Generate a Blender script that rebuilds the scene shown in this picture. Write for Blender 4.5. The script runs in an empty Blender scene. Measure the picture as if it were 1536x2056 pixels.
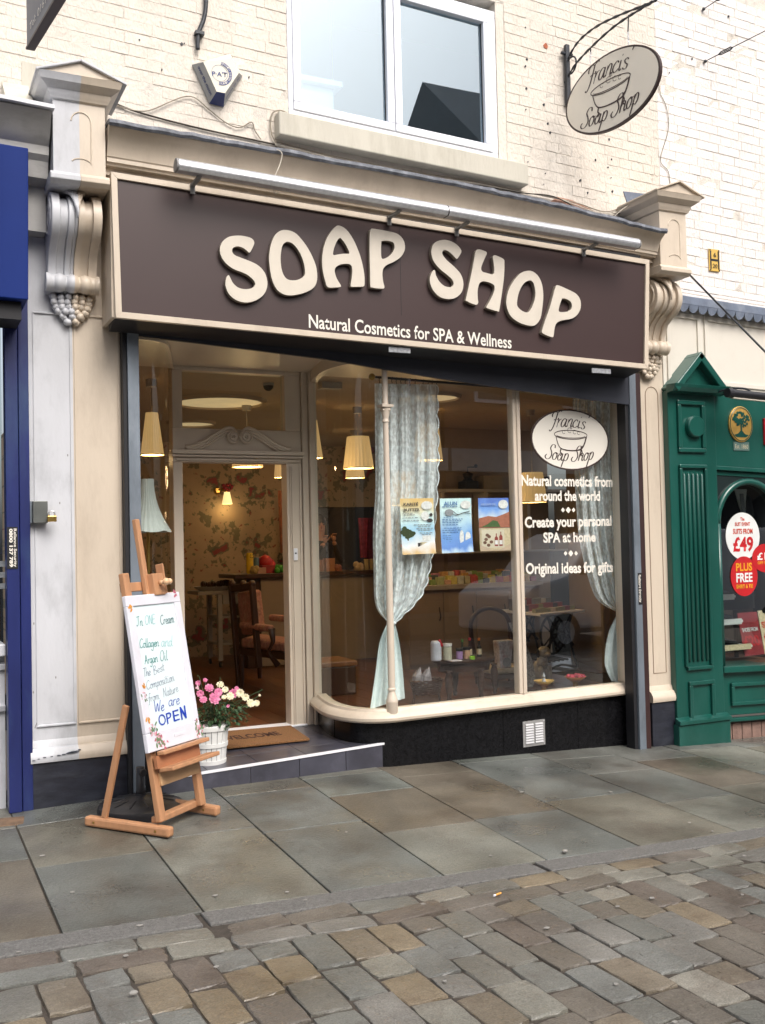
import bpy, bmesh, math, random
import numpy as np
from mathutils import Vector, Matrix
R_ = math.radians
rnd = random.Random(7)
sc = bpy.context.scene
COL = sc.collection
# ---------------------------------------------------------------- camera
FPX = 2050.0
ROLL = math.atan(.0225); PITCH = math.atan(66/FPX*math.cos(ROLL)); YAW = math.pi/2-math.atan(4262/FPX)
CAM = np.array([0, -6.25, 1.50])
f0 = np.array([math.sin(YAW), math.cos(YAW), 0]); r0 = np.array([math.cos(YAW), -math.sin(YAW), 0]); u0 = np.array([0, 0, 1.])
FW = f0*math.cos(PITCH)+u0*math.sin(PITCH); u1 = u0*math.cos(PITCH)-f0*math.sin(PITCH)
RT = math.cos(ROLL)*r0-math.sin(ROLL)*u1; UP = math.sin(ROLL)*r0+math.cos(ROLL)*u1
cd = bpy.data.cameras.new('camera'); cam = bpy.data.objects.new('camera', cd); COL.objects.link(cam)
cd.sensor_fit = 'HORIZONTAL'; cd.sensor_width = 36; cd.lens = 36*FPX/1536; cd.clip_end = 500; cd.clip_start = .1
cam.matrix_world = Matrix([[RT[0], UP[0], -FW[0], CAM[0]], [RT[1], UP[1], -FW[1], CAM[1]], [RT[2], UP[2], -FW[2], CAM[2]], [0, 0, 0, 1]])
sc.camera = cam
# ---------------------------------------------------------------- world, sun, exposure
W = bpy.data.worlds.new('World'); sc.world = W; W.use_nodes = True
wn = W.node_tree.nodes; wl = W.node_tree.links
sky = wn.new('ShaderNodeTexSky'); sky.sky_type = 'NISHITA'; sky.sun_disc = False
SUN_EL, SUN_AZ = R_(48), R_(172)          # azimuth of the sun measured clockwise from +Y
sky.sun_elevation = SUN_EL; sky.sun_rotation = SUN_AZ
sky.air_density = 1.0; sky.dust_density = 6.0; sky.ozone_density = 1.0
bg = wn['Background']; bg.inputs['Strength'].default_value = .15
hs = wn.new('ShaderNodeHueSaturation'); hs.inputs['Saturation'].default_value = .5     # overcast: little colour in the sky
wl.new(sky.outputs[0], hs.inputs['Color']); wl.new(hs.outputs[0], bg.inputs[0])
sl = bpy.data.lights.new('sun', 'SUN'); sl.energy = 1.15; sl.angle = R_(32); sl.color = (1, .965, .93)
so = bpy.data.objects.new('sun', sl); COL.objects.link(so)
sd = Vector((math.sin(SUN_AZ)*math.cos(SUN_EL), math.cos(SUN_AZ)*math.cos(SUN_EL), math.sin(SUN_EL)))
so.rotation_euler = (-sd).to_track_quat('-Z', 'Y').to_euler(); so.location = (0, -5, 12)
sc.view_settings.view_transform = 'Standard'; sc.view_settings.look = 'None'
sc.view_settings.exposure = .58; sc.view_settings.gamma = 1
sc.cycles.transparent_max_bounces = 24; sc.cycles.max_bounces = 8; sc.cycles.diffuse_bounces = 4
# ---------------------------------------------------------------- measuring helpers (a picture point on a real plane)
def ray(px, py): return FW+RT*(px-768)/FPX-UP*(py-1028)/FPX
def PY(px, py, Y=0.):
    d = ray(px, py); return CAM+d*((Y-CAM[1])/d[1])
def PZ(px, py, Z):
    d = ray(px, py); return CAM+d*((Z-CAM[2])/d[2])
def PXX(px, py, X):
    d = ray(px, py); return CAM+d*((X-CAM[0])/d[0])
WA = np.array([3.02, -.01, 0]); WB = np.array([5.14, .11, 0]); WD = (WB-WA)/np.linalg.norm(WB-WA); WN = np.array([-WD[1], WD[0], 0])
def PW(px, py, off=0.):        # on the shop window's glass plane, moved inward by off
    d = ray(px, py); t = ((WA+WN*off-CAM)@WN)/(d@WN); return CAM+d*t
FL = .165                      # shop floor
# ---------------------------------------------------------------- mesh builder
class MB:
    def __init__(s): s.v = []; s.f = []; s.uv = None
    def add(s, vs, fs):
        n = len(s.v); s.v += [tuple(map(float, p)) for p in vs]; s.f += [tuple(i+n for i in f) for f in fs]; return s
    def box(s, x0, y0, z0, x1, y1, z1, sl=0., xr=None):
        xr = x0 if xr is None else xr
        P = [(x, y, z-sl*(x-xr)) for z in (z0, z1) for (x, y) in ((x0, y0), (x1, y0), (x1, y1), (x0, y1))]
        return s.add(P, [(3, 2, 1, 0), (4, 5, 6, 7), (0, 1, 5, 4), (1, 2, 6, 5), (2, 3, 7, 6), (3, 0, 4, 7)])
    def hexa(s, P): return s.add(P, [(3, 2, 1, 0), (4, 5, 6, 7), (0, 1, 5, 4), (1, 2, 6, 5), (2, 3, 7, 6), (3, 0, 4, 7)])
    def beam(s, a, b, w, h, up=(0, 0, 1)):
        a = np.array(a, float); b = np.array(b, float); d = b-a; L = np.linalg.norm(d); d = d/L
        up = np.array(up, float); r = np.cross(d, up); r /= np.linalg.norm(r); u = np.cross(r, d)
        P = []
        for e in (a, b): P += [e-r*w/2-u*h/2, e+r*w/2-u*h/2, e+r*w/2+u*h/2, e-r*w/2+u*h/2]
        return s.add(P, [(3, 2, 1, 0), (4, 5, 6, 7), (0, 1, 5, 4), (1, 2, 6, 5), (2, 3, 7, 6), (3, 0, 4, 7)])
    def prism(s, poly, vec):
        n = len(poly); poly = [np.array(p, float) for p in poly]; vec = np.array(vec, float)
        return s.add(poly+[p+vec for p in poly], [tuple(range(n))[::-1], tuple(range(n, 2*n))]+[(i, (i+1) % n, n+(i+1) % n, n+i) for i in range(n)])
    def extr(s, prof, x0, x1, sl=0., xr=None, closed=True):      # profile (y,z) run along x, dropping by sl per metre
        xr = x0 if xr is None else xr; n = len(prof)
        P = [(x, y, z-sl*(x-xr)) for x in (x0, x1) for y, z in prof]
        fs = [(i, (i+1) % n, n+(i+1) % n, n+i) for i in range(n if closed else n-1)]
        if closed: fs += [tuple(range(n))[::-1], tuple(range(n, 2*n))]
        return s.add(P, fs)
    def sweep(s, prof, path, cap=True):                         # profile (out,z) along plan path; out is to the right of travel
        path = [np.array(p, float) for p in path]; n = len(prof); m = len(path); P = []
        for i, p in enumerate(path):
            a = path[max(i-1, 0)]; b = path[min(i+1, m-1)]; t = (b-a)[:2]; t = t/np.linalg.norm(t); o = np.array([t[1], -t[0]])
            zz = p[2] if len(p) > 2 else 0
            P += [(p[0]+o[0]*q[0], p[1]+o[1]*q[0], zz+q[1]) for q in prof]
        fs = [(i*n+j, i*n+(j+1) % n, (i+1)*n+(j+1) % n, (i+1)*n+j) for i in range(m-1) for j in range(n)]
        if cap: fs += [tuple(range(n))[::-1], tuple((m-1)*n+j for j in range(n))]
        return s.add(P, fs)
    def sheet(s, path, z0, z1, nz=1):
        m = len(path); P = []; fs = []
        for k in range(nz+1):
            z = z0+(z1-z0)*k/nz; P += [(p[0], p[1], z) for p in path]
        for k in range(nz):
            for i in range(m-1): fs.append((k*m+i, k*m+i+1, (k+1)*m+i+1, (k+1)*m+i))
        return s.add(P, fs)
    def tube(s, pts, r, n=8, cap=True):
        pts = [np.array(p, float) for p in pts]; m = len(pts); P = []; rr = r if hasattr(r, '__len__') else [r]*m
        ref = np.array([.13, .31, .94])
        for i, p in enumerate(pts):
            t = pts[min(i+1, m-1)]-pts[max(i-1, 0)]; t = t/(np.linalg.norm(t)+1e-12)
            a = np.cross(t, ref); a /= np.linalg.norm(a)+1e-9; b = np.cross(t, a)
            P += [p+(a*math.cos(q)+b*math.sin(q))*rr[i] for q in [2*math.pi*k/n for k in range(n)]]
        fs = [(i*n+j, i*n+(j+1) % n, (i+1)*n+(j+1) % n, (i+1)*n+j) for i in range(m-1) for j in range(n)]
        if cap: fs += [tuple(range(n))[::-1], tuple((m-1)*n+j for j in range(n))]
        return s.add(P, fs)
    def lathe(s, prof, c=(0, 0, 0), n=20, axis='z', sx=1, sy=1, cap=True):
        P = []
        for r, h in prof:
            for k in range(n):
                a = 2*math.pi*k/n; u, v = r*math.cos(a)*sx, r*math.sin(a)*sy
                q = {'z': (u, v, h), 'y': (u, h, v), 'x': (h, u, v)}[axis]
                P.append((c[0]+q[0], c[1]+q[1], c[2]+q[2]))
        m = len(prof)
        fs = [(i*n+j, i*n+(j+1) % n, (i+1)*n+(j+1) % n, (i+1)*n+j) for i in range(m-1) for j in range(n)]
        if cap: fs += [tuple(range(n))[::-1], tuple((m-1)*n+j for j in range(n))]
        return s.add(P, fs)
    def ball(s, c, r, n=8, m=6, sx=1, sy=1, sz=1):
        return s.lathe([(max(r*math.sin(math.pi*k/m), r*.02), -r*sz*math.cos(math.pi*k/m)) for k in range(m+1)], c, n, 'z', sx, sy)
    def mesh(s, name, smooth=False):
        me = bpy.data.meshes.new(name); me.from_pydata(s.v, [], s.f); me.update()
        bm = bmesh.new(); bm.from_mesh(me); bmesh.ops.recalc_face_normals(bm, faces=bm.faces); bm.to_mesh(me); bm.free()
        if smooth: me.shade_smooth()
        return me
def empty(name, loc, label, cat, group=None):
    o = bpy.data.objects.new(name, None); COL.objects.link(o); o.location = tuple(map(float, loc)); o.empty_display_size = .1
    tag(o, label, cat, group); return o
def tag(o, label=None, cat=None, group=None, kind=None):
    if label: o['label'] = label
    if cat: o['category'] = cat
    if group: o['group'] = group
    if kind: o['kind'] = kind
    return o
def mk(name, mb, mat, parent=None, smooth=False, bevel=0, label=None):
    me = mb if isinstance(mb, bpy.types.Mesh) else mb.mesh(name, smooth)
    if mat is not None:
        me.materials.clear(); me.materials.append(mat)
    o = bpy.data.objects.new(name, me); COL.objects.link(o)
    if parent is not None:
        o.parent = parent
        if parent.type == 'EMPTY': o.location = -parent.location
    if bevel:
        m = o.modifiers.new('bevel', 'BEVEL'); m.width = bevel; m.segments = 2; m.limit_method = 'ANGLE'; m.angle_limit = R_(40)
    if smooth and not bevel:
        me.shade_smooth(); 
    if label: o['label'] = label
    return o
def autosmooth(o, ang=35):
    me = o.data; bm = bmesh.new(); bm.from_mesh(me)
    for f in bm.faces: f.smooth = True
    for e in bm.edges:
        e.smooth = (len(e.link_faces) == 2 and e.calc_face_angle(0) < R_(ang))
    bm.to_mesh(me); bm.free(); return o
def copy_tree(o, parent=None):
    c = o.copy(); COL.objects.link(c); c.parent = parent
    for ch in o.children: copy_tree(ch, c)
    return c
# ---------------------------------------------------------------- materials
def mat(name, col, rough=.6, var=.08, scale=8., bump=0., bscale=60., metal=0., spec=.5, dirt=None, dirt_amt=0., dscale=3., emis=None, estr=0., stretch=None, coat=0.):
    m = bpy.data.materials.new(name); m.use_nodes = True; nt = m.node_tree; N = nt.nodes; L = nt.links
    b = N['Principled BSDF']; b.inputs['Roughness'].default_value = rough; b.inputs['Metallic'].default_value = metal
    b.inputs['Specular IOR Level'].default_value = spec; b.inputs['Coat Weight'].default_value = coat
    geo = N.new('ShaderNodeNewGeometry'); mp = N.new('ShaderNodeMapping'); L.new(geo.outputs['Position'], mp.inputs[0])
    if stretch: mp.inputs['Scale'].default_value = stretch
    oi = N.new('ShaderNodeObjectInfo')
    no = N.new('ShaderNodeTexNoise'); no.inputs['Scale'].default_value = scale; no.inputs['Detail'].default_value = 5
    L.new(mp.outputs[0], no.inputs['Vector'])
    mr = N.new('ShaderNodeMapRange'); mr.inputs[1].default_value = .3; mr.inputs[2].default_value = .7
    mr.inputs[3].default_value = 1-var; mr.inputs[4].default_value = 1+var; L.new(no.outputs[0], mr.inputs[0])
    mul = N.new('ShaderNodeVectorMath'); mul.operation = 'SCALE'; mul.inputs[0].default_value = col[:3]; L.new(mr.outputs[0], mul.inputs['Scale'])
    out = mul.outputs[0]
    if dirt is not None:
        n2 = N.new('ShaderNodeTexNoise'); n2.inputs['Scale'].default_value = dscale; n2.inputs['Detail'].default_value = 8; n2.inputs['Roughness'].default_value = .7
        L.new(mp.outputs[0], n2.inputs['Vector'])
        r2 = N.new('ShaderNodeMapRange'); r2.inputs[1].default_value = .5; r2.inputs[2].default_value = .75; r2.inputs[4].default_value = dirt_amt
        L.new(n2.outputs[0], r2.inputs[0])
        mx = N.new('ShaderNodeMix'); mx.data_type = 'RGBA'; L.new(r2.outputs[0], mx.inputs[0]); L.new(out, mx.inputs[6]); mx.inputs[7].default_value = (*dirt, 1)
        out = mx.outputs[2]
    L.new(out, b.inputs['Base Color'])
    if bump:
        n3 = N.new('ShaderNodeTexNoise'); n3.inputs['Scale'].default_value = bscale; n3.inputs['Detail'].default_value = 4; L.new(mp.outputs[0], n3.inputs['Vector'])
        bp = N.new('ShaderNodeBump'); bp.inputs['Strength'].default_value = bump; bp.inputs['Distance'].default_value = .01
        L.new(n3.outputs[0], bp.inputs['Height']); L.new(bp.outputs[0], b.inputs['Normal'])
    if emis: b.inputs['Emission Color'].default_value = (*emis, 1); b.inputs['Emission Strength'].default_value = estr
    m['b'] = 1
    return m
def sub(m): return m.node_tree.nodes, m.node_tree.links, m.node_tree.nodes['Principled BSDF']
def glass_mat(name, base=.05, gain=1.0, tint=(1, 1, 1), rough=0., gtint=(1, 1, 1)):
    m = bpy.data.materials.new(name); m.use_nodes = True; N = m.node_tree.nodes; L = m.node_tree.links; N.clear()
    o = N.new('ShaderNodeOutputMaterial'); mx = N.new('ShaderNodeMixShader'); t = N.new('ShaderNodeBsdfTransparent'); g = N.new('ShaderNodeBsdfGlossy')
    t.inputs[0].default_value = (*tint, 1); g.inputs['Roughness'].default_value = rough; g.inputs[0].default_value = (*gtint, 1)
    fr = N.new('ShaderNodeFresnel'); fr.inputs[0].default_value = 1.5
    ma = N.new('ShaderNodeMath'); ma.operation = 'MULTIPLY_ADD'; ma.inputs[1].default_value = gain; ma.inputs[2].default_value = base; ma.use_clamp = True
    gg = N.new('ShaderNodeNewGeometry'); sw_ = N.new('ShaderNodeMix'); sw_.data_type = 'FLOAT'; L.new(gg.outputs['Backfacing'], sw_.inputs[0]); L.new(ma.outputs[0], sw_.inputs[2]); sw_.inputs[3].default_value = .03
    L.new(fr.outputs[0], ma.inputs[0]); L.new(sw_.outputs[0], mx.inputs[0]); L.new(t.outputs[0], mx.inputs[1]); L.new(g.outputs[0], mx.inputs[2]); L.new(mx.outputs[0], o.inputs[0])
    return m
def lace_mat(name):
    m = bpy.data.materials.new(name); m.use_nodes = True; N = m.node_tree.nodes; L = m.node_tree.links; N.clear()
    o = N.new('ShaderNodeOutputMaterial'); mx = N.new('ShaderNodeMixShader'); t = N.new('ShaderNodeBsdfTransparent')
    d = N.new('ShaderNodeBsdfDiffuse'); tl = N.new('ShaderNodeBsdfTranslucent'); ms = N.new('ShaderNodeMixShader'); ms.inputs[0].default_value = .2
    d.inputs[0].default_value = (.86, .92, .94, 1); tl.inputs[0].default_value = (.86, .92, .94, 1)
    tc = N.new('ShaderNodeNewGeometry'); no = N.new('ShaderNodeTexVoronoi'); no.inputs['Scale'].default_value = 16
    n2 = N.new('ShaderNodeTexNoise'); n2.inputs['Scale'].default_value = 30; n2.inputs['Detail'].default_value = 4
    L.new(tc.outputs['Position'], no.inputs['Vector']); L.new(tc.outputs['Position'], n2.inputs['Vector'])
    a = N.new('ShaderNodeMapRange'); a.inputs[1].default_value = .15; a.inputs[2].default_value = .5; a.inputs[3].default_value = .22; a.inputs[4].default_value = 0; L.new(no.outputs[0], a.inputs[0])
    b = N.new('ShaderNodeMapRange'); b.inputs[1].default_value = .4; b.inputs[2].default_value = .62; b.inputs[3].default_value = .0; b.inputs[4].default_value = .34; L.new(n2.outputs[0], b.inputs[0])
    s = N.new('ShaderNodeMath'); s.operation = 'ADD'; L.new(a.outputs[0], s.inputs[0]); L.new(b.outputs[0], s.inputs[1])
    s2 = N.new('ShaderNodeMath'); s2.operation = 'ADD'; s2.inputs[1].default_value = .62; s2.use_clamp = True; L.new(s.outputs[0], s2.inputs[0])
    L.new(s2.outputs[0], mx.inputs[0]); L.new(d.outputs[0], ms.inputs[1]); L.new(tl.outputs[0], ms.inputs[2])
    L.new(t.outputs[0], mx.inputs[1]); L.new(ms.outputs[0], mx.inputs[2]); L.new(mx.outputs[0], o.inputs[0])
    return m
def per_object(m, spread=.25, cols=None):      # each copy of a piece gets its own stone colour
    N, L, b = sub(m); oi = N.new('ShaderNodeObjectInfo'); r = N.new('ShaderNodeValToRGB'); L.new(oi.outputs['Random'], r.inputs[0])
    cr = r.color_ramp; cr.interpolation = 'CONSTANT' if cols else 'LINEAR'
    if cols:
        while len(cr.elements) < len(cols): cr.elements.new(.5)
        for i, c in enumerate(cols): cr.elements[i].position = i/len(cols); cr.elements[i].color = (*c, 1)
    src = b.inputs['Base Color'].links[0].from_socket
    mx = N.new('ShaderNodeMix'); mx.data_type = 'RGBA'; mx.blend_type = 'MULTIPLY'; mx.inputs[0].default_value = 1
    L.new(src, mx.inputs[6]); L.new(r.outputs[0], mx.inputs[7]); L.new(mx.outputs[2], b.inputs['Base Color']); return m
CREAM = (.61, .522, .418)
M = {}
M['cream'] = mat('cream_paint', CREAM, .42, .05, 2.5, .12, 35, dirt=(.34, .27, .20), dirt_amt=.5, dscale=3.2, stretch=(1, 1, .35))
M['creamdoor'] = mat('cream_joinery_paint', (.61, .525, .43), .38, .04, 3, .05, 40)
M['whitepaint'] = mat('grey_white_paint', (.57, .58, .61), .5, .06, 4, .12, 30, dirt=(.26, .27, .28), dirt_amt=.6, dscale=3.5, stretch=(1, 1, .4))
M['wallcream'] = mat('cream_masonry_paint', (.70, .64, .56), .75, .05, 4, .8, 55, dirt=(.50, .43, .36), dirt_amt=.55, dscale=2.4, stretch=(1, 1, .6))
M['wallwhite'] = mat('white_masonry_paint', (.77, .73, .70), .75, .04, 4, .8, 55, dirt=(.62, .56, .53), dirt_amt=.4, dscale=2.2, stretch=(1, 1, .6))
M['mortar'] = mat('painted_mortar', (.68, .63, .56), .85, .1, 25, .6, 120, dirt=(.22, .19, .16), dirt_amt=.6, dscale=7)
M['sillstone'] = mat('painted_stone_sill', (.56, .53, .45), .8, .05, 6, .2, 60, dirt=(.3, .27, .2), dirt_amt=.5, dscale=5, stretch=(1, 1, .25))
M['upvc'] = mat('white_plastic', (.78, .80, .86), .25, .01)
M['lead'] = mat('lead_flashing', (.12, .13, .155), .6, .4, 14, .8, 30, dirt=(.30, .31, .33), dirt_amt=.7, dscale=14)
M['leadblue'] = mat('scalloped_lead', (.15, .18, .24), .5, .2, 8, .2, 30, dirt=(.4, .42, .45), dirt_amt=.4, dscale=6)
M['signbrown'] = mat('brown_sign_panel', (.046, .025, .024), .42, .06, 1.5, .015, 200)
M['letter'] = mat('cream_sign_letter', (.62, .565, .48), .5, .04, 10, .05, 80)
M['letteredge'] = mat('shaded_letter_edge', (.30, .26, .21), .7, .1, 20)  # letter sides: their shading is put into this darker cream
M['print'] = mat('cream_vinyl', (.80, .76, .68), .5, .0)
M['alu'] = mat('brushed_aluminium', (.74, .75, .78), .30, .10, 40, .1, 90, metal=.75)
M['alud'] = mat('grey_end_cap', (.27, .265, .26), .5, .05)
M['steel'] = mat('galvanised_steel', (.17, .20, .235), .5, .18, 9, .08, 40, metal=.25, dirt=(.33, .37, .42), dirt_amt=.6, dscale=5, stretch=(1, 1, .3))
M['black'] = mat('black_rubber', (.010, .010, .013), .6, .1)
M['curtainsteel'] = mat('dark_blue_grey_shutter', (.030, .034, .048), .55, .12, 5)
M['maroon'] = mat('dark_maroon_trim', (.035, .014, .013), .5, .15, 8)
M['granite'] = mat('black_granite', (.006, .006, .007), .25, .4, 30, .0, 90, spec=.22, dirt=(.16, .16, .17), dirt_amt=.10, dscale=130)
M['plinth'] = mat('black_painted_plinth', (.020, .022, .032), .38, .3, 8, .15, 25, dirt=(.10, .11, .13), dirt_amt=.25, dscale=6, stretch=(1, 1, 3))
M['tile'] = mat('purple_slate_tile', (.055, .055, .072), .28, .3, 5, .05, 30, dirt=(.13, .13, .17), dirt_amt=.4, dscale=7)
M['grout'] = mat('tile_grout', (.22, .22, .24), .8)
M['nosing'] = mat('white_step_nosing', (.8, .8, .84), .35, .03)
M['coir'] = mat('coir_mat', (.25, .12, .045), .95, .4, 120, .9, 300)
M['coirtext'] = mat('mat_lettering', (.06, .022, .012), .95, .3, 100, .5, 300)
M['flag'] = per_object(mat('york_stone_flag', (.140, .143, .128), .34, .30, 1.8, .35, 60, dirt=(.060, .045, .034), dirt_amt=.85, dscale=1.3),
    cols=[(1, 1, 1), (.86, .90, .93), (.95, .88, .78), (.92, .97, .96), (1.10, 1.08, 1.02), (.82, .70, .60), (.78, .80, .80)])
def damp(m, amt=.22, sc_=1.6, grain=.35):      # damp patches change the sheen; mineral grain changes the colour
    N, L, b = sub(m); geo = N.new('ShaderNodeNewGeometry'); n = N.new('ShaderNodeTexNoise'); n.inputs['Scale'].default_value = sc_; n.inputs['Detail'].default_value = 6; L.new(geo.outputs['Position'], n.inputs['Vector'])
    r = N.new('ShaderNodeMapRange'); r.inputs[1].default_value = .38; r.inputs[2].default_value = .62; r.inputs[3].default_value = .62; r.inputs[4].default_value = .62-amt*1.6; L.new(n.outputs[0], r.inputs[0]); L.new(r.outputs[0], b.inputs['Roughness'])
    g = N.new('ShaderNodeTexNoise'); g.inputs['Scale'].default_value = 170; g.inputs['Detail'].default_value = 3; L.new(geo.outputs['Position'], g.inputs['Vector'])
    h = N.new('ShaderNodeMapRange'); h.inputs[1].default_value = .3; h.inputs[2].default_value = .7; h.inputs[3].default_value = 1-grain; h.inputs[4].default_value = 1+grain; L.new(g.outputs[0], h.inputs[0])
    h2 = N.new('ShaderNodeMapRange'); h2.inputs[1].default_value = .38; h2.inputs[2].default_value = .62; h2.inputs[3].default_value = 1.12; h2.inputs[4].default_value = .78; L.new(n.outputs[0], h2.inputs[0])
    k = N.new('ShaderNodeMath'); k.operation = 'MULTIPLY'; L.new(h.outputs[0], k.inputs[0]); L.new(h2.outputs[0], k.inputs[1])
    src = b.inputs['Base Color'].links[0].from_socket; v = N.new('ShaderNodeVectorMath'); v.operation = 'SCALE'; L.new(src, v.inputs[0]); L.new(k.outputs[0], v.inputs['Scale']); L.new(v.outputs[0], b.inputs['Base Color']); return m
M['sett'] = per_object(mat('stone_sett', (.172, .165, .148), .40, .22, 6, .5, 55, dirt=(.075, .058, .046), dirt_amt=.7, dscale=4),
    cols=[(1, 1, 1), (.80, .74, .70), (.96, 1.02, 1.03), (1.12, .95, .72), (.70, .61, .56), (1.18, 1.19, 1.12), (.86, .86, .82), (1.30, 1.28, 1.2), (.76, .70, .64), (.9, .95, .97), (.95, .84, .70), (.84, .88, .87)])
damp(M['flag']); damp(M['sett'], .2, 3, .3)
M['kerb'] = mat('granite_kerb', (.125, .122, .115), .6, .3, 60, .5, 220, dirt=(.32, .31, .30), dirt_amt=.8, dscale=150)
M['joint'] = mat('dirt_joint', (.052, .042, .033), .9, .3, 30, .5, 90)
M['gum'] = mat('chewing_gum', (.27, .26, .24), .7, .1)
M['beech'] = mat('beech_wood', (.46, .235, .12), .45, .12, 5, .04, 60, stretch=(6, 6, 1.2))
M['beechlight'] = mat('pale_beech_knob', (.66, .42, .24), .4, .05)
M['board'] = mat('whiteboard', (.70, .80, .82), .12, .0)
M['boardframe'] = mat('white_board_frame', (.70, .70, .76), .4, .04, 10, dirt=(.55, .45, .45), dirt_amt=.25, dscale=9)
M['blackplastic'] = mat('black_plastic', (.017, .017, .020), .42, .15, 10, .15, 60)
M['blueboard'] = mat('royal_blue_sign', (.004, .022, .155), .6, .05, 4, spec=.2)
M['bluepaint'] = mat('dark_blue_paint', (.012, .020, .11), .4, .25, 6, .05, 50, dirt=(.05, .10, .18), dirt_amt=.5, dscale=4, stretch=(1, 1, .3))
M['green'] = mat('bottle_green_paint', (.007, .075, .058), .28, .15, 3, .06, 25, coat=.25, dirt=(.03, .11, .095), dirt_amt=.5, dscale=4, stretch=(1, 1, .3))
M['bluegrey'] = mat('slate_blue_sign', (.13, .15, .19), .5, .04)
M['gold'] = mat('gold_leaf', (.62, .38, .10), .35, .1, 30, .1, 60, metal=.4)
M['iron'] = mat('black_wrought_iron', (.018, .022, .03), .45, .3, 40, .3, 80)
M['signcream'] = mat('cream_oval_board', (.80, .74, .63), .45, .02)
M['dkbrown'] = mat('dark_brown_print', (.045, .025, .022), .5, .0)
M['shade'] = mat('pleated_cream_shade', (.70, .55, .32), .8, .06, 6, emis=(1.0, .62, .24), estr=.26)
M['shadein'] = mat('lit_shade_inside', (.9, .8, .5), .8, emis=(1.0, .78, .38), estr=1.0)
M['wood'] = mat('dark_walnut', (.050, .022, .012), .35, .3, 10, .05, 60, stretch=(1, 1, .3))
M['floor'] = mat('laminate_floor', (.13, .050, .024), .3, .3, 5, .03, 30, stretch=(6, 1, 1))
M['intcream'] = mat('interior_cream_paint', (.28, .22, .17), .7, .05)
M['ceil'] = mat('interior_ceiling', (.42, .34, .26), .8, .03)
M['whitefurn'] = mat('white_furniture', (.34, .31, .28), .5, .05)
M['tapestry'] = mat('rose_tapestry', (.34, .16, .12), .9, .3, 30, .3, 60, dirt=(.42, .32, .2), dirt_amt=.9, dscale=14)
M['brass'] = mat('brass', (.5, .33, .1), .3, .1, metal=.9)
M['glass'] = glass_mat('shop_glass', .095, 1.2, (.93, .96, .95))
M['curvedglass'] = glass_mat('curved_shop_glass', .04, .35, (.90, .94, .92))
M['upglass'] = glass_mat('upstairs_glass', .24, .9, (.80, .90, .95), gtint=(.80, .92, 1.0))
M['lace'] = lace_mat('white_lace')
M['lacehem'] = mat('lace_hem', (.78, .84, .86), .9, .05)
def wallpaper():
    m = mat('floral_wallpaper', (.40, .29, .19), .85, .1, 3); N, L, b = sub(m)
    src = b.inputs['Base Color'].links[0].from_socket; geo = N.new('ShaderNodeNewGeometry')
    def layer(src, sc_, lo, hi, col, seed, warp=.35, nsc=9, rnd_=.8):
        mp = N.new('ShaderNodeMapping'); mp.inputs['Location'].default_value = (seed, 0, seed*.7); mp.inputs['Scale'].default_value = (1, .001, 1)
        L.new(geo.outputs['Position'], mp.inputs[0])
        no = N.new('ShaderNodeTexNoise'); no.inputs['Scale'].default_value = nsc; no.inputs['Detail'].default_value = 4; L.new(mp.outputs[0], no.inputs['Vector'])
        ad = N.new('ShaderNodeVectorMath'); ad.operation = 'MULTIPLY_ADD'; ad.inputs[1].default_value = (warp/sc_*2,)*3; L.new(no.outputs[1], ad.inputs[0]); L.new(mp.outputs[0], ad.inputs[2])
        v = N.new('ShaderNodeTexVoronoi'); v.inputs['Scale'].default_value = sc_; v.inputs['Randomness'].default_value = rnd_; L.new(ad.outputs[0], v.inputs['Vector'])
        r = N.new('ShaderNodeMapRange'); r.inputs[1].default_value = lo; r.inputs[2].default_value = hi; r.inputs[3].default_value = .85; r.inputs[4].default_value = 0; L.new(v.outputs[0], r.inputs[0])
        mx = N.new('ShaderNodeMix'); mx.data_type = 'RGBA'; L.new(r.outputs[0], mx.inputs[0]); L.new(src, mx.inputs[6]); mx.inputs[7].default_value = (*col, 1)
        return mx.outputs[2]
    s = layer(src, 4.2, .30, .36, (.13, .12, .075), 1.3, .8, 12)
    s = layer(s, 9, .16, .22, (.12, .14, .09), 5.1, .8, 20)
    s = layer(s, 2.3, .24, .30, (.10, .11, .07), 2.0, .5, 9)
    s = layer(s, 2.3, .15, .21, (.27, .045, .055), 2.0, .5, 9)
    s = layer(s, 7, .12, .16, (.24, .07, .06), 8.4, .6, 15)
    L.new(s, b.inputs['Base Color']); return m
M['wallpaper'] = wallpaper()
# ---------------------------------------------------------------- text, letters and strokes
def crom(pts, k=6, closed=False):
    pts = [np.array(p, float) for p in pts]; n = len(pts); out = []
    rng = range(n if closed else n-1)
    for i in rng:
        if closed: p0, p1, p2, p3 = pts[i-1], pts[i], pts[(i+1) % n], pts[(i+2) % n]
        else: p0, p1, p2, p3 = pts[max(i-1, 0)], pts[i], pts[i+1], pts[min(i+2, n-1)]
        for j in range(k):
            t = j/k; out.append(.5*((2*p1)+(-p0+p2)*t+(2*p0-5*p1+4*p2-p3)*t*t+(-p0+3*p1-3*p2+p3)*t**3))
    if not closed: out.append(pts[-1])
    return out
def curve_mesh(loops, depth, bevel=0.):      # filled 2D outline with holes, given real thickness
    cu = bpy.data.curves.new('outline', 'CURVE'); cu.dimensions = '2D'; cu.fill_mode = 'BOTH'; cu.extrude = depth/2; cu.bevel_depth = bevel; cu.bevel_resolution = 1
    for lp in loops:
        s = cu.splines.new('POLY'); s.points.add(len(lp)-1); s.use_cyclic_u = True
        for i, p in enumerate(lp): s.points[i].co = (p[0], p[1], 0, 1)
    return _ev(cu)
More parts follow.
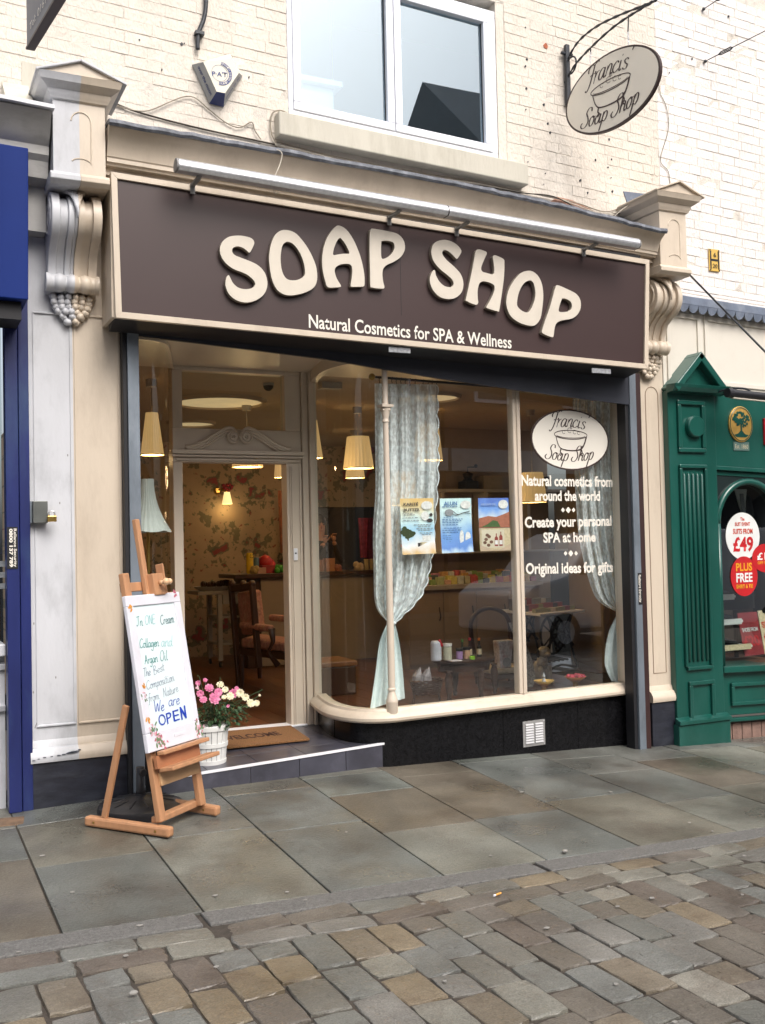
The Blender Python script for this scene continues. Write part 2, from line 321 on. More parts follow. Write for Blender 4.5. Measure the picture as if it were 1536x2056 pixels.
def _ev(cu):
    o = bpy.data.objects.new('tmp', cu); COL.objects.link(o); dg = bpy.context.evaluated_depsgraph_get(); me = bpy.data.meshes.new_from_object(o.evaluated_get(dg))
    bpy.data.objects.remove(o); bpy.data.curves.remove(cu); return me
def text_mesh(s, bold=0., depth=.0, spacing=1.):
    cu = bpy.data.curves.new('text', 'FONT'); cu.body = s; cu.size = 1; cu.offset = bold; cu.extrude = depth; cu.space_character = spacing; cu.resolution_u = 3
    return _ev(cu)
def place(me, O, X, Y, sx=1, sy=1, ox=0, oy=0):
    O, X, Y = (np.array(a, float) for a in (O, X, Y)); Z = np.cross(X, Y); Z /= np.linalg.norm(Z)
    for v in me.vertices:
        a, b, c = v.co; v.co = Vector(O+X*((a-ox)*sx)+Y*((b-oy)*sy)+Z*c)
    me.update(); return me
def text_on(name, s, a, b, h, mat_, parent, bold=.015, up=(0, 0, 1), depth=0., lift=.002, bottom=0.):
    """text whose baseline runs from 3D point a to b; caps are h metres tall"""
    me = text_mesh(s, bold, depth); xs = [v.co.x for v in me.vertices]
    a = np.array(a, float); b = np.array(b, float); X = b-a; W_ = np.linalg.norm(X); X = X/W_; up = np.array(up, float)
    n = np.cross(X, up); n = n/np.linalg.norm(n)
    sx = W_/(max(xs)-min(xs)); place(me, a+n*lift, X, up, sx, h/.73, min(xs), bottom)
    return mk(name, me, mat_, parent)
GL = {  # single-stroke hand: strokes of (x,y); advance last
 'a': ([[(.36, .42), (.2, .5), (.05, .36), (.02, .15), (.12, .0), (.26, .08), (.36, .4)], [(.37, .48), (.35, .1), (.42, .0), (.5, .08)]], .48),
 'c': ([[(.34, .4), (.22, .5), (.06, .36), (.02, .15), (.14, .0), (.28, .03), (.38, .12)]], .38),
 'd': ([[(.36, .4), (.2, .5), (.05, .36), (.02, .15), (.12, 0), (.28, .1), (.37, .4)], [(.42, 1.), (.37, .4), (.36, .1), (.43, 0), (.5, .06)]], .5),
 'e': ([[(.04, .22), (.2, .25), (.34, .36), (.26, .49), (.1, .42), (.03, .2), (.14, .0), (.28, .03), (.38, .13)]], .38),
 'f': ([[(.34, .9), (.24, 1.0), (.14, .85), (.12, .4), (.1, -.1), (.04, -.3), (-.06, -.28)], [(0, .48), (.28, .5)]], .3),
 'g': ([[(.36, .42), (.2, .5), (.05, .36), (.03, .17), (.13, .04), (.28, .12), (.36, .42)], [(.37, .48), (.35, -.1), (.26, -.38), (.08, -.38), (.0, -.25)]], .46),
 'h': ([[(.1, 1.0), (.06, .5), (.04, 0)], [(.05, .25), (.2, .5), (.34, .42), (.32, .12), (.38, 0), (.46, .07)]], .45),
 'i': ([[(.08, .48), (.06, .1), (.12, 0), (.2, .07)], [(.11, .66), (.135, .74)]], .27),
 'l': ([[(.1, 1.0), (.06, .4), (.07, .08), (.13, 0), (.2, .07)]], .2),
 'm': ([[(.05, .48), (.03, 0)], [(.04, .25), (.16, .5), (.26, .4), (.24, 0)], [(.25, .25), (.38, .5), (.48, .4), (.46, .08), (.52, 0), (.6, .07)]], .6),
 'n': ([[(.05, .48), (.03, 0)], [(.04, .25), (.18, .5), (.32, .42), (.3, .1), (.36, 0), (.44, .07)]], .43),
 'o': ([[(.2, .5), (.06, .4), (.02, .18), (.12, 0), (.27, .05), (.34, .28), (.28, .46), (.2, .5), (.26, .42), (.42, .46)]], .41),
 'p': ([[(.08, .5), (.04, 0), (-.02, -.45)], [(.06, .3), (.2, .5), (.34, .4), (.34, .16), (.22, 0), (.07, .08)]], .41),
 'r': ([[(.05, .48), (.03, 0)], [(.04, .25), (.14, .45), (.3, .48)]], .31),
 's': ([[(.3, .42), (.18, .5), (.06, .4), (.14, .27), (.27, .18), (.24, .03), (.1, 0), (.0, .08)]], .33),
 't': ([[(.12, .85), (.08, .2), (.12, .02), (.24, .04)], [(-.02, .52), (.26, .54)]], .27),
 'u': ([[(.05, .48), (.03, .15), (.12, 0), (.26, .1), (.33, .45)], [(.34, .48), (.31, .08), (.38, 0), (.45, .06)]], .45),
 "'": ([[(.1, 1.05), (.12, .98), (.06, .82)]], .15),
 ' ': ([], .3),
 'A': ([[(0, 0), (.18, .5), (.3, 1.0)], [(.3, 1.0), (.4, .4), (.48, 0)], [(.06, .35), (.44, .38)]], .55),
 'B': ([[(.1, 1.), (.05, 0)], [(.08, 1.0), (.3, .95), (.36, .75), (.12, .52), (.38, .42), (.42, .15), (.25, 0), (.0, .0)]], .5),
 'C': ([[(.5, .85), (.36, 1.0), (.14, .85), (.02, .45), (.12, .08), (.3, 0), (.48, .18)]], .52),
 'E': ([[(.42, .98), (.08, .98), (.03, 0), (.42, .02)], [(.06, .5), (.36, .52)]], .5),
 'I': ([[(-.02, .92), (.38, 1.0)], [(.22, .96), (.2, .2), (.08, .0), (-.05, .12)]], .44),
 'N': ([[(.02, 0), (.08, 1.0)], [(.08, 1.0), (.4, .0)], [(.4, 0), (.46, 1.0)]], .56),
 'O': ([[(.3, 1.0), (.1, .85), (.01, .45), (.12, .05), (.3, 0), (.48, .2), (.54, .6), (.44, .92), (.3, 1.0)]], .6),
 'P': ([[(.08, 1.), (.04, 0)], [(.06, .98), (.32, .98), (.42, .78), (.3, .52), (.06, .48)]], .48),
 'T': ([[(.0, .95), (.45, 1.0)], [(.24, .97), (.2, 0)]], .42),
 'W': ([[(.0, 1.0), (.12, 0), (.34, .75), (.46, 0), (.68, 1.0)]], .72),
 'F': ([[(.0, .66), (-.02, .84), (.14, .95), (.34, .90), (.56, .98), (.64, .92)], [(.36, .92), (.32, .5), (.24, .05), (.10, -.16), (-.02, -.06)], [(.16, .46), (.34, .50), (.50, .47), (.52, .56)]], .5),
 'S': ([[(.56, .78), (.5, .98), (.3, .98), (.2, .75), (.34, .52), (.42, .28), (.3, .02), (.08, -.03), (-.06, .12), (.02, .28)]], .5),
}
def stroke_text(s, O, X, Y, h, w, slant=0., gap=.0, calli=.8, mb=None, arc=None):
    """lay s in single strokes; O start, X along, Y up (unit vectors), h cap height, w pen width. Each stroke is lifted a hair."""
    mb = mb or MB(); O, X, Y = (np.array(a, float) for a in (O, X, Y)); Zn = np.cross(X, Y); x = 0; k = 0
    for ch in s:
        g, adv = GL[ch]
        for st in g:
            p = crom(st, 5) if len(st) > 2 else [np.array(q, float) for q in st]
            q = [np.array([(x+a[0]+slant*a[1])*h, a[1]*h]) for a in p]
            if arc: q = [np.array([b[0], b[1]+arc(b[0])]) for b in q]
            V = []; n = len(q)
            for i in range(n):
                t = q[min(i+1, n-1)]-q[max(i-1, 0)]; t = t/(np.linalg.norm(t)+1e-9); nn = np.array([-t[1], t[0]])
                ww = w*((1-calli)+calli*abs(t[1])**1.5)/2
                if calli and (i == 0 or i == n-1): ww *= .5
                z = 1e-4*k+1e-5*i
                for sg in (1, -1): c = q[i]+nn*ww*sg; V.append(O+X*c[0]+Y*c[1]+Zn*z)
            mb.add(V, [(2*i, 2*i+1, 2*i+3, 2*i+2) for i in range(n-1)]); k += 1
        x += adv+gap
    return mb, x*h
def ribbon(pts2, O, X, Y, w, mb, z=0.):
    O, X, Y = (np.array(a, float) for a in (O, X, Y)); Zn = np.cross(X, Y); n = len(pts2); V = []
    ww = w if hasattr(w, '__len__') else [w]*n
    for i in range(n):
        q = np.array(pts2[i], float); t = np.array(pts2[min(i+1, n-1)], float)-np.array(pts2[max(i-1, 0)], float); t /= np.linalg.norm(t)+1e-9
        nn = np.array([-t[1], t[0]])
        for sg in (1, -1): c = q+nn*ww[i]/2*sg; V.append(O+X*c[0]+Y*c[1]+Zn*(z+1e-5*i))
    return mb.add(V, [(2*i, 2*i+1, 2*i+3, 2*i+2) for i in range(n-1)])
def disc2(O, X, Y, rx, ry, mb, z=0., n=40):
    O, X, Y = (np.array(a, float) for a in (O, X, Y)); Zn = np.cross(X, Y)
    return mb.add([O+X*rx*math.cos(2*math.pi*i/n)+Y*ry*math.sin(2*math.pi*i/n)+Zn*z for i in range(n)], [tuple(range(n))])
def logo(O, X, Y, rx, ry, parent, thick_board=None):
    """oval with a claw-foot bath of bubbles between two lines of script; O centre, X/Y unit"""
    O, X, Y = (np.array(a, float) for a in (O, X, Y)); Zn = np.cross(X, Y)
    mb = MB(); U = rx   # unit
    t, wd = stroke_text("Francis'", O*0, X*0+np.array([1, 0, 0]), np.array([0, 1, 0]), 1, .1, .35); 
    h = .33*U; L1 = wd*h
    def arcf(xx, L=L1): c = (xx-L/2)/(L/2); return -.05*U*c*c+.0*c
    stroke_text("Francis'", O+X*(-L1/2-.06*U)+Y*(.42*ry), X, Y, h, .030*U, .35, .0, .7, mb, arcf)
    t, wd = stroke_text("Soap Shop", O*0, np.array([1, 0, 0]), np.array([0, 1, 0]), 1, .1, .35, .02); h2 = .30*U; L2 = wd*h2
    def arcg(xx, L=L2): c = (xx-L/2)/(L/2); return .05*U*c*c
    stroke_text("Soap Shop", O+X*(-L2/2-.05*U)+Y*(-.70*ry), X, Y, h2, .030*U, .35, .02, .7, mb, arcg)
    lw = .016*U
    ell = lambda cx, cy, a, b, t0, t1, n=30: [(cx+a*math.cos(t0+(t1-t0)*i/n), cy+b*math.sin(t0+(t1-t0)*i/n)) for i in range(n+1)]
    ribbon(ell(0, .10*U, .42*U, .09*U, 0, 2*math.pi), O, X, Y, lw, mb, .0008)
    ribbon(ell(0, .085*U, .36*U, .05*U, math.pi, 2*math.pi), O, X, Y, lw*.8, mb, .0009)
    body = crom([(-.38*U, .06*U), (-.33*U, -.10*U), (-.24*U, -.19*U), (0, -.22*U), (.24*U, -.19*U), (.34*U, -.08*U), (.40*U, .07*U)], 6)
    ribbon(body, O, X, Y, [lw*(1+1.2*i/len(body)) for i in range(len(body))], mb, .0010)
    for sx in (-1, 1): ribbon(crom([(sx*.26*U, -.19*U), (sx*.28*U, -.25*U), (sx*.25*U, -.29*U), (sx*.29*U, -.33*U)], 4), O, X, Y, lw*1.7, mb, .0011)
    for cx, cy, r in ((-.03, .19, .05), (.10, .16, .04), (-.18, .15, .035), (.02, .26, .028), (.2, .14, .03)):
        ribbon(ell(cx*U, cy*U, r*U, r*U, .4, 5.6, 14), O, X, Y, lw*.5, mb, .0012)
    return mb
# ================================================================= GROUND
def loft(mb, secs, closed=True, cap=True):
    n = len(secs[0]); m = len(secs); P = [p for s in secs for p in s]
    fs = [(i*n+j, i*n+(j+1) % n, (i+1)*n+(j+1) % n, (i+1)*n+j) for i in range(m-1) for j in range(n if closed else n-1)]
    if cap and closed: fs += [tuple(range(n))[::-1], tuple((m-1)*n+j for j in range(n))]
    return mb.add(P, fs)
ZWX = [-8, .7, 1.3, 3.03, 5.2, 6, 14]; ZWZ = [.25, .02, .045, .017, -.085, -.12, -.35]
def zk(x): return -.0277*x
def zg(x, y):
    if y <= -1.97: return zk(x)-.004*max(0, -2.13-y)
    w = float(np.interp(x, ZWX, ZWZ)); t = min(1, (y+1.97)/1.97); return zk(x)*(1-t)+w*t
def seen(p, mar=30):
    d = np.array(p)-CAM; z = d@FW
    if z < .3: return False, 0
    x = 768+FPX*(d@RT)/z; y = 1028-FPX*(d@UP)/z
    return (-mar < x < 1536+mar and -mar < y < 2056+mar), 1/z
gd = MB(); gd.box(-60, -60, -6.2, 80, 40, -6.0); mk('ground', gd, M['joint'])['kind'] = 'structure'
pv = MB()
xs = list(np.arange(-8, 14.1, .5))
loft(pv, [[(x, .6, zg(x, 0)-.012), (x, 0, zg(x, 0)-.012), (x, -1.97, zg(x, -1.97)-.012), (x, -1.97, zg(x, -1.97)-.25), (x, .6, zg(x, 0)-.3)] for x in xs])
pave = mk('pavement', pv, M['joint']); pave['kind'] = 'structure'
cols_x = [-3.46, -2.88, -2.3, -1.72, -1.14, -.56, .02, .60, 1.18, 1.76, 2.34, 2.92, 3.50, 4.18, 4.76, 5.34, 5.92, 6.5, 7.2, 7.8, 8.4, 9.0, 9.7, 10.3, 10.9, 11.5]
cuts = {.02: [-.35, -.93], .60: [-.35, -1.09], 1.18: [-.28, -.93], 1.76: [-.3, -1.04], 2.34: [-.12, -.55, -1.29], 2.92: [-.31, -1.26], 3.5: [-.1, -1.10], 4.18: [-.2, -.64, -1.36], 4.76: [-.42, -1.2], 5.34: [-.22, -.95], 5.92: [-.3, -1.3]}
for i in range(len(cols_x)-1):
    xa, xb = cols_x[i], cols_x[i+1]; c = cuts.get(xa, [-.3-.5*rnd.random(), -1.0-.4*rnd.random()]); ys = [.25]+c+[-1.97]
    for ya, yb in zip(ys[:-1], ys[1:]):
        g = .004; mb = MB(); j = lambda: rnd.uniform(-.002, .002); dz = rnd.uniform(-.0015, .0015); h = rnd.choice((.0, .001, .002))
        X0, X1, Y0, Y1 = xa+g+j(), xb-g+j(), yb+g+j(), ya-g+j(); nx = 3
        P = [(x, y, zg(x, y)+dz-b) for b in (.03, 0) for x, y in ((X0, Y0), (X1, Y0), (X1, Y1), (X0, Y1))]
        mb.hexa(P); mk('flagstone', mb, M['flag'], pave, bevel=.004)
for k in range(28):
    x0 = -3.9+k*.84+(.0 if k % 2 else .02); kb = MB()
    kb.hexa([(x, y, zk(x)-b) for b in (.2, -.002) for x, y in ((x0+.003, -2.122), (x0+.835, -2.122), (x0+.835, -1.974), (x0+.003, -1.974))])
    if k == 0:
        kerb = mk('kerb', MB().hexa([(x, y, zk(x)-b) for b in (.3, .012) for x, y in ((-8, -2.12), (14, -2.12), (14, -1.976), (-8, -1.976))]), M['joint']); kerb['kind'] = 'structure'
    mk('kerb_stone', kb, M['kerb'], kerb, bevel=.006)
rd = MB(); loft(rd, [[(x, -2.124, zk(x)-.011), (x, -11.5, zk(x)-.048), (x, -11.5, zk(x)-.4), (x, -2.124, zk(x)-.4)] for x in xs])
road = mk('road', rd, M['joint']); road['kind'] = 'structure'
def sett_mesh(seed):      # unit block (1 x 1 top, origin at its centre), worn round edges
    r = random.Random(seed); n = 7; mb = MB(); P = []; rings = [(.5, -.6), (.499, -.045), (.491, -.014), (.465, .0), (.2, .006)]
    wob = [r.uniform(-.016, .010) for _ in range(16)]
    for k, (hw, z) in enumerate(rings):
        for i in range(16):
            a = 2*math.pi*i/16+(0 if i % 2 == 0 else r.uniform(-.12, .12)*(i % 4 != 2)); c, s = math.cos(a), math.sin(a); q = (abs(c)**14+abs(s)**14)**(-1/14)
            w = wob[i]+r.uniform(-.004, .004) if k < 4 else 0
            P.append((c*q*(hw+w), s*q*(hw+w), z+(r.uniform(-.008, .008) if k > 1 else 0)))
    fs = [(k*16+i, k*16+(i+1) % 16, (k+1)*16+(i+1) % 16, (k+1)*16+i) for k in range(4) for i in range(16)]+[tuple(64+i for i in range(16))]
    me = mb.add(P, fs).mesh('sett', False); me.materials.append(M['sett']); return me
SM = [sett_mesh(i) for i in range(7)]
S = []
for row in range(2):
    y = -2.195-.142*row; x = -1.5+.13*row
    while x < 9.5:
        L = rnd.uniform(.24, .34); S.append((x+L/2, y, L-.008, .135)); x += L
x = -2.2
while x < 10:
    w = rnd.uniform(.145, .168); y = -2.41-rnd.random()*.0
    if rnd.random() < .5: y0 = y; S.append((x+w/2, y-.075, w-.008, .138)); y -= .15
    while y > -5.4:
        L = rnd.choice((.24, .28, .30, .32, .18, .27)); S.append((x+w/2, y-L/2, w-.008, L-.008)); y -= L
    x += w
rank = []
for s in S:
    ok, iz = seen((s[0], s[1], zg(s[0], s[1])), 25); rank.append((0 if ok else 1, -iz*iz*s[2]*s[3], s))
rank.sort(key=lambda t: (t[0], t[1]))
rest = MB()
def proto_local(me): return [tuple(v.co) for v in me.vertices], [tuple(p.vertices) for p in me.polygons]
SP = [proto_local(m) for m in SM]
def put_sett(i, s, far):
    ang = math.atan(.0277); z = zg(s[0], s[1])-.001+rnd.uniform(-.004, .003); k = rnd.randrange(7); rz = rnd.uniform(-.025, .025)+(math.pi if rnd.random() < .5 else 0)
    if not far:
        o = bpy.data.objects.new('sett', SM[k]); COL.objects.link(o); o.parent = road; o.location = (s[0], s[1], z); o.scale = (s[2], s[3], .16)
        o.rotation_euler = (rnd.uniform(-.02, .02), ang+rnd.uniform(-.02, .02), rz)
    else:
        mt = Matrix.Translation((s[0], s[1], z)) @ Matrix.Rotation(rz, 4, 'Z') @ Matrix.Diagonal((s[2], s[3], .16, 1))
        rest.add([mt @ Vector(v) for v in SP[k][0]], SP[k][1])
for i, (a, b, s) in enumerate(rank): put_sett(i, s, i >= 298)
y = -5.45
while y > -10:
    x = -3.+rnd.random()*.1
    while x < 12: put_sett(0, (x+.14, y-.08, .26, .145), True); x += .28
    y -= .16
o = mk('sett', rest, M['sett'], road); o['kind'] = 'stuff'
# dropped chewing gum and litter
gum = [(37, 1911), (85, 1718), (145, 1791), (432, 1798), (576, 1791), (614, 1807), (280, 1858), (252, 1919), (445, 1910), (695, 1670), (1038, 1690), (1133, 1711), (985, 1718), (1384, 1652), (1430, 1669), (1222, 1780), (1098, 1863), (893, 1970), (1237, 1976), (1355, 2052), (1490, 1796), (1308, 1803), (1240, 1820), (1226, 1590), (1047, 1590), (434, 1941), (850, 1815), (1493, 1718)]
gm = MB()
for px, py in gum:
    p = PZ(px, py, 0)
    for _ in range(6): p = PZ(px, py, zg(p[0], p[1])+.006)
    r = rnd.uniform(.007, .014); n = 9; a0 = rnd.random()
    q = [(p[0]+r*rnd.uniform(.75, 1.2)*math.cos(a0+2*math.pi*i/n), p[1]+.8*r*rnd.uniform(.75, 1.2)*math.sin(a0+2*math.pi*i/n), p[2]-.001) for i in range(n)]
    gm.prism(q, (0, 0, .003))
o = mk('chewing_gum', gm, M['gum']); tag(o, 'pale trodden chewing gum spots scattered over the paving', 'gum', kind='stuff')
def ground_at(px, py, dz=0.):
    p = PZ(px, py, 0)
    for _ in range(8): p = PZ(px, py, zg(p[0], p[1])+dz)
    return p
p = ground_at(995, 1799, .01); mb = MB(); mb.tube([p+np.array([0, 0, .004]), p+np.array([.035, .012, .004])], .0045, 8)
cg = empty('cigarette_end', p, 'orange cigarette end lying on the setts just below the kerb', 'cigarette'); mk('filter', mb, mat('cigarette_filter', (.75, .35, .08), .8), cg)
mb = MB(); mb.tube([p+np.array([-.012, -.004, .004]), p+np.array([-.001, 0, .004])], .0046, 8); mk('paper', mb, M['nosing'], cg)
for px, py, lab in ((1135, 1711, 'crumpled clear scrap on the kerb stone in front of the black granite'), (268, 1997, 'small grey and orange pebble scrap between setts at lower left')):
    p = ground_at(px, py, .01); mb = MB(); mb.ball(p+np.array([0, 0, .006]), .014, 7, 5, 1.2, .8, .6); o = mk('litter_scrap', mb, M['gum']); tag(o, lab, 'litter')
# drain cover at far left
p = ground_at(30, 1647); mb = MB(); mb.hexa([(x, y, zg(x, y)+b) for b in (-.02, .003) for x, y in ((.40, -.30), (.64, -.30), (.68, -.14), (.40, -.12))])
o = mk('drain_cover', mb, mat('rusty_cover', (.16, .10, .06), .8, .3, 20, .4, 60), None, bevel=.003); tag(o, 'rusty brown square cover set in the pavement below the blue rail', 'drain cover')
# ================================================================= UPPER BRICK WALLS
def brick_mesh(seed, m):
    r = random.Random(seed); P = []
    # front face y=0 slightly uneven, unit length x, unit height z
    for y, k in ((.03, 1.0), (.006, .995), (.0, .975)):
        for x, z in ((0, 0), (.5, 0), (1, 0), (1, 1), (.5, 1), (0, 1)):
            P.append((.5+(x-.5)*k+r.uniform(-.004, .004), y+(r.uniform(-.0016, .0016) if y < .02 else 0), .5+(z-.5)*(k if y > .005 else k*.96)+r.uniform(-.02, .02)))
    fs = [(a*6+i, a*6+(i+1) % 6, (a+1)*6+(i+1) % 6, (a+1)*6+i) for a in range(2) for i in range(6)]+[(12, 13, 16, 17), (13, 14, 15, 16)]
    mb = MB(); mb.add(P, fs); me = mb.mesh('brick'); me.materials.append(m); return me
def brick_wall(name, label, x0, x1, z0, z1, yf, m, slope, hole=None, seed=0, extra=None, top=7.4):
    r = random.Random(seed); root = empty(name, (x0, yf, z0), label, 'brick wall')
    # backing (painted mortar) as a wall with the window opening left out
    b = MB()
    th = .3
    if hole:
        hx0, hx1, hz0, hz1 = hole
        b.box(x0, yf+.0022, z0, hx0, yf+th, top); b.box(hx1, yf+.0022, z0, x1, yf+th, top)
        b.hexa([(hx0, yf+.0022, z0), (hx1, yf+.0022, z0), (hx1, yf+th, z0), (hx0, yf+th, z0), (hx0, yf+.0022, hz0), (hx1, yf+.0022, hz0-slope*(hx1-hx0)), (hx1, yf+th, hz0-slope*(hx1-hx0)), (hx0, yf+th, hz0)])
        b.box(hx0, yf+.003, hz1, hx1, yf+th, top)
    else: b.box(x0, yf+.0022, z0, x1, yf+th, top)
    mk('mortar', b, M['mortar'], root)
    BM = [brick_mesh(seed*10+i, m) for i in range(6)]; BP = [proto_local(q) for q in BM]
    H = .0752; L = []; n = int((z1-z0+.5)/H)
    for c in range(-4, n):
        zc = z0+c*H
        hdr = (c % 4 == 2); pitch = .1155 if hdr else .231; x = x0-(.058 if c % 2 else .116)*1.0-(.0 if not hdr else .03)
        while x < x1:
            a, e = max(x, x0), min(x+pitch-.0024, x1)
            segs = [(a, e)]
            if hole:
                hx0, hx1, hz0, hz1 = hole; zz = zc-slope*((a+e)/2-x0)
                hb = hz0-slope*((a+e)/2-hx0)
                if zz+H > hb+.02 and zz < hz1-.02:
                    segs = []
                    if a < hx0: segs.append((a, min(e, hx0)))
                    if e > hx1: segs.append((max(a, hx1), e))
            for a, e in segs:
                if e-a > .02: L.append((a, e, zc-slope*(a-x0)))
            x += pitch
    L = [q for q in L if z0-.15 < q[2] < z1]
    rk = sorted(L, key=lambda q: (0 if seen(((q[0]+q[1])/2, yf, q[2]+.03), 5)[0] else 1, -seen(((q[0]+q[1])/2, yf, q[2]+.03), 5)[1]))
    st = MB(); ang = math.atan(slope)
    for i, (a, e, z) in enumerate(rk):
        k = r.randrange(6); dy = r.uniform(-.0015, .0025); sc_ = (e-a, 1, H-.0024)
        if i < 299:
            o = bpy.data.objects.new('brick', BM[k]); COL.objects.link(o); o.parent = root
            o.location = Vector((a, yf-.0005+dy, z))-root.location; o.scale = sc_; o.rotation_euler = (0, ang, 0)
        else:
            mt = Matrix.Translation((a, yf-.0005+dy, z)) @ Matrix.Rotation(ang, 4, 'Y') @ Matrix.Diagonal((*sc_, 1)); st.add([mt @ Vector(v) for v in BP[k][0]], BP[k][1])
    if st.v: o = mk('brick', st, m, root); o['kind'] = 'stuff'
    return root
WYF = .05
HX0, HX1, HZ0 = 2.40, 4.12, 4.36
cw = brick_wall('painted_brick_wall', 'cream painted brick wall above the brown shop sign, round the white upstairs window', -.7, 5.555, 3.62, 6.2, WYF, M['wallcream'], .044, (HX0, HX1, HZ0, 5.5), 1)
ww = brick_wall('painted_brick_wall', 'white painted brick wall of the next building, above the green shopfront', 5.56, 9.5, 2.93+.2, 6.0, WYF+.004, M['wallwhite'], .046, None, 2)
# nail holes and bare spots
def blob(mb, p, r, dy=.004, sq=1.):
    n = 9; mb.prism([(p[0]+r*rnd.uniform(.6, 1.2)*math.cos(2*math.pi*i/n), p[1]-dy, p[2]+sq*r*rnd.uniform(.6, 1.2)*math.sin(2*math.pi*i/n)) for i in range(n)], (0, dy+.004, 0))
hm = MB()
for px, py in [(1055, 55), (1058, 119), (1055, 133), (1057, 178), (1092, 210), (1100, 248), (1105, 266), (1056, 220), (1095, 348), (1060, 325), (1223, 280), (1228, 320), (1221, 336), (1227, 357), (1180, 387), (1196, 321), (1092, 370), (365, 88), (370, 87), (90, 155), (325, 140), (500, 155), (1165, 362), (1390, 118), (1344, 146), (280, 80), (1463, 33), (1230, 384)]:
    blob(hm, PY(px, py, WYF-.003), rnd.uniform(.003, .009), .003, 1.3)
o = mk('nail_hole', hm, M['iron'], cw); o['kind'] = 'stuff'
o = mk('bare_brick_patch', MB(), M['joint'], cw); bpy.data.objects.remove(o)
for px, py, r in ((1096, 93, .022), (1190, 417, .0)):
    if r: mb = MB(); blob(mb, PY(px, py, WYF-.003), r, .004); mk('bare_patch', mb, mat('bare_red_brick', (.40, .12, .06), .9, .3, 40), cw)
mb = MB(); q = [PY(a, b, WYF-.004) for a, b in ((1120, 395), (1150, 402), (1195, 425), (1250, 445), (1180, 436), (1120, 420), (1100, 408))]; mb.prism(q, (0, .006, 0)); mk('bare_patch', mb, mat('bare_pink_brick', (.50, .27, .19), .9, .3, 30, dirt=(.6, .5, .4), dirt_amt=.9, dscale=20), cw)
# ---------------------------------------------------------------- upstairs window
wr = empty('upstairs_window', (3.2, .08, 4.35), 'large white plastic two-light window upstairs above the brown sign', 'window')
SW = .04
def wz(x, z): return z-SW*(x-HX0)
def fr(x0, z0, x1, z1, y0, y1, mb): mb.hexa([(x0, y0, wz(x0, z0)), (x1, y0, wz(x1, z0)), (x1, y1, wz(x1, z0)), (x0, y1, wz(x0, z0)), (x0, y0, wz(x0, z1)), (x1, y0, wz(x1, z1)), (x1, y1, wz(x1, z1)), (x0, y1, wz(x0, z1))])
mb = MB(); X0, X1, Z0, Z1 = 2.405, 4.045, 4.37, 5.49; XM = 3.20
fr(X0, Z0, X1, Z0+.055, .055, .13, mb); fr(X0, Z1-.05, X1, Z1, .055, .13, mb); fr(X0, Z0+.055, X0+.035, Z1-.05, .055, .13, mb); fr(X1-.05, Z0+.055, X1, Z1-.05, .055, .13, mb)
mk('window_frame', mb, M['upvc'], wr, bevel=.004)
for a, b in ((X0+.036, XM-.003), (XM+.003, X1-.051)):
    mb = MB(); z0, z1 = Z0+.056, Z1-.051; t = .055
    fr(a, z0, b, z0+t, .045, .115, mb); fr(a, z1-t, b, z1, .045, .115, mb); fr(a, z0+t, a+t, z1-t, .045, .115, mb); fr(b-t, z0+t, b, z1-t, .045, .115, mb)
    sa = mk('sash', mb, M['upvc'], wr, bevel=.005)
    mb = MB(); fr(a+t-.005, z0+t-.005, b-t+.005, z1-t+.005, .085, .09, mb); mk('pane', mb, M['upglass'], sa)
    mb = MB(); g = .006; fr(a+t-g*0, z0+t, a+t+g, z1-t, .078, .084, mb); fr(b-t-g, z0+t, b-t, z1-t, .078, .084, mb); mk('gasket', mb, M['black'], sa)
mb = MB(); mb.box(4.05, .055, 3.9, 4.12, .3, 5.5); mk('reveal', mb, M['wallcream'], wr)
mb = MB(); mb.hexa([(x, y, z-.04*(x-2.3)) for z in (4.20, 4.355) for x, y in ((2.30, -.045), (4.24, -.045), (4.24, .10), (2.30, .10))]); mk('window_sill', mb, M['sillstone'], wr, bevel=.008)
# room upstairs
up = MB(); up.box(1.2, 2.6, 3.9, 6, 2.7, 6.6); up.box(1.2, .36, 3.85, 6, 2.6, 3.9); up.box(1.2, .36, 6.5, 6, 2.6, 6.6); up.box(1.15, .36, 3.85, 1.2, 2.7, 6.6); up.box(6, .36, 3.85, 6.05, 2.7, 6.6)
o = mk('upstairs_room', up, mat('upstairs_wall', (.42, .52, .58), .9, .03)); o['kind'] = 'structure'
cb = empty('white_cabinet', (2.75, .9, 3.9), 'white cabinet standing inside the upstairs window at lower left', 'cabinet')
mk('body', MB().box(2.55, .55, 3.9, 2.95, 1.0, 4.86), M['nosing'], cb, bevel=.01); mk('top', MB().box(2.5, .5, 4.862, 3.0, 1.05, 4.90), M['nosing'], cb)
for px, py, lab, s in ((857, 12, 'bare glowing bulb seen high in the right-hand upstairs pane', 1.3), (668, 167, 'small bare glowing bulb seen in the left-hand upstairs pane', .7)):
    p = PY(px, py, 1.1); e = empty('light_bulb', p, lab, 'light bulb')
    mb = MB(); mb.ball(p, .022*s, 10, 8, 1, 1, 1.3); mk('glass_bulb', mb, mat('lit_bulb', (1, .9, .7), .5, emis=(1, .85, .6), estr=14), e, smooth=True)
    mb = MB(); mb.tube([p+np.array([0, 0, .02*s]), p+np.array([0, 0, .05*s])], .012*s); mb.tube([p+np.array([0, 0, .05*s]), (p[0], p[1], 6.5)], .003); mk('flex', mb, M['nosing'], e)
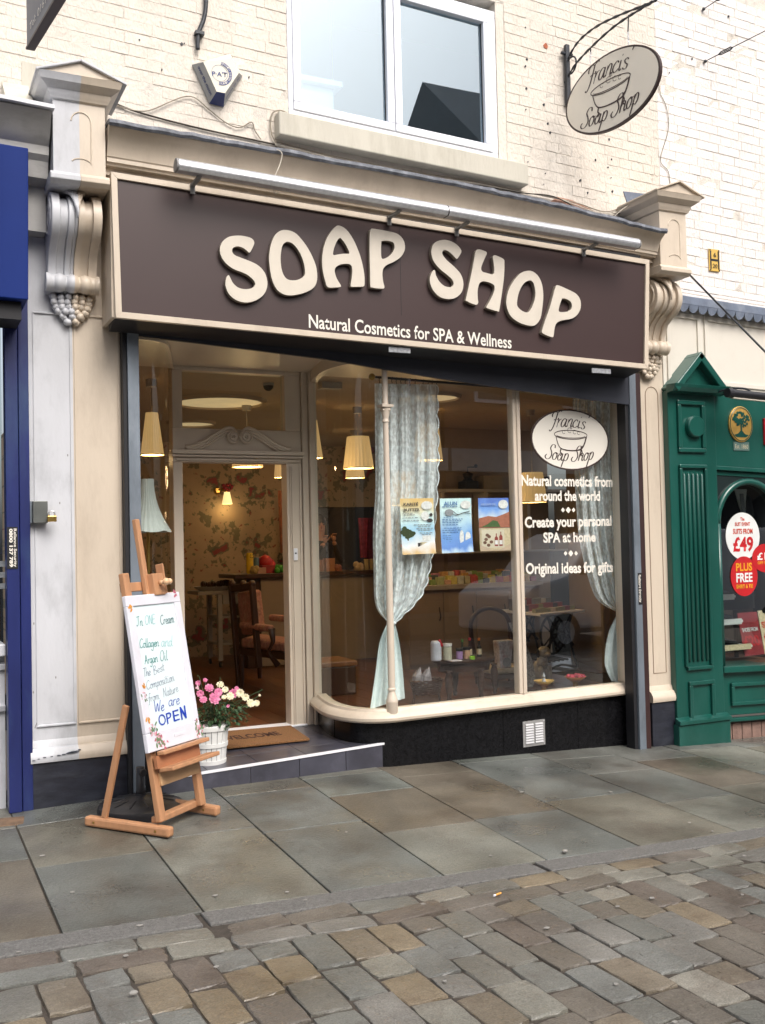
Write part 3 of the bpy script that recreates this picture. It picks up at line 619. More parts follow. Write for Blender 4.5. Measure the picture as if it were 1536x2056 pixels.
# ================================================================= CORNICE, SIGN, LIGHT, SHUTTER
LX = [1.10, 2.15, 3.34, 4.3, 5.12]; LZ = [3.956, 3.938, 3.908, 3.856, 3.786]
def zlead(x): return float(np.interp(x, LX, LZ))
def zst(x): return 3.693-.0289*(x-1.153)
co = empty('shop_cornice', (3.1, -.2, 3.7), 'long cream moulded cornice over the brown shop sign', 'cornice')
mb = MB(); secs = []
for x in np.linspace(1.135, 5.19, 14):
    a, b = zst(x)+.003, zlead(x)-.012; h = b-a
    pr = [(.045, 0), (-.262, 0), (-.262, .17), (-.30, .17), (-.305, .22), (-.318, .24), (-.318, .33), (-.325, .36), (-.33, .46), (-.345, .62), (-.372, .80), (-.41, .93), (-.41, 1.), (.045, 1.06)]
    secs.append([(x, y, a+h*t) for y, t in pr])
loft(mb, secs); o = mk('moulding', mb, M['cream'], co); autosmooth(o, 28)
mb = MB(); secs = []
for i, x in enumerate(np.linspace(1.13, 5.19, 60)):
    z = zlead(x)+rnd.uniform(-.004, .004); j = rnd.uniform(-.006, .006)
    secs.append([(x, .046, z+.035), (x, -.40, z+.012), (x, -.432+j, z+.004), (x, -.437+j, z-.018), (x, -.425+j, z-.032), (x, -.414, z-.02), (x, -.40, z-.008), (x, .046, z+.022)])
loft(mb, secs); o = mk('lead_flashing', mb, M['lead'], co); autosmooth(o, 50)
SG = np.array([[1.153, 3.690], [5.097, 3.576], [5.055, 2.757], [1.169, 2.842]])    # outer corners (x,z)
sg = empty('shop_sign', (3.1, -.2, 2.8), 'long dark brown shop sign with raised cream letters SOAP SHOP', 'shop sign')
ctr = SG.mean(0)
def inset(d):
    return [(SG[0][0]+d, SG[0][1]-d), (SG[1][0]-d, SG[1][1]-d), (SG[2][0]-d, SG[2][1]+d), (SG[3][0]+d, SG[3][1]+d)]
I_ = inset(.036)
mb = MB(); mb.prism([(x, -.322, z) for x, z in inset(.02)], (0, .02, 0)); mk('panel', mb, M['signbrown'], sg)
for i in range(4):
    a, b, c, d = SG[i], SG[(i+1) % 4], I_[(i+1) % 4], I_[i]
    mb = MB(); mb.prism([(a[0], -.337, a[1]), (b[0], -.337, b[1]), (c[0], -.337, c[1]), (d[0], -.337, d[1])], (0, .03, 0)); mk('frame', mb, M['cream'], sg, bevel=.002)
mb = MB(); mb.hexa([(1.153, -.306, 2.85), (1.175, -.306, 2.85), (1.175, -.002, 2.85), (1.153, -.002, 2.85), (1.153, -.306, 3.69), (1.175, -.306, 3.69), (1.175, -.002, 3.69), (1.153, -.002, 3.69)]); mk('side_board', mb, M['cream'], sg)
mb = MB(); mb.hexa([(5.04, -.306, 2.77), (5.06, -.306, 2.77), (5.06, -.002, 2.77), (5.04, -.002, 2.77), (5.075, -.306, 3.57), (5.095, -.306, 3.57), (5.095, -.002, 3.57), (5.075, -.002, 3.57)]); mk('side_board', mb, M['cream'], sg)
mb = MB(); mb.extr([(-.303, 2.852), (-.303, 3.69), (-.285, 3.69), (-.285, 2.852)], 1.18, 5.04, .021); mk('backing', mb, M['black'], sg)
# raised letters traced as outlines; (a = picture offset, scale)
T1 = lambda L: [(400+x/3.657, 420+y/3.657) for x, y in L]
T2 = lambda L: [(800+x/2.844, 420+y/2.844) for x, y in L]
LET = {
 'S': (T1, [[(370,318),(390,285),(404,245),(385,215),(335,199),(280,194),(220,203),(175,235),(153,285),(160,340),(195,395),(250,437),(310,460),(355,482),(395,515),(412,548),(392,578),(345,588),(290,578),(250,545),(228,505),(215,484),(198,510),(194,560),(215,615),(260,660),(330,684),(400,675),(460,640),(493,590),(500,530),(480,465),(435,415),(375,383),(310,358),(262,338),(242,312),(248,284),(280,272),(320,282),(350,303)]]),
 'O': (T1, [[(640,153),(590,162),(548,205),(523,280),(514,360),(521,440),(537,520),(572,590),(630,627),(700,630),(780,610),(840,575),(865,520),(862,440),(840,370),(800,290),(750,220),(700,172)],[(640,240),(612,265),(600,320),(598,390),(610,460),(635,505),(670,522),(720,520),(760,500),(778,470),(770,400),(745,330),(710,275),(675,245)]]),
 'A': (T1, [[(1025,120),(990,140),(945,200),(915,280),(903,380),(912,470),(927,530),(945,572),(1000,574),(1036,570),(1038,556),(1010,510),(995,460),(1000,430),(1030,408),(1080,400),(1115,410),(1125,450),(1120,510),(1113,556),(1120,568),(1170,569),(1205,566),(1214,550),(1212,480),(1195,390),(1170,310),(1130,220),(1080,150)],[(1030,212),(1010,235),(990,285),(982,325),(990,338),(1020,333),(1060,328),(1095,327),(1103,318),(1085,275),(1060,235),(1042,214)]]),
 'P': (T1, [[(1262,148),(1275,143),(1350,155),(1440,175),(1485,205),(1508,250),(1508,300),(1480,350),(1430,385),(1385,405),(1355,430),(1345,470),(1350,530),(1359,568),(1352,582),(1300,580),(1266,573),(1257,560),(1255,450),(1252,300),(1254,170)],[(1345,232),(1390,232),(1425,245),(1435,275),(1425,310),(1395,345),(1355,365),(1338,355),(1335,300),(1337,250)]]),
 's': (T2, [[(333,283),(350,262),(359,235),(330,200),(290,180),(250,176),(210,190),(192,220),(190,260),(207,305),(242,345),(280,375),(308,402),(316,428),(300,445),(265,440),(235,415),(215,380),(207,347),(187,370),(180,410),(197,460),(237,500),(290,513),(335,500),(365,465),(370,415),(355,370),(320,330),(280,295),(255,265),(250,245),(262,233),(285,240),(312,262)]]),
 'h': (T2, [[(460,230),(485,236),(505,248),(495,275),(478,315),(472,340),(480,357),(505,365),(540,372),(548,350),(545,310),(540,275),(546,265),(558,265),(600,285),(605,310),(603,380),(595,450),(585,520),(576,575),(568,583),(510,565),(505,555),(525,520),(545,475),(550,445),(540,428),(510,415),(480,412),(462,425),(452,465),(453,510),(455,535),(440,545),(390,524),(387,510),(402,440),(417,370),(432,290),(442,240)]]),
 'o': (T2, [[(740,352),(700,365),(662,405),(633,455),(618,510),(620,560),(642,610),(687,645),(740,663),(780,662),(810,625),(822,560),(827,490),(820,430),(800,385),(770,358)],[(745,407),(715,425),(690,470),(678,520),(680,555),(705,580),(735,590),(755,575),(775,530),(783,480),(775,430),(762,410)]]),
 'p': (T2, [[(912,435),(960,455),(1010,480),(1035,510),(1042,550),(1030,590),(1000,620),(960,630),(925,637),(900,655),(890,690),(886,722),(875,730),(824,708),(822,690),(837,640),(862,570),(882,500),(898,445)],[(945,508),(975,520),(990,540),(988,570),(965,585),(930,588),(915,580),(922,545),(933,515)]]),
}
LT = .036
for k, (T, loops) in LET.items():
    L2 = []
    for lp in loops:
        q = [PY(a, b, -.322-LT) for a, b in T(lp)]; L2.append([(v[0], v[1]) for v in crom([(v[0], v[2]) for v in q], 3, True)])
    me = curve_mesh(L2, LT-.002, .0008)
    for v in me.vertices: v.co = Vector((v.co.x, -.322-LT/2-v.co.z, v.co.y))
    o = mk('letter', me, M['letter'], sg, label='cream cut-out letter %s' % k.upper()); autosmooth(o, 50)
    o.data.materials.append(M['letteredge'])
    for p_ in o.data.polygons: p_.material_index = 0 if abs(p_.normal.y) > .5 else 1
text_on('tagline', 'Natural Cosmetics for SPA & Wellness', PY(620, 657.5, -.323), PY(1027, 699.5, -.323), .088, M['print'], sg, .015)
mb = MB(); mb.box(3.02, -.3235, 3.0, 3.022, -.3222, 3.60); mk('panel_joint', mb, M['black'], sg)
# tube light
tl = empty('tube_light', (3.1, -.5, 3.66), 'long silver tube light on short brackets above the brown sign', 'light')
A_, B_ = PY(356, 334, -.5), PY(1277, 492, -.5); J_ = A_+(B_-A_)*((PY(895, 427, -.5)[0]-A_[0])/(B_[0]-A_[0]))
def hood(a, b):
    m = MB(); pr = [(math.cos(t)*.047, math.sin(t)*.046) for t in np.linspace(-.4, math.pi+.4, 18)]+[(-.03, -.03), (.03, -.03)]
    loft(m, [[(p[0], p[1]+q[0], p[2]+q[1]) for q in pr] for p in (a, b)]); return m
gp = (B_-A_)/np.linalg.norm(B_-A_)*.004
for a, b in ((A_, J_-gp), (J_+gp, B_)): o = mk('hood', hood(a, b), M['alu'], tl); autosmooth(o, 40)
mk('joint_ring', hood(J_-gp*1, J_+gp*1), M['black'], tl)
d = (B_-A_)/np.linalg.norm(B_-A_)
for p, s in ((A_, -1), (B_, 1)): mk('end_cap', hood(p+d*s*.001, p+d*s*.012), M['alud'], tl, bevel=.003)
for px in (402, 803, 940, 1197):
    t = (PY(px, 427, -.5)[0]-A_[0])/(B_[0]-A_[0]); c = A_+(B_-A_)*t; mb = MB(); zt = zst(c[0])
    mb.hexa([(c[0]+x, y, z) for z, ys in ((c[2]-.045, (-.49, -.345)), (c[2]-.033, (-.50, -.345))) for x, y in ((-.014, ys[0]), (.014, ys[0]), (.014, ys[1]), (-.014, ys[1]))])
    mb.box(c[0]-.014, -.349, zt-.06, c[0]+.014, -.339, c[2]-.03); mk('bracket', mb, M['alud'], tl)
# roller shutter
sh = empty('roller_shutter', (3.2, -.1, 2.7), 'dark rolled-up shutter with blue grey guide rails round the soap shop front', 'shutter')
def rail(x0, x1, zt, zb, y0, y1, m, n='guide_rail', lean=0.):
    b = MB(); b.hexa([(x0+lean, y0, zb), (x1+lean, y0, zb), (x1+lean, y1, zb), (x0+lean, y1, zb), (x0, y0, zt), (x1, y0, zt), (x1, y1, zt), (x0, y1, zt)]); return mk(n, b, m, sh, bevel=.003)
rail(1.284, 1.353, 2.83, zg(1.3, 0), -.09, .04, M['steel']); rail(1.257, 1.282, 2.83, zg(1.3, 0), -.078, -.003, M['black'], 'rail_seal')
rail(5.076, 5.137, 2.77, zg(5.2, 0)-.01, -.09, .02, M['steel']); rail(5.139, 5.190, 2.77, zg(5.2, 0)-.01, -.08, .05, M['maroon'], 'rail_trim'); rail(5.044, 5.074, 2.77, zg(5.2, 0)-.01, -.07, .03, M['black'], 'rail_seal')
def PYz(px, py, Y): p = PY(px, py, Y); return p
mb = MB(); lo = [PY(a, b, -.07) for a, b in ((268, 675), (400, 690), (640, 720), (860, 757), (1059, 787), (1262, 813))]
q = [(p[0], 0, p[2]) for p in lo]; secs = []
for p in q: secs.append([(p[0], -.082, 2.95), (p[0], -.082, p[2]), (p[0], -.058, p[2]), (p[0], -.058, 2.95)])
loft(mb, secs); mk('curtain', mb, M['curtainsteel'], sh)
mb = MB(); secs = []
for i, p in enumerate(q):
    px_ = min(max(p[0], 1.18), 5.04) if 0 < i < len(q)-1 else (1.176 if i == 0 else 5.045)
    zz = SG[3][1]+(SG[2][1]-SG[3][1])*(px_-SG[3][0])/(SG[2][0]-SG[3][0]); p = (px_, 0, p[2])
    secs.append([(p[0], -.30, zz+.05), (p[0], -.30, zz+.005), (p[0], -.084, zz-.03), (p[0], -.084, zz+.05)])
loft(mb, secs); mk('box_soffit', mb, M['black'], sh)
def plate(px, py, w, h, txt, Y, parent):
    p = PY(px, py, Y); mb = MB(); mb.box(p[0]-w/2, Y-.004, p[2]-h/2, p[0]+w/2, Y, p[2]+h/2); o = mk('maker_plate', mb, mat('plate_grey', (.30, .31, .33), .5, .3, 60), parent, bevel=.002); return p
plate(802, 703, .16, .035, '', -.31, sh)
p = plate(1207, 745, .17, .035, '', -.31, sh)
# sticker on right rail: rotated lettering
p = PY(1286, 1182, -.091); mb = MB(); mb.box(p[0]-.022, -.0935, p[2]-.12, p[0]+.016, -.091, p[2]+.12); st = mk('sticker', mb, M['black'], sh)
text_on('lettering', 'Reliance Security', (p[0]-.012, -.094, p[2]+.105), (p[0]-.012, -.094, p[2]-.105), .016, M['print'], st, .02, up=(1, 0, 0), lift=.001)
text_on('lettering', '0800 137 789', (p[0]-.020, -.094, p[2]+.1), (p[0]-.020, -.094, p[2]-.1), .006, M['print'], st, .02, up=(1, 0, 0), lift=.001)
# ================================================================= PILASTERS WITH CONSOLES
def pilaster(x0, x1, bx0, bx1, drop, label, mats, zb, split=None, arch=False):
    """shaft x0..x1 on y=0; console/cap block bx0..bx1; everything above is lowered by drop"""
    root = empty('pilaster', ((x0+x1)/2, 0, zb), label, 'pilaster'); D = -drop
    sp = split
    def two(name, fn, lab=('', ''), **kw):      # builds the piece in two colours where it is painted in halves
        if sp is None: o = mk(name, fn(None, None), mats[1], root, **kw); return [o]
        return [mk(name, fn(None, sp), mats[0], root, label='grey white half', **kw), mk(name, fn(sp, None), mats[1], root, label='cream half', **kw)]
    def clip(a, b, lo, hi): return (a if lo is None else max(a, lo)), (b if hi is None else min(b, hi))
    zs = .285+D*.45
    def shaft(lo, hi): a, b = clip(x0, x1, lo, hi); return MB().box(a, 0, zs, b, .30, 3.62+D)
    two('shaft', shaft)
    def mould(lo, hi):
        a, b = clip(x0-.012, x1+.02, lo, hi); m = MB()
        m.extr([(0, zs+.125), (-.012, zs+.10), (-.015, zs+.085), (-.03, zs+.08), (-.05, zs+.05), (-.055, zs+.025), (-.048, zs+.003), (0, zs+.001)], a, b, .0); return m
    for o in two('base_moulding', mould): autosmooth(o, 30)
    m = MB(); m.box(x0-.01, -.035, zb-.1, x1+.03, .3, zs); mk('plinth', m, M['plinth'], root, bevel=.006)
    if not arch:
        for a, b, mm in ((x0+.03, split-.008, mats[0]), (split+.008, x1-.022, mats[1])):
            z0, z1 = zs+.20, 2.905; m = MB(); t = .012
            m.extr([(0.0, z0), (-.012, z0+.004), (-.012, z0+.010), (0, z0+.015)], a, b, -.0); m.extr([(0, z1), (-.012, z1+.004), (-.012, z1+.010), (0, z1+.015)], a, b)
            m.box(a-.0, -.008, z0+.012, a+.010, 0, z1+.004); m.box(b-.010, -.008, z0+.012, b, 0, z1+.004); mk('beading', m, mm, root)
    else:
        a, b = x0+.045, x1-.055; z0, z1 = .46, 2.62; c = (a+b)/2; r = (b-a)/2; m = MB()
        pts = [(c+r*math.cos(t), -.0015, z1+r*1.1*math.sin(t)) for t in np.linspace(math.pi, 0, 15)]; pts = [(a, -.0015, z0)]+pts+[(b, -.0015, z0), (a, -.0015, z0)]
        m.tube(pts, .0035, 6); mk('panel_groove', m, mat('groove_shadow_gap', (.30, .22, .16), .8), root)
    # block
    yb = -.345; zb0, zb1 = 3.625+D, 4.065+D
    def block(lo, hi): a, b = clip(bx0, bx1, lo, hi); return MB().box(a, yb, zb0, b, .05, zb1)
    two('block', block)
    def base(lo, hi):
        a, b = clip(bx0-.02, bx1+.02, lo, hi); m = MB(); m.extr([(.0, zb0+.02), (yb-.012, zb0+.02), (yb-.028, zb0+.0), (yb-.028, zb0-.025), (yb+.0, zb0-.045), (0, zb0-.045)], a, b); return m
    two('block_base', base, bevel=.004)
    def cap(lo, hi):
        m = MB(); w = [(0, .0), (.015, .008), (.02, .022), (.028, .034), (.03, .055), (.05, .066), (.075, .085), (.085, .112), (.09, .122)]
        P = []
        for e, z in w:
            a, b = bx0-e, bx1+e
            P.append((clip(a, b, lo, hi), yb-e, zb1-.01+z))
        secs = [[(a, y, z), (b, y, z), (b, .05, z), (a, .05, z)] for (a, b), y, z in P]; loft(m, secs); return m
    for o in two('cap_moulding', cap): autosmooth(o, 30)
    zc = zb1+.114; e = .10; mid = (bx0+bx1)/2
    m = MB(); m.prism([(bx0-e+.02, yb-.075, zc), (bx1+e-.02, yb-.075, zc), (mid, yb-.075, zc+.078)], (0, .38, 0)); mk('pediment', m, mats[1], root)
    m = MB()
    for a, b in (((bx0-e, zc+.004), (mid, zc+.094)), ((mid, zc+.094), (bx1+e+.01, zc+.0))):
        m.prism([(a[0], yb-.095, a[1]), (b[0], yb-.095, b[1]), (b[0], yb-.095, b[1]-.014), (a[0], yb-.095, a[1]-.014)], (0, .46, 0))
    mk('coping', m, M['whitepaint'] if split else mats[1], root, bevel=.003)
    # arched groove on the block
    m = MB(); c = (bx0+bx1)/2+.01; r = .055; pts = [(c+r*math.cos(t), yb-.001, zb1-.115+r*math.sin(t)) for t in np.linspace(math.pi, 0, 11)]
    m.tube(pts+[(c+r, yb-.001, zb0+.09)], .0045, 6)
    m.tube([(c+r*math.cos(t), yb-.001, zb0+.085+r*.5*math.sin(t)) for t in np.linspace(math.pi*.9, 0, 8)], .004, 6); mk('block_groove', m, mats[1], root)
    # console
    zt = zb0-.047; k = np.array([0, 0])
    def prof(g):        # g = how proud this strip stands
        pts = [(0, zt)]
        for t in np.linspace(R_(90), R_(255), 14): pts.append((-.16+(.135+g)*math.cos(t), zt-.145+(.135+g)*math.sin(t)))
        pts += [(-.125-g*.8, zt-.33), (-.088-g*.8, zt-.41), (-.085-g*.8, zt-.455)]
        for t in np.linspace(R_(120), R_(290), 9): pts.append((-.082+(.045+g*.5)*math.cos(t), zt-.50+(.045+g*.5)*math.sin(t)))
        pts += [(0, zt-.56)]; return pts
    cx0, cx1 = bx0-.005, bx1-.015; W_ = cx1-cx0; st = [(0, .17, .012), (.17, .34, -.016), (.34, .46, .0), (.46, .54, -.012), (.54, .66, .0), (.66, .83, -.016), (.83, 1, .012)]
    def cons(lo, hi):
        m = MB()
        for i, (a, b, g) in enumerate(st):
            A, B = clip(cx0+a*W_, cx0+b*W_, lo, hi)
            if B > A+1e-4: m.extr(prof(g), A, B)
        return m
    for o in two('console', cons, bevel=.005): autosmooth(o, 35)
    for xx, s in ((cx0-.001, -1), (cx1+.001, 1)):      # side volutes
        for cy, cz, rr, tw in ((-.16, zt-.145, .112, 2.4), (-.082, zt-.50, .036, 1.6)):
            sp_ = [(xx, cy+rr*(1-t/(tw*2*math.pi)*.93)*math.cos(t+2), cz+rr*(1-t/(tw*2*math.pi)*.93)*math.sin(t+2)) for t in np.linspace(0, tw*2*math.pi, 44)]
            m = MB(); m.tube(sp_, [.009*(1-.6*i/43) for i in range(44)], 6); mk('volute', m, mats[0] if sp and s < 0 else mats[1], root, smooth=True)
    m = MB()      # turned roll under the scroll
    def roll(lo, hi):
        m = MB(); a0, a1 = clip(cx0-.012, cx1+.012, lo, hi); pr = []
        for t in np.linspace(0, 1, 41):
            x = cx0-.012+(W_+.024)*t
            if a0-.004 <= x <= a1+.004: pr.append((.036+.020*abs(math.sin(t*math.pi*4+math.pi/2))**.7, x))
        m.lathe(pr, (0, -.088, zt-.50), 16, 'x'); return m
    for o in two('turned_roll', roll): autosmooth(o, 45)
    def leaf(lo, hi):
        m = MB(); c = (cx0+cx1)/2
        for j, q in enumerate(np.linspace(-1, 1, 7)):
            xx = c+q*.052; L = .17-.085*abs(q)
            if (lo is not None and xx < lo-.002) or (hi is not None and xx > hi+.002): continue
            pts = [(c+q*.058*(1-u**1.6*.75), -.16+.160*math.cos(R_(96+u*(96-50*abs(q)))), zt-.145+.160*math.sin(R_(96+u*(96-50*abs(q))))) for u in np.linspace(0, 1, 7)]
            m.tube(pts, [.011, .014, .015, .014, .012, .010, .005], 7)
        return m
    two('leaf', leaf, smooth=True)
    def grapes(lo, hi):
        m = MB(); c = (cx0+cx1)/2; r = random.Random(5)
        for row in range(6):
            wd = .115*(1-(row/6)**1.8)+.010; n = max(1, int(wd*2/.036))
            for i in range(n):
                xx = c+(-1+2*(i+.5)/n)*wd+r.uniform(-.004, .004)
                if (lo is not None and xx < lo) or (hi is not None and xx >= hi): continue
                m.ball((xx, -.062+.03*((xx-c)/.12)**2+r.uniform(-.008, .008)+.03*row/6, zt-.572-row*.028+r.uniform(-.004, .004)), r.uniform(.019, .023), 10, 8)
                m.ball((xx+.01, -.030, zt-.575-row*.028), .022, 6, 4)
        if not m.v: m.ball((c, -.02, zt-.6), .01)
        return m
    two('grapes', grapes, smooth=True)
    return root
pilaster(.722, 1.272, .833, 1.122, 0, 'left pilaster painted half grey white and half cream, with scroll and grapes', (M['whitepaint'], M['cream']), .02, .978)
pilaster(5.256, 5.480, 5.195, 5.450, .10, 'slim all-cream pilaster beside the green shopfront, with scroll console', (M['cream'], M['cream']), -.10, None, True)
# flaked paint on the left pilaster's base moulding and a crack in its white panel
PL_ = next(o for o in COL.objects if o.name == 'pilaster'); cm = MB()
for px, py, r in ((78, 1524, .006), (90, 1521, .008), (104, 1519, .007), (118, 1517, .010), (128, 1515, .009), (140, 1512, .017), (148, 1510, .016), (154, 1509, .012), (68, 1527, .007), (160, 1505, .006)):
    p_ = PY(px, py, -.056); cm.prism([(p_[0]+r*rnd.uniform(.8, 1.6)*math.cos(2*math.pi*i/8), -.0578, p_[2]+.45*r*rnd.uniform(.6, 1.2)*math.sin(2*math.pi*i/8)) for i in range(8)], (0, .01, 0))
o = mk('flaked_paint', cm, M['lead'], PL_); o['kind'] = 'stuff'
cm = MB(); cm.tube(crom([PY(a, b, -.0005) for a, b in ((75, 1405), (76, 1428), (77, 1445), (72, 1456), (70, 1462))], 4), .0016, 4); mk('crack', cm, M['joint'], PL_)
for px, py in ((136, 914), (67, 1390), (68, 1252), (148, 1290), (112, 1360), (120, 1010), (146, 1160)):
    p_ = PY(px, py, -.001); cm = MB(); cm.prism([(p_[0]+.004*math.cos(t), -.0012, p_[2]+.008*math.sin(t)) for t in np.linspace(0, 5.2, 6)], (0, .002, 0)); mk('paint_chip', cm, M['alud'], PL_)
# lead boxes behind the caps
o = mk('lead_saddle', MB().prism([(1.0+4.02, .045, 4.02), (5.02, -.30, 3.80), (5.02, .045, 3.80)], (.17, 0, 0)), M['leadblue']); tag(o, 'dark lead saddle between the cornice and the right-hand pilaster cap', 'flashing')
mb = MB(); q = [PY(a, b, WYF-.006) for a, b in ((1252, 384), (1305, 390), (1300, 425), (1262, 415))]; mb.prism(q, (0, .008, 0)); mb2 = MB(); o = mk('lead_soaker', mb, M['leadblue']); tag(o, 'grey lead patch dressed up the wall above the right pilaster', 'flashing')
o = mk('lead_saddle', MB().prism([(.60, .045, 4.28), (.60, -.30, 4.0), (.60, .045, 4.0)], (.15, 0, 0)), M['sillstone']); tag(o, 'pale grey lead saddle on the left side of the two-tone pilaster cap', 'flashing')
mb = MB(); q = [PY(a, b, WYF-.006) for a, b in ((44, 122), (68, 128), (100, 133), (90, 175), (44, 180))]; mb.prism(q, (0, .008, 0)); o = mk('lead_soaker', mb, M['sillstone']); tag(o, 'grey lead patch on the wall left of the two-tone pilaster cap', 'flashing')
# ================================================================= SHOPFRONT: STEP, WINDOW, DOORWAY
DY = .95; CZ = 2.82
def gx(px, Y): return PY(px, 1028, Y)[0]
P1 = PY(325, 1564, -.10); P2 = PY(785, 1489.4, 0.)
stp = empty('doorstep', (2.2, .4, .1), 'tiled shop doorstep with slate purple tiles and a white edge strip', 'step')
def sz(x, y): t = np.clip((x-P1[0])/(P2[0]-P1[0]), 0, 1); zf = P1[2]*(1-t)+P2[2]*t; u = np.clip(y/.5, 0, 1); return zf*(1-u)+FL*u
def sy(x): t = (x-P1[0])/(P2[0]-P1[0]); return P1[1]*(1-t)+P2[1]*t
mb = MB(); secs = []
for x in np.linspace(P1[0], 3.05, 12): y = sy(x)+.012; secs.append([(x, y, -.1), (x, y, sz(x, y)-.012), (x, .5, FL-.012), (x, DY+.1, FL-.012), (x, DY+.1, -.1)])
loft(mb, secs); mk('core', mb, M['grout'], stp)
xt = np.arange(P1[0]+.02-.12, 3.2, .335)
for i in range(len(xt)):
    a, b = max(xt[i], P1[0]+.002), min(xt[i]+.331, 3.03)
    if b-a < .03: continue
    mb = MB(); mb.hexa([(a, sy(a), zg(a, 0)-.03), (b, sy(b), zg(b, 0)-.03), (b, sy(b)+.012, zg(b, 0)-.03), (a, sy(a)+.012, zg(a, 0)-.03), (a, sy(a), sz(a, 0)-.012), (b, sy(b), sz(b, 0)-.012), (b, sy(b)+.012, sz(b, 0)-.012), (a, sy(a)+.012, sz(a, 0)-.012)]); mk('riser_tile', mb, M['tile'], stp, bevel=.0015)
yt = [None, .20, .53, .86, 1.05]
for i in range(len(xt)):
    a, b = max(xt[i]+.06, P1[0]+.01), min(xt[i]+.06+.331, 3.03)
    if b-a < .05: continue
    for j in range(4):
        ya, yb = yt[j], yt[j+1]
        A0 = sy(a)+.012 if ya is None else ya+.004; B0 = sy(b)+.012 if ya is None else ya+.004
        mb = MB(); q = [(a, A0), (b, B0), (b, yb), (a, yb)]
        mb.hexa([(x, y, sz(x, y)-.010) for x, y in q]+[(x, y, sz(x, y)) for x, y in q]); mk('floor_tile', mb, M['tile'], stp, bevel=.0015)
mb = MB(); secs = []
for x in (P1[0], P2[0]): y = sy(x); z = sz(x, 0); secs.append([(x, y-.006, z-.011), (x, y-.006, z+.003), (x, y+.014, z+.003), (x, y+.014, z-.011)])
loft(mb, secs); mk('edge_strip', mb, M['nosing'], stp)
GP = crom([(2.88, .90), (2.815, .62), (2.785, .42), (2.79, .27), (2.825, .135), (2.90, .04), (3.02, -.012)], 5)[:-1]+[np.array(p) for p in ((3.03, -.011), (5.14, .11))]
sw = empty('shop_window', (4, .05, .3), 'curved-corner shop window with a cream sill over a black granite base', 'shop window')
mb = MB(); mb.sweep([(-.05, .396), (.018, .396), (.026, .380), (.045, .372), (.062, .358), (.073, .34), (.072, .322), (.06, .309), (.02, .303), (-.05, .303)], GP); o = mk('sill', mb, M['cream'], sw); autosmooth(o, 30)
def granite(path, nm='base_panel'): mb = MB(); mb.sweep([(-.04, .301), (.012, .301), (.012, -.16), (-.04, -.16)], path); o = mk(nm, mb, M['granite'], sw); autosmooth(o, 20); return o
ix = next(i for i, p in enumerate(GP) if p[1] < .17)
L1 = lambda x: (x, WA[1]+(x-WA[0])*WD[1]/WD[0])
granite(GP[:ix+1]); 
p0 = GP[ix]+(GP[ix+1]-GP[ix])*.15
granite([p0]+list(GP[ix+1:-1])+[L1(3.03), L1(3.94)]); granite([L1(3.944), L1(4.62)]); granite([L1(4.624), (5.118, .109)])
mb = MB(); mb.sweep([(0, .301), (.008, .301), (.008, -.1), (0, -.1)], [GP[ix-1], GP[ix+1]]); mk('panel_joint', mb, M['alud'], sw)
mb = MB(); mb.sheet(GP[:-1], .396, CZ); mk('curved_pane', mb, M['curvedglass'], sw, smooth=True)
mx0, mx1 = PW(1033, 1100)[0], PW(1048, 1100)[0]
for a, b in ((3.032, mx0+.01), (mx1-.01, 5.13)): mb = MB(); mb.sheet([L1(a), L1(b)], .396, CZ); mk('pane', mb, M['glass'], sw)
def onwin(x, off=0): p = np.array([*L1(x), 0]); return p+WN*off
def wpost(x0, x1, d0, d1, z0, z1, n, m, **k):
    a, b = onwin(x0), onwin(x1); mb = MB(); q = [a-WN*d0, b-WN*d0, b+WN*d1, a+WN*d1]; mb.hexa([(p[0], p[1], z) for z in (z0, z1) for p in q]); return mk(n, mb, m, sw, **k)
wpost(mx0, mx1, .022, .05, .397, CZ, 'mullion', M['creamdoor'], bevel=.006); wpost((mx0+mx1)/2-.006, (mx0+mx1)/2+.006, .034, -.02, .397, CZ, 'mullion_bead', M['creamdoor'], bevel=.003)
wpost(5.085, 5.117, .03, .06, .397, CZ, 'end_post', M['creamdoor'], bevel=.008)
mb = MB(); mb.sweep([(-.03, 2.74), (.02, 2.74), (.02, 2.82), (-.03, 2.82)], GP); mk('head_rail', mb, M['creamdoor'], sw)
cc = PW(785, 1423, -.0); cx, cy = cc[0]+.0, cc[1]-.018
pr = [(.0, .345), (.036, .345), (.040, .352), (.040, .435), (.042, .44), (.042, .448), (.034, .468), (.026, .50), (.023, .515), (.029, .520), (.029, .53), (.023, .536), (.025, .6), (.023, 1.4), (.019, 2.34)]
mb = MB(); mb.lathe(pr, (cx, cy, 0), 18); o = mk('colonette', mb, M['creamdoor'], sw); autosmooth(o, 40)
mb = MB(); zc = PY(780, 822, cy)[2]; mb.lathe([(.019, zc-.09), (.025, zc-.088), (.025, zc-.08), (.020, zc-.075), (.020, zc-.06), (.030, zc-.02), (.036, zc+.01)], (cx, cy, 0), 16)
for a in range(4): mb.ball((cx+.028*math.cos(a*1.57+.6), cy+.028*math.sin(a*1.57+.6), zc-.005), .013, 8, 6)
mb.box(cx-.042, cy-.042, zc+.012, cx+.042, cy+.042, zc+.03); mb.lathe([(.026, zc+.03), (.020, zc+.045), (.020, CZ)], (cx, cy, 0), 14); o = mk('capital', mb, M['creamdoor'], sw); autosmooth(o, 45)
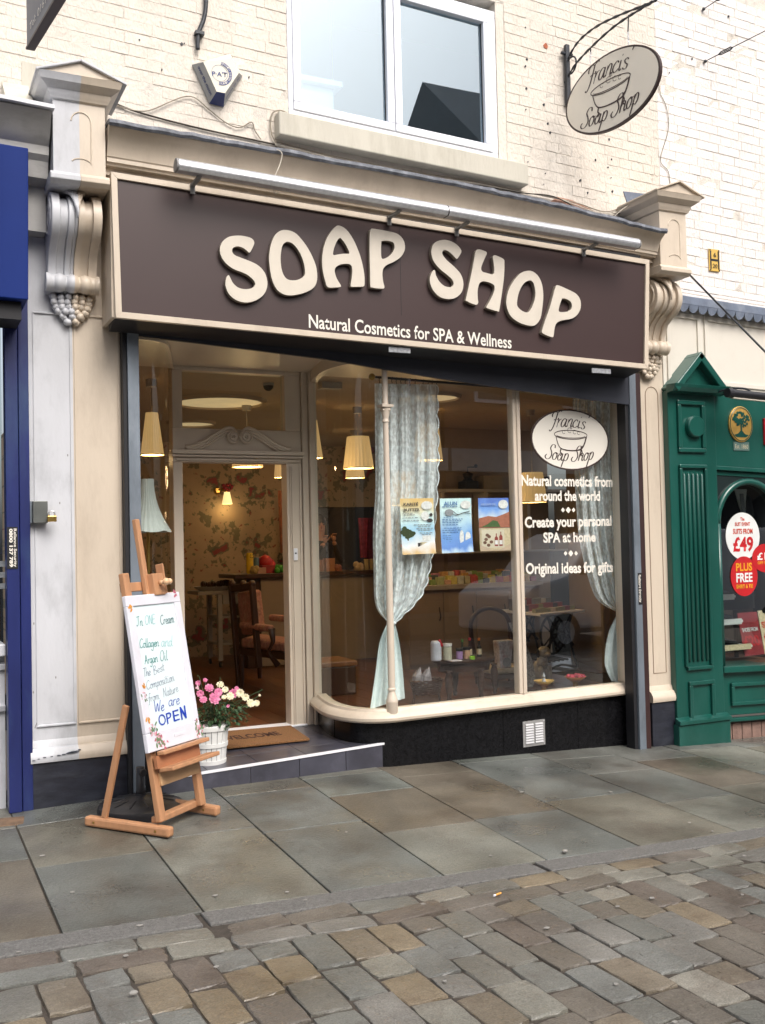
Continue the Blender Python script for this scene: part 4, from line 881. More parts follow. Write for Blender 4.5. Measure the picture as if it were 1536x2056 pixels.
# vent
M['louvre'] = mat('louvre_metal', (.55, .55, .56), .45, .05)
vO = PW(1072, 1472, -.0135); v = empty('air_vent', vO, 'small louvred metal air vent set in the black granite base', 'vent')
def onv(a, b, c, d, off, th, n, m, tilt=0, **k):      # plate in the window plane
    mb = MB(); q = []
    for z in (c, d):
        for s, o_ in ((a, off), (b, off), (b, off+th), (a, off+th)):
            p = vO+WD*s+np.array([0, 0, z])-WN*(o_+(tilt if z == c else 0)); q.append(p)
    mb.hexa(q); return mk(n, mb, m, v, **k)
onv(-.10, .10, -.093, .093, 0, .004, 'plate', M['alud'], bevel=.002)
for sx in (-1, 1):
    for k in range(8): z = -.068+k*.0185; onv(-.078 if sx < 0 else .008, -.008 if sx < 0 else .078, z, z+.011, .0042, .003, 'louvre', M['louvre'], .006)
for a in (-.09, .09):
    for b in (-.084, .084): mb = MB(); mb.ball(vO+WD*a+np.array([0, 0, b])-WN*.005, .004, 6, 4); mk('screw', mb, M['alu'], v)
# left curved glass
LG = crom([(1.375, .02), (1.45, .03), (gx(330, .09), .09), (gx(338, .2), .2), (gx(342, .42), .42), (gx(345, .68), .68), (gx(347, .93), .93)], 5)
lw_ = empty('shop_window', (1.6, .3, .3), 'narrow curved side window left of the open door, behind the easel', 'shop window')
mb = MB(); mb.sheet(LG, .396, CZ-.02); mk('curved_pane', mb, M['curvedglass'], lw_, smooth=True)
mb = MB(); mb.sweep([(-.05, .396), (.018, .396), (.045, .372), (.073, .34), (.06, .309), (-.05, .303)], LG); o = mk('sill', mb, M['cream'], lw_); autosmooth(o, 30)
mb = MB(); mb.sweep([(-.04, .301), (.012, .301), (.012, -.16), (-.04, -.16)], LG); mk('base_panel', mb, M['granite'], lw_)
mb = MB(); mb.sweep([(-.02, 2.795), (.02, 2.795), (.02, CZ), (-.02, CZ)], LG); mk('head_rail', mb, M['creamdoor'], lw_)
# doorway
dr = empty('doorway', (2.3, DY, FL), 'cream door frame with scrolled pediment and open doorway', 'doorway')
xL0, xL1 = gx(349, DY), gx(368, DY); xR0, xR1 = gx(577, DY), gx(607, DY); xR2 = 2.88
hz = PY(470, 929, DY)[2]; cz0 = PY(470, 915, DY)[2]; tz0 = PY(470, 862, DY)[2]; tz1 = PY(470, 748, DY)[2]
def bx(n, x0, y0, z0, x1, y1, z1, m=M['creamdoor'], par=None, bev=.004, **k): mb = MB(); mb.box(x0, y0, z0, x1, y1, z1); return mk(n, mb, m, par or dr, bevel=bev, **k)
bx('jamb', xL0, DY, FL, xL1, DY+.12, hz); bx('jamb', xR0, DY, FL, xR1, DY+.12, hz)
for a, b, d in ((xR1+.003, xR1+.05, -.02), (xR1+.053, xR1+.075, -.05), (xR1+.078, xR2+.03, -.03)): bx('corner_post', a, DY+d, FL, b, DY+.10, CZ)
for x in (xR0+.02, xR0+.034): bx('jamb_bead', x, DY-.010, FL, x+.008, DY-.0005, hz-.02, bev=.002)
bx('jamb_bead', xR1-.022, DY-.012, FL, xR1-.008, DY-.0005, hz, bev=.002)
bx('door_head', xL0, DY-.001, hz, xR1, DY+.12, cz0+.035); bx('head_bead', xL0+.02, DY-.016, hz+.012, xR1-.02, DY-.002, hz+.026, bev=.002); bx('head_bead', xL0-.01, DY-.025, cz0-.014, xR1+.005, DY-.002, cz0+.0, bev=.002); bx('head_shelf', xL0-.015, DY-.04, cz0+.006, xR1+.01, DY-.002, cz0+.036, bev=.004)
bx('transom_panel', xL0, DY, cz0+.037, xR1, DY+.10, tz0); bx('transom_post', xL0, DY, tz0+.001, xL1+.005, DY+.1, tz1); bx('transom_post', xR0-.005, DY, tz0+.001, xR1, DY+.1, tz1); bx('transom_head', xL0, DY, tz1+.001, xR1, DY+.1, CZ-.001)
mb = MB(); mb.box(xL1, DY+.05, tz0, xR0, DY+.055, tz1); mk('transom_pane', mb, M['curvedglass'], dr)
mc = (xL0+xR1)/2; zb = cz0+.037
for s in (-1, 1):
    pts = crom([(mc+s*.40, zb+.02), (mc+s*.36, zb+.022), (mc+s*.28, zb+.055), (mc+s*.18, zb+.115), (mc+s*.10, zb+.16), (mc+s*.05, zb+.16), (mc+s*.018, zb+.12)], 5)
    mb = MB()
    for dz, r in ((0, .014), (-.022, .010), (-.042, .008)): mb.tube([(p[0], DY-.018, p[1]+dz*min(1, i/8)) for i, p in enumerate(pts[:-6] if dz else pts)], r, 6)
    mb.lathe([(.0, 0), (.048, 0), (.048, -.030), (.041, -.036), (.036, -.024), (.029, -.024), (.026, -.036), (.013, -.036), (.009, -.024), (.006, -.038), (.0, -.038)], (mc+s*.049, DY-.003, zb+.100), 22, 'y'); o = mk('pediment_scroll', mb, M['creamdoor'], dr, smooth=False); autosmooth(o, 40)
bx('threshold', xL0, DY-.03, FL, xR1, DY+.12, FL+.012, M['nosing'])
bell = PY(593.5, 1113, DY-.012); bl = empty('door_bell', bell, 'small white door bell push on the right door jamb', 'door bell'); bx('body', bell[0]-.016, DY-.018, bell[2]-.045, bell[0]+.016, DY-.001, bell[2]+.045, M['nosing'], bl); mb = MB(); mb.lathe([(.007, 0), (.006, -.004)], (bell[0], DY-.018, bell[2]+.008), 10, 'y'); mk('button', mb, M['iron'], bl)
# lobby ceiling, shop shell
sh_ = MB(); o = mk('lobby_ceiling', MB().box(1.28, .02, CZ, 5.14, DY+.1, CZ+.05), M['creamdoor']); o['kind'] = 'structure'
def struct(n, mb, m): o = mk(n, mb, m); o['kind'] = 'structure'; return o
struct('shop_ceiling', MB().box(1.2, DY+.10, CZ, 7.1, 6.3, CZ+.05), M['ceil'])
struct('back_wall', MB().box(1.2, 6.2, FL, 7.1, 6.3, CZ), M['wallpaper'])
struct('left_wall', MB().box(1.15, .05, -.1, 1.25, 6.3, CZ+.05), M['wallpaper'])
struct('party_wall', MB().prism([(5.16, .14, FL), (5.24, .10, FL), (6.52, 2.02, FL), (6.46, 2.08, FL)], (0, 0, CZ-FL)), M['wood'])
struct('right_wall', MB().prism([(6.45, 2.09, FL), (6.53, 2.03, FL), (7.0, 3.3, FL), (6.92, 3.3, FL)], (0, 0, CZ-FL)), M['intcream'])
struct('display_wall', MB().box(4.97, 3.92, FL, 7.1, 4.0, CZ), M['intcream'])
struct('shop_base_floor', MB().box(1.2, DY+.1, -.1, 7.1, 6.3, FL-.008), M['joint'])
struct('window_bed', MB().prism([(1.42, .06, FL-.008)[:3], (1.78, .3, FL-.008), (1.80, DY+.1, FL-.008), (1.2, DY+.1, FL-.008), (1.2, .06, FL-.008)], (0, 0, -.2)), M['wood'])
fl = mk('shop_floor', MB().prism([(2.95, .4, FL-.008), (3.05, .05, FL-.008), (5.1, .16, FL-.008), (5.85, DY+.098, FL-.008), (2.95, DY+.098, FL-.008)], (0, 0, -.2)), M['joint']); fl['kind'] = 'structure'
FLM = per_object(M['floor'], cols=[(1, 1, 1), (.8, .78, .75), (1.1, 1.0, .9), (.9, .9, .95)])
x = 1.25
while x < 6.9:
    y = (.12 if x > 3.06 else DY+.12)+(rnd.random()*.5 if x > 3.06 else 0)-.0
    y = max(y-.5, .14 if x > 3.1 else DY+.12)
    while y < 6.2:
        L = rnd.uniform(.9, 1.4); y1 = min(y+L, 6.2); X1 = x+.187
        xm = 5.1+(y-.15)*.67
        if X1 < xm or y > 2: mb = MB(); mb.box(x, y, FL-.007, X1, y1-.003, FL-.0005); mk('floor_plank', mb, FLM, fl)
        y = y1
    x += .19
# door mat
mat_o = empty('door_mat', (2.3, .6, FL), 'brown coir door mat with the word WELCOME on the tiled step', 'door mat')
q = [PZ(a, b, FL+.004) for a, b in ((430, 1507), (622, 1487), (584, 1460), (400, 1476))]; mb = MB(); mb.prism(q, (0, 0, .014)); mk('pile', mb, M['coir'], mat_o, bevel=.003)
dv = (q[1]-q[0])/np.linalg.norm(q[1]-q[0]); dn = np.array([-dv[1], dv[0], 0]); w_ = np.linalg.norm(q[1]-q[0]); a = q[0]+dv*.12+dn*.23+np.array([0, 0, .0145]); text_on('lettering', 'WELCOME', a, a+dv*(w_-.24), .15, M['coirtext'], mat_o, .03, up=dn, lift=.0008)
# ---------------------------------------------------------------- vinyl lettering on the glass
vin = empty('window_lettering', PW(1140, 1060), 'cream lettering on the right-hand shop pane, Natural cosmetics from around the world', 'lettering')
for s, a, b, h in (('Natural cosmetics from', (1047, 974.5), (1230, 977), .080), ('around the world', (1074, 1005), (1205, 1005), .077), ('Create your personal', (1054, 1059), (1228, 1055), .080), ('SPA at home', (1091, 1089), (1196, 1087), .074), ('Original ideas for gifts', (1056, 1152), (1231, 1148), .080)):
    text_on('lettering', s, PW(*a, -.004), PW(*b, -.004), h, M['print'], vin, .03, lift=.001)
for px0, py0 in ((1141, 1024), (1146, 1111)):
    mb = MB()
    for k in (-1, 0, 1):
        c = PW(px0+k*10.5, py0, -.005); r = .018+.006*(k == 0); mb.add([c+WD*r, c+np.array([0, 0, r*1.05]), c-WD*r, c-np.array([0, 0, r*1.05])], [(0, 1, 2, 3)])
    mk('diamonds', mb, M['print'], vin)
c = PW(1146, 883, -.005); e0, e1 = PW(1068, 884, -.005), PW(1224, 882, -.005); rx = np.linalg.norm(e1-e0)/2; ry = abs(PW(1146, 822, -.005)[2]-PW(1146, 944, -.005)[2])/2
ov = empty('oval_window_sign', c, 'cream oval sticker with bath drawing on the right-hand shop pane', 'sign')
mb = MB(); ring = [(math.cos(t)*rx, math.sin(t)*ry) for t in np.linspace(0, 2*math.pi, 49)]
mb.prism([c+WD*p[0]+np.array([0, 0, p[1]]) for p in ring[:-1]], WN*.004); mk('border', mb, M['dkbrown'], ov)
mb = MB(); disc2(c-WN*.001, WD, (0, 0, 1), rx*.965, ry*.955, mb); mk('face', mb, M['print'], ov)
mk('artwork', logo(c-WN*.0015, WD, (0, 0, 1), rx, ry, ov), M['dkbrown'], ov)
# ---------------------------------------------------------------- posters
def poster(label, pts, cols, title, tcol, extra):
    O = PW(*pts[3], .018); Xe = PW(*pts[2], .018); Ye = PW(*pts[0], .018); w = np.linalg.norm(Xe-O); h = np.linalg.norm(Ye-O); Xu = (Xe-O)/w; Yu = (Ye-O)/h
    e = empty('poster', O, label, 'poster', 'posters in the shop window'); m = bpy.data.materials.new('poster_print'); m.use_nodes = True; N, L, b = sub(m); cols = [(p, tuple(min(.9, v*1.25+.03) for v in c)) for p, c in cols]
    b.inputs['Roughness'].default_value = .45; tc = N.new('ShaderNodeTexCoord'); sp = N.new('ShaderNodeSeparateXYZ'); L.new(tc.outputs['Generated'], sp.inputs[0])
    no = N.new('ShaderNodeTexNoise'); no.inputs['Scale'].default_value = 3; L.new(tc.outputs['Generated'], no.inputs['Vector']); ad = N.new('ShaderNodeMath'); ad.operation = 'MULTIPLY_ADD'; ad.inputs[1].default_value = .35
    L.new(no.outputs[0], ad.inputs[0]); sb_ = N.new('ShaderNodeMath'); sb_.operation = 'SUBTRACT'; sb_.inputs[1].default_value = .17; L.new(ad.outputs[0], sb_.inputs[0]); L.new(sp.outputs[2], ad.inputs[2])
    r = N.new('ShaderNodeValToRGB'); L.new(sb_.outputs[0], r.inputs[0])
    while len(r.color_ramp.elements) < len(cols): r.color_ramp.elements.new(.5)
    for i, (p, c) in enumerate(cols): r.color_ramp.elements[i].position = p; r.color_ramp.elements[i].color = (*c, 1)
    L.new(r.outputs[0], b.inputs['Base Color'])
    cur = lambda u: -.004*math.sin(u*3)
    mb = MB(); n = 6; V = []
    for j in range(n+1):
        v = j/n; bend = .018*(1-v)**3
        for u in (0, .5, 1): V.append(O+Xu*w*u+Yu*h*v-WN*(bend if u != .5 else bend*.6))
    mb.add(V, [(3*j+k, 3*j+k+1, 3*j+k+4, 3*j+k+3) for j in range(n) for k in (0, 1)]); mk('sheet', mb, m, e)
    F = O-WN*.006
    for s, x, y, ww, hh in title: text_on('title', s, F+Xu*w*x+Yu*h*y-WN*.002, F+Xu*w*(x+ww)+Yu*h*y-WN*.002, hh, tcol, e, .03)
    extra(e, F, Xu, Yu, w, h); return e
def oval(e, F, X, Y, w, h, x, y, r, m, n='badge', ry=None, z=.001, N_=24):
    mb = MB(); disc2(F+X*w*x+Y*h*y-WN*z, X, Y, w*r, w*(ry or r), mb, n=N_); return mk(n, mb, m, e)
def lines(e, F, X, Y, w, h, rows, m):
    mb = MB()
    for x, y, L_ in rows:
        xx = x
        while xx < x+L_:
            l = rnd.uniform(.04, .1); q = [F+X*w*xx+Y*h*y, F+X*w*min(xx+l, x+L_)+Y*h*y, F+X*w*min(xx+l, x+L_)+Y*(h*y+.005), F+X*w*xx+Y*(h*y+.005)]; mb.add([p-WN*.0015 for p in q], [(0, 1, 2, 3)]); xx += l+.025
    o = mk('small_print', mb, m, e); o['kind'] = 'stuff'
PC = {k: mat('print_'+k, c, .5, .15, 60) for k, c in dict(dark=(.06, .05, .05), white=(.8, .8, .78), blue=(.10, .22, .45), leaf=(.05, .07, .03), brown=(.18, .09, .06), cream=(.62, .52, .34), grey=(.3, .32, .34), rock=(.42, .16, .10), green=(.08, .14, .05), red=(.3, .05, .04)).items()}
def ex1(e, F, X, Y, w, h):
    oval(e, F, X, Y, w, h, .78, .87, .17, PC['white'], ry=.11); lines(e, F, X, Y, w, h, [(.05, .73, .3), (.08, .70, .35), (.05, .65, .45), (.05, .60, .5), (.38, .52, .55), (.5, .49, .4), (.45, .45, .5), (.5, .42, .4), (.55, .37, .38), (.6, .34, .32)], PC['grey'])
    mb = MB(); r = random.Random(2)
    for k in range(26): a = r.random()*6.28; q = r.random()**.5; disc2(F+X*w*(.2+.17*q*math.cos(a))+Y*h*(.40+.09*q*math.sin(a))-WN*(.0012+k*1e-5), X, Y, w*.07, w*.05, mb, n=8)
    mb.add([F+X*w*x+Y*h*y-WN*.0011 for x, y in ((.17, .2), (.22, .2), (.21, .36), (.18, .36))], [(0, 1, 2, 3)]); mk('tree_picture', mb, PC['leaf'], e)
    oval(e, F, X, Y, w, h, .17, .16, .2, PC['rock'], 'earth', .09); oval(e, F, X, Y, w, h, .72, .68, .12, PC['white'], 'butter'); oval(e, F, X, Y, w, h, .86, .60, .09, PC['dark'], 'nut', .05); oval(e, F, X, Y, w, h, .90, .70, .05, PC['dark'], 'nut', .04)
    for x0, y0, x1, y1, m in ((.55, .12, .9, .21, PC['cream']), (.62, .22, .88, .33, PC['white']), (.48, .13, .6, .20, PC['dark']), (.02, .01, .97, .075, PC['white'])):
        mb = MB(); mb.add([F+X*w*x+Y*h*y-WN*.0013 for x, y in ((x0, y0), (x1, y0), (x1, y1), (x0, y1))], [(0, 1, 2, 3)]); mk('jar_picture', mb, m, e)
def ex2(e, F, X, Y, w, h):
    oval(e, F, X, Y, w, h, .80, .88, .17, PC['white'], ry=.11); lines(e, F, X, Y, w, h, [(.05, .84, .5), (.1, .65, .3), (.05, .61, .65), (.05, .58, .6), (.05, .55, .5), (.05, .51, .5), (.1, .45, .55), (.05, .41, .6), (.05, .37, .5), (.05, .31, .3), (.05, .27, .3), (.05, .24, .3), (.05, .2, .25)], PC['blue'])
    for x, y, r, ry in ((.27, .74, .14, .09), (.66, .28, .07, .19), (.86, .26, .09, .17)): oval(e, F, X, Y, w, h, x, y, r, PC['white'] if y < .5 else PC['grey'], 'stone_picture', ry)
    mb = MB(); ribbon(crom([(w*.4, h*.76), (w*.55, h*.70), (w*.75, h*.73), (w*.95, h*.71)], 5), F, X, Y, .004, mb, .002); ribbon(crom([(w*.36, h*.71), (w*.5, h*.69), (w*.72, h*.73), (w*.93, h*.76)], 5), F, X, Y, .004, mb, .0024); mk('cord_picture', mb, PC['dark'], e)
    for x0, y0, x1, y1, m in ((.02, .015, .97, .075, PC['white']), (.2, .10, .65, .13, PC['white'])):
        mb = MB(); mb.add([F+X*w*x+Y*h*y-WN*.0013 for x, y in ((x0, y0), (x1, y0), (x1, y1), (x0, y1))], [(0, 1, 2, 3)]); mk('strip', mb, m, e)
def ex3(e, F, X, Y, w, h):
    oval(e, F, X, Y, w, h, .80, .88, .16, PC['white'], ry=.12)
    def poly(pts, m, n, z=.0012): mb = MB(); mb.add([F+X*w*x+Y*h*y-WN*z for x, y in pts], [tuple(range(len(pts)))]); mk(n, mb, m, e)
    poly([(.0, .44), (1, .44), (1, .74), (.8, .69), (.55, .64), (.3, .66), (.0, .62)], PC['rock'], 'hills'); poly([(.05, .45), (.7, .45), (.6, .56), (.45, .58), (.25, .5)], PC['green'], 'trees', .0016)
    poly([(.0, .02), (1.02, .02), (1.0, .43), (.02, .43)], PC['cream'], 'card', .006); poly([(.06, .06), (.8, .06), (.8, .4), (.06, .4)], mat('pale_card', (.68, .62, .48), .6), 'card_picture', .0068)
    for x, y in ((.2, .22), (.16, .16), (.28, .11), (.3, .27), (.37, .17), (.24, .3)): oval(e, F, X, Y, w, h, x, y, .06, PC['brown'], 'nut_picture', .045, .0075, 10)
    for x, y in ((.53, .0), (.68, .03)): poly([(x-.05, .09), (x+.06, .09), (x+.06, .24+y), (x+.02, .28+y), (x+.02, .33+y), (x-.01, .33+y), (x-.01, .28+y), (x-.05, .24+y)], PC['red'], 'bottle_picture', .0074); poly([(x-.04, .12), (x+.05, .12), (x+.05, .2), (x-.04, .2)], PC['white'], 'bottle_label', .008)
poster('poster headed KARITE BUTTER, leftmost of three behind the shop glass', [(803, 1001), (870, 1000), (873, 1111), (806, 1114)], [(0, (.62, .42, .2)), (.18, (.7, .75, .8)), (.4, (.30, .52, .75)), (.62, (.55, .72, .82)), (.85, (.66, .55, .32)), (1, (.62, .42, .16))], [('KARITÉ', .08, .87, .44, .020), ('BUTTER', .08, .77, .48, .020)], PC['dark'], ex1)
poster('blue poster headed ALUN, middle of three behind the shop glass', [(883, 1001), (946, 1000), (948, 1108), (885, 1111)], [(0, (.45, .58, .8)), (.12, (.10, .22, .55)), (.35, (.14, .30, .62)), (.55, (.40, .58, .80)), (.8, (.55, .72, .85)), (1, (.5, .68, .82))], [('ALUN', .10, .87, .42, .028)], PC['blue'], ex2)
poster('blue and orange landscape poster, rightmost of three behind the shop glass', [(960, 1000), (1021, 1000), (1023, 1105), (962, 1107)], [(0, (.4, .3, .2)), (.5, (.4, .3, .3)), (.62, (.50, .6, .78)), (.8, (.16, .32, .70)), (1, (.08, .16, .5))], [('ARGAN OIL', .06, .86, .5, .016)], mat('print_paleblue', (.35, .45, .7), .5), ex3)
# ================================================================= LACE CURTAINS
pole = empty('curtain_pole', PW(820, 760, .12), 'thin dark curtain pole with ball end and rings at the top of the shop window', 'curtain pole')
a, b = PW(752, 757, .12), PW(1225, 800, .12); a[2] = PW(752, 757, .12)[2]; b = PW(1230, 1028, .12); b[2] = PW(880, 766, .12)[2]-.02
mb = MB(); mb.tube([a, b], .009, 8); mk('rod', mb, M['iron'], pole, smooth=True); mb = MB(); mb.ball(a-WD*.02, .024, 12, 8); mk('finial', mb, M['brass'], pole, smooth=True)
for px in (762, 770, 787, 796, 805, 814, 823, 834, 850, 860, 868, 877):
    c = PW(px, 765, .12); c[2] = a[2]+(b[2]-a[2])*(c[0]-a[0])/(b[0]-a[0]); mb = MB(); mb.tube([c+np.array([.004*math.sin(t), .016*math.cos(t), .016*math.sin(t)-.006])+WD*.008*math.cos(t) for t in np.linspace(0, 2*math.pi, 11)], .0028, 5); mb.tube([c-np.array([0, 0, .022]), c-np.array([0, 0, .042])], .0025, 5); mk('ring', mb, M['iron'], pole)
def face_street(o):
    me = o.data; bm = bmesh.new(); bm.from_mesh(me)
    for f in bm.faces:
        if f.normal.y > 0 or (abs(f.normal.y) < .3 and f.normal.x > 0): f.normal_flip()
    bm.to_mesh(me); bm.free()
for o in list(sw.children)+list(lw_.children):
    if 'pane' in o.name: face_street(o)
def curtain(label, Lp, Rp, off, folds, scal=True, nv=60, nu=56, tight=None, hem=True):
    Lc = crom(Lp, 10); Rc = crom(Rp, 10); e = empty('lace_curtain', PW(*Lp[0], off), label, 'curtain', 'lace curtains in the shop window')
    def samp(c, t): i = t*(len(c)-1); k = min(int(i), len(c)-2); return c[k]+(c[k+1]-c[k])*(i-k)
    V = []; ed = []; r = random.Random(int(Lp[0][0])); ph = [r.uniform(0, 6) for _ in range(4)]
    for j in range(nv+1):
        v = j/nv; l = samp(Lc, v); q = samp(Rc, v); wpx = abs(q[0]-l[0])
        for i in range(nu+1):
            u = i/nu; uu = u
            p = l+(q-l)*u
            if scal and i == nu: p = p+np.array([-5*(1-abs(math.sin(v*math.pi*15)))**1.2, 0])
            amp = .032*min(1, wpx/60); d = amp*(math.sin(u*folds*6.28+ph[0]+.6*math.sin(v*3+ph[1]))+.5*math.sin(u*folds*2.3*6.28+ph[2]+v*2))
            w = PW(p[0], p[1], off+d); V.append(w)
            if i == nu: ed.append(w)
    mb = MB(); mb.add(V, [(j*(nu+1)+i, j*(nu+1)+i+1, (j+1)*(nu+1)+i+1, (j+1)*(nu+1)+i) for j in range(nv) for i in range(nu)]); mk('net', mb, M['lace'], e, smooth=True)
    if hem: mb = MB(); mb.tube(ed, .0042, 5); mk('hem', mb, M['lacehem'], e, smooth=True)
    return e, ed
e1, _ = curtain('white lace curtain gathered behind the slender column', [(752, 770), (753, 850), (754, 980), (749, 1060), (750, 1140), (754, 1215), (778, 1249)], [(880, 772), (881, 850), (882, 940), (876, 1040), (868, 1125), (848, 1195), (796, 1250)], .09, 5, nv=110)
mb = MB(); p = PW(786, 1251, .08); mb.lathe([(.02, -.012), (.034, -.006), (.034, .006), (.02, .012)], p, 14); mk('tie_back', mb, M['lacehem'], e1, smooth=True)
V = []; Lt = crom([(777, 1252), (762, 1290), (754, 1350), (743, 1424)], 8); Rt = crom([(793, 1252), (802, 1290), (808, 1340), (813, 1402)], 8); mb = MB(); nu = 30
for j in range(len(Lt)):
    for i in range(nu+1): u = i/nu; p = Lt[j]+(Rt[j]-Lt[j])*u; p[1] += -0*u; V.append(PW(p[0], p[1], .07+.018*math.sin(u*17)*min(1, j/6)))
mb.add(V, [(j*(nu+1)+i, j*(nu+1)+i+1, (j+1)*(nu+1)+i+1, (j+1)*(nu+1)+i) for j in range(len(Lt)-1) for i in range(nu)]); lt = mat('dense_lace', (.70, .78, .78), .9, .06, 50, .2, 120); mk('tail', mb, lt, e1, smooth=True)
e2, _ = curtain('white lace curtain drawn to the right end of the shop window', [(1150, 800), (1152, 900), (1156, 1000), (1163, 1080), (1178, 1150), (1200, 1205), (1242, 1230)], [(1228, 806), (1229, 900), (1233, 1000), (1240, 1080), (1249, 1140), (1252, 1190), (1252, 1229)], .12, 4, nv=110)
V = []; Lt = crom([(1240, 1232), (1222, 1270), (1214, 1330), (1228, 1368)], 8); Rt = crom([(1254, 1232), (1257, 1270), (1258, 1330), (1259, 1372)], 8); mb = MB()
for j in range(len(Lt)):
    for i in range(nu+1): u = i/nu; p = Lt[j]+(Rt[j]-Lt[j])*u; V.append(PW(p[0], p[1], .10+.012*math.sin(u*15)*min(1, j/6)))
mb.add(V, [(j*(nu+1)+i, j*(nu+1)+i+1, (j+1)*(nu+1)+i+1, (j+1)*(nu+1)+i) for j in range(len(Lt)-1) for i in range(nu)]); mk('tail', mb, lt, e2, smooth=True)
# ================================================================= SHOP INTERIOR
def pendant(cx, yt, yb, wt, wb, Y, label, cord=True, light=5.0, bell=False):
    light *= .78
    T, B = PY(cx, yt, Y), PY(cx, yb, Y); s = FPX/((B-CAM)@FW); r0_, r1_ = wt/2/s, wb/2/s
    e = empty('pendant_lamp' if not bell else 'floor_lamp', (B[0], B[1], B[2]), label, 'lamp', None if bell else 'pleated pendant lamps in the shop'); n = 48; mb = MB()
    rr = [(r0_+(r1_-r0_)*(t if not bell else t**2.2), T[2]+(B[2]-T[2])*t) for t in np.linspace(0, 1, 2 if not bell else 9)]
    P = []
    for r, z in rr:
        for k in range(n): q = r*(1+(.018 if k % 2 else -.018)); P.append((B[0]+q*math.cos(2*math.pi*k/n), B[1]+q*math.sin(2*math.pi*k/n), z-(.012*abs(math.sin(k*math.pi/8)) if bell and z == rr[-1][1] else 0)))
    m = len(rr); mb.add(P, [(i*n+j, i*n+(j+1) % n, (i+1)*n+(j+1) % n, (i+1)*n+j) for i in range(m-1) for j in range(n)])
    mk('shade', mb, M['shade'] if not bell else mat('pale_fabric_shade', (.62, .66, .64), .85, .05), e)
    if not bell:
        mb = MB(); mb.lathe([(r1_*.94, B[2]+.004), (.02, B[2]+.03)], (B[0], B[1], 0), 24, cap=False); mk('diffuser', mb, M['shadein'], e)
        mb = MB(); mb.lathe([(r1_*1.02, B[2]), (r1_*1.02, B[2]+.008)], (B[0], B[1], 0), 32, cap=False); mk('trim', mb, M['brass'], e)
        if cord: mb = MB(); mb.tube([(B[0], B[1], T[2]), (B[0], B[1], CZ-.05)], .004, 6); mk('cord', mb, M['whitefurn'], e); mb = MB(); mb.lathe([(.045, CZ-.001), (.04, CZ-.06), (.008, CZ-.065)], (B[0], B[1], 0), 14); mk('ceiling_rose', mb, M['whitefurn'], e)
        L = bpy.data.lights.new('lamp_light', 'POINT'); L.energy = light; L.color = (1, .66, .32); L.shadow_soft_size = .05
        lo_ = bpy.data.objects.new('lamp_light', L); COL.objects.link(lo_); lo_.location = (B[0], B[1], B[2]-.03); lo_.parent = e; lo_.location = Vector((B[0], B[1], B[2]-.04))-e.location
    else:
        mb = MB(); mb.tube([(B[0], B[1], FL+.02), (B[0], B[1], T[2])], .012); mk('stem', mb, M['brass'], e); mb = MB(); mb.lathe([(.14, FL), (.13, FL+.02), (.02, FL+.035)], (B[0], B[1], 0), 20); mk('base', mb, M['brass'], e)
    return e
pendant(306, 829, 914, 24, 46, 1.6, 'lit pendant lamp seen through the curved glass left of the door')
pendant(497, 868, 938, 44, 62, 2.7, 'lit pendant lamp cut off by the door head, left of a smaller one')
pendant(564, 912, 959, 19, 27, 5., 'small lit pendant lamp at the top right of the open doorway')
pendant(624, 844, 920, 28, 48, 2.4, 'lit pendant lamp half hidden at the left edge of the shop window')
pendant(720, 877, 941, 44, 61, 2.6, 'large lit pendant lamp between the door post and the lace curtain')
pendant(713, 925, 960, 30, 39, 4.4, 'smaller lit pendant lamp showing just below a larger one')
pendant(860, 852, 925, 44, 58, 2.6, 'upper lit pendant lamp seen through the lace curtain behind the column')
pendant(812, 948, 1014, 44, 56, 3.3, 'lower lit pendant lamp seen through the lace curtain, above the left poster')
pendant(1070, 949, 1009, 42, 56, 2.3, 'lit pendant lamp behind the lettering Natural cosmetics from')
pendant(297, 962, 1066, 26, 92, .75, 'pale fabric bell-shaped floor lamp behind the curved glass and easel', bell=True)
# wall light
p = PY(456, 1000, 6.05); wlm = empty('wall_light', p, 'small lit wall light on the floral wallpaper with a rose decoration above', 'wall light')
mb = MB(); mb.lathe([(.035, .075), (.065, -.075)], p, 24, cap=False); mk('shade', mb, mat('bright_shade', (.8, .7, .45), .8, emis=(1, .72, .3), estr=.8), wlm, smooth=True)
mb = MB(); mb.tube([p+np.array([0, .02, .08]), p+np.array([-.05, .08, .12]), p+np.array([-.08, .15, .1])], .01, 6); mb.lathe([(.05, 0), (.03, -.03)], p+np.array([-.08, .15, .1]), 14, 'y'); mk('arm', mb, M['brass'], wlm)
mb = MB(); 
for k in range(16): mb.ball(p+np.array([rnd.uniform(-.02, .10), .1, .13+rnd.uniform(-.03, .05)]), rnd.uniform(.012, .024), 7, 5)
mk('rose_decoration', mb, mat('dark_rose', (.25, .03, .05), .8), wlm)
L = bpy.data.lights.new('wall_lamp_light', 'POINT'); L.energy = 1.0; L.color = (1, .7, .3); L.shadow_soft_size = .04; lo_ = bpy.data.objects.new('wall_lamp_light', L); COL.objects.link(lo_); lo_.parent = wlm; lo_.location = Vector(tuple(p+np.array([0, -.0, -.12])))-wlm.location
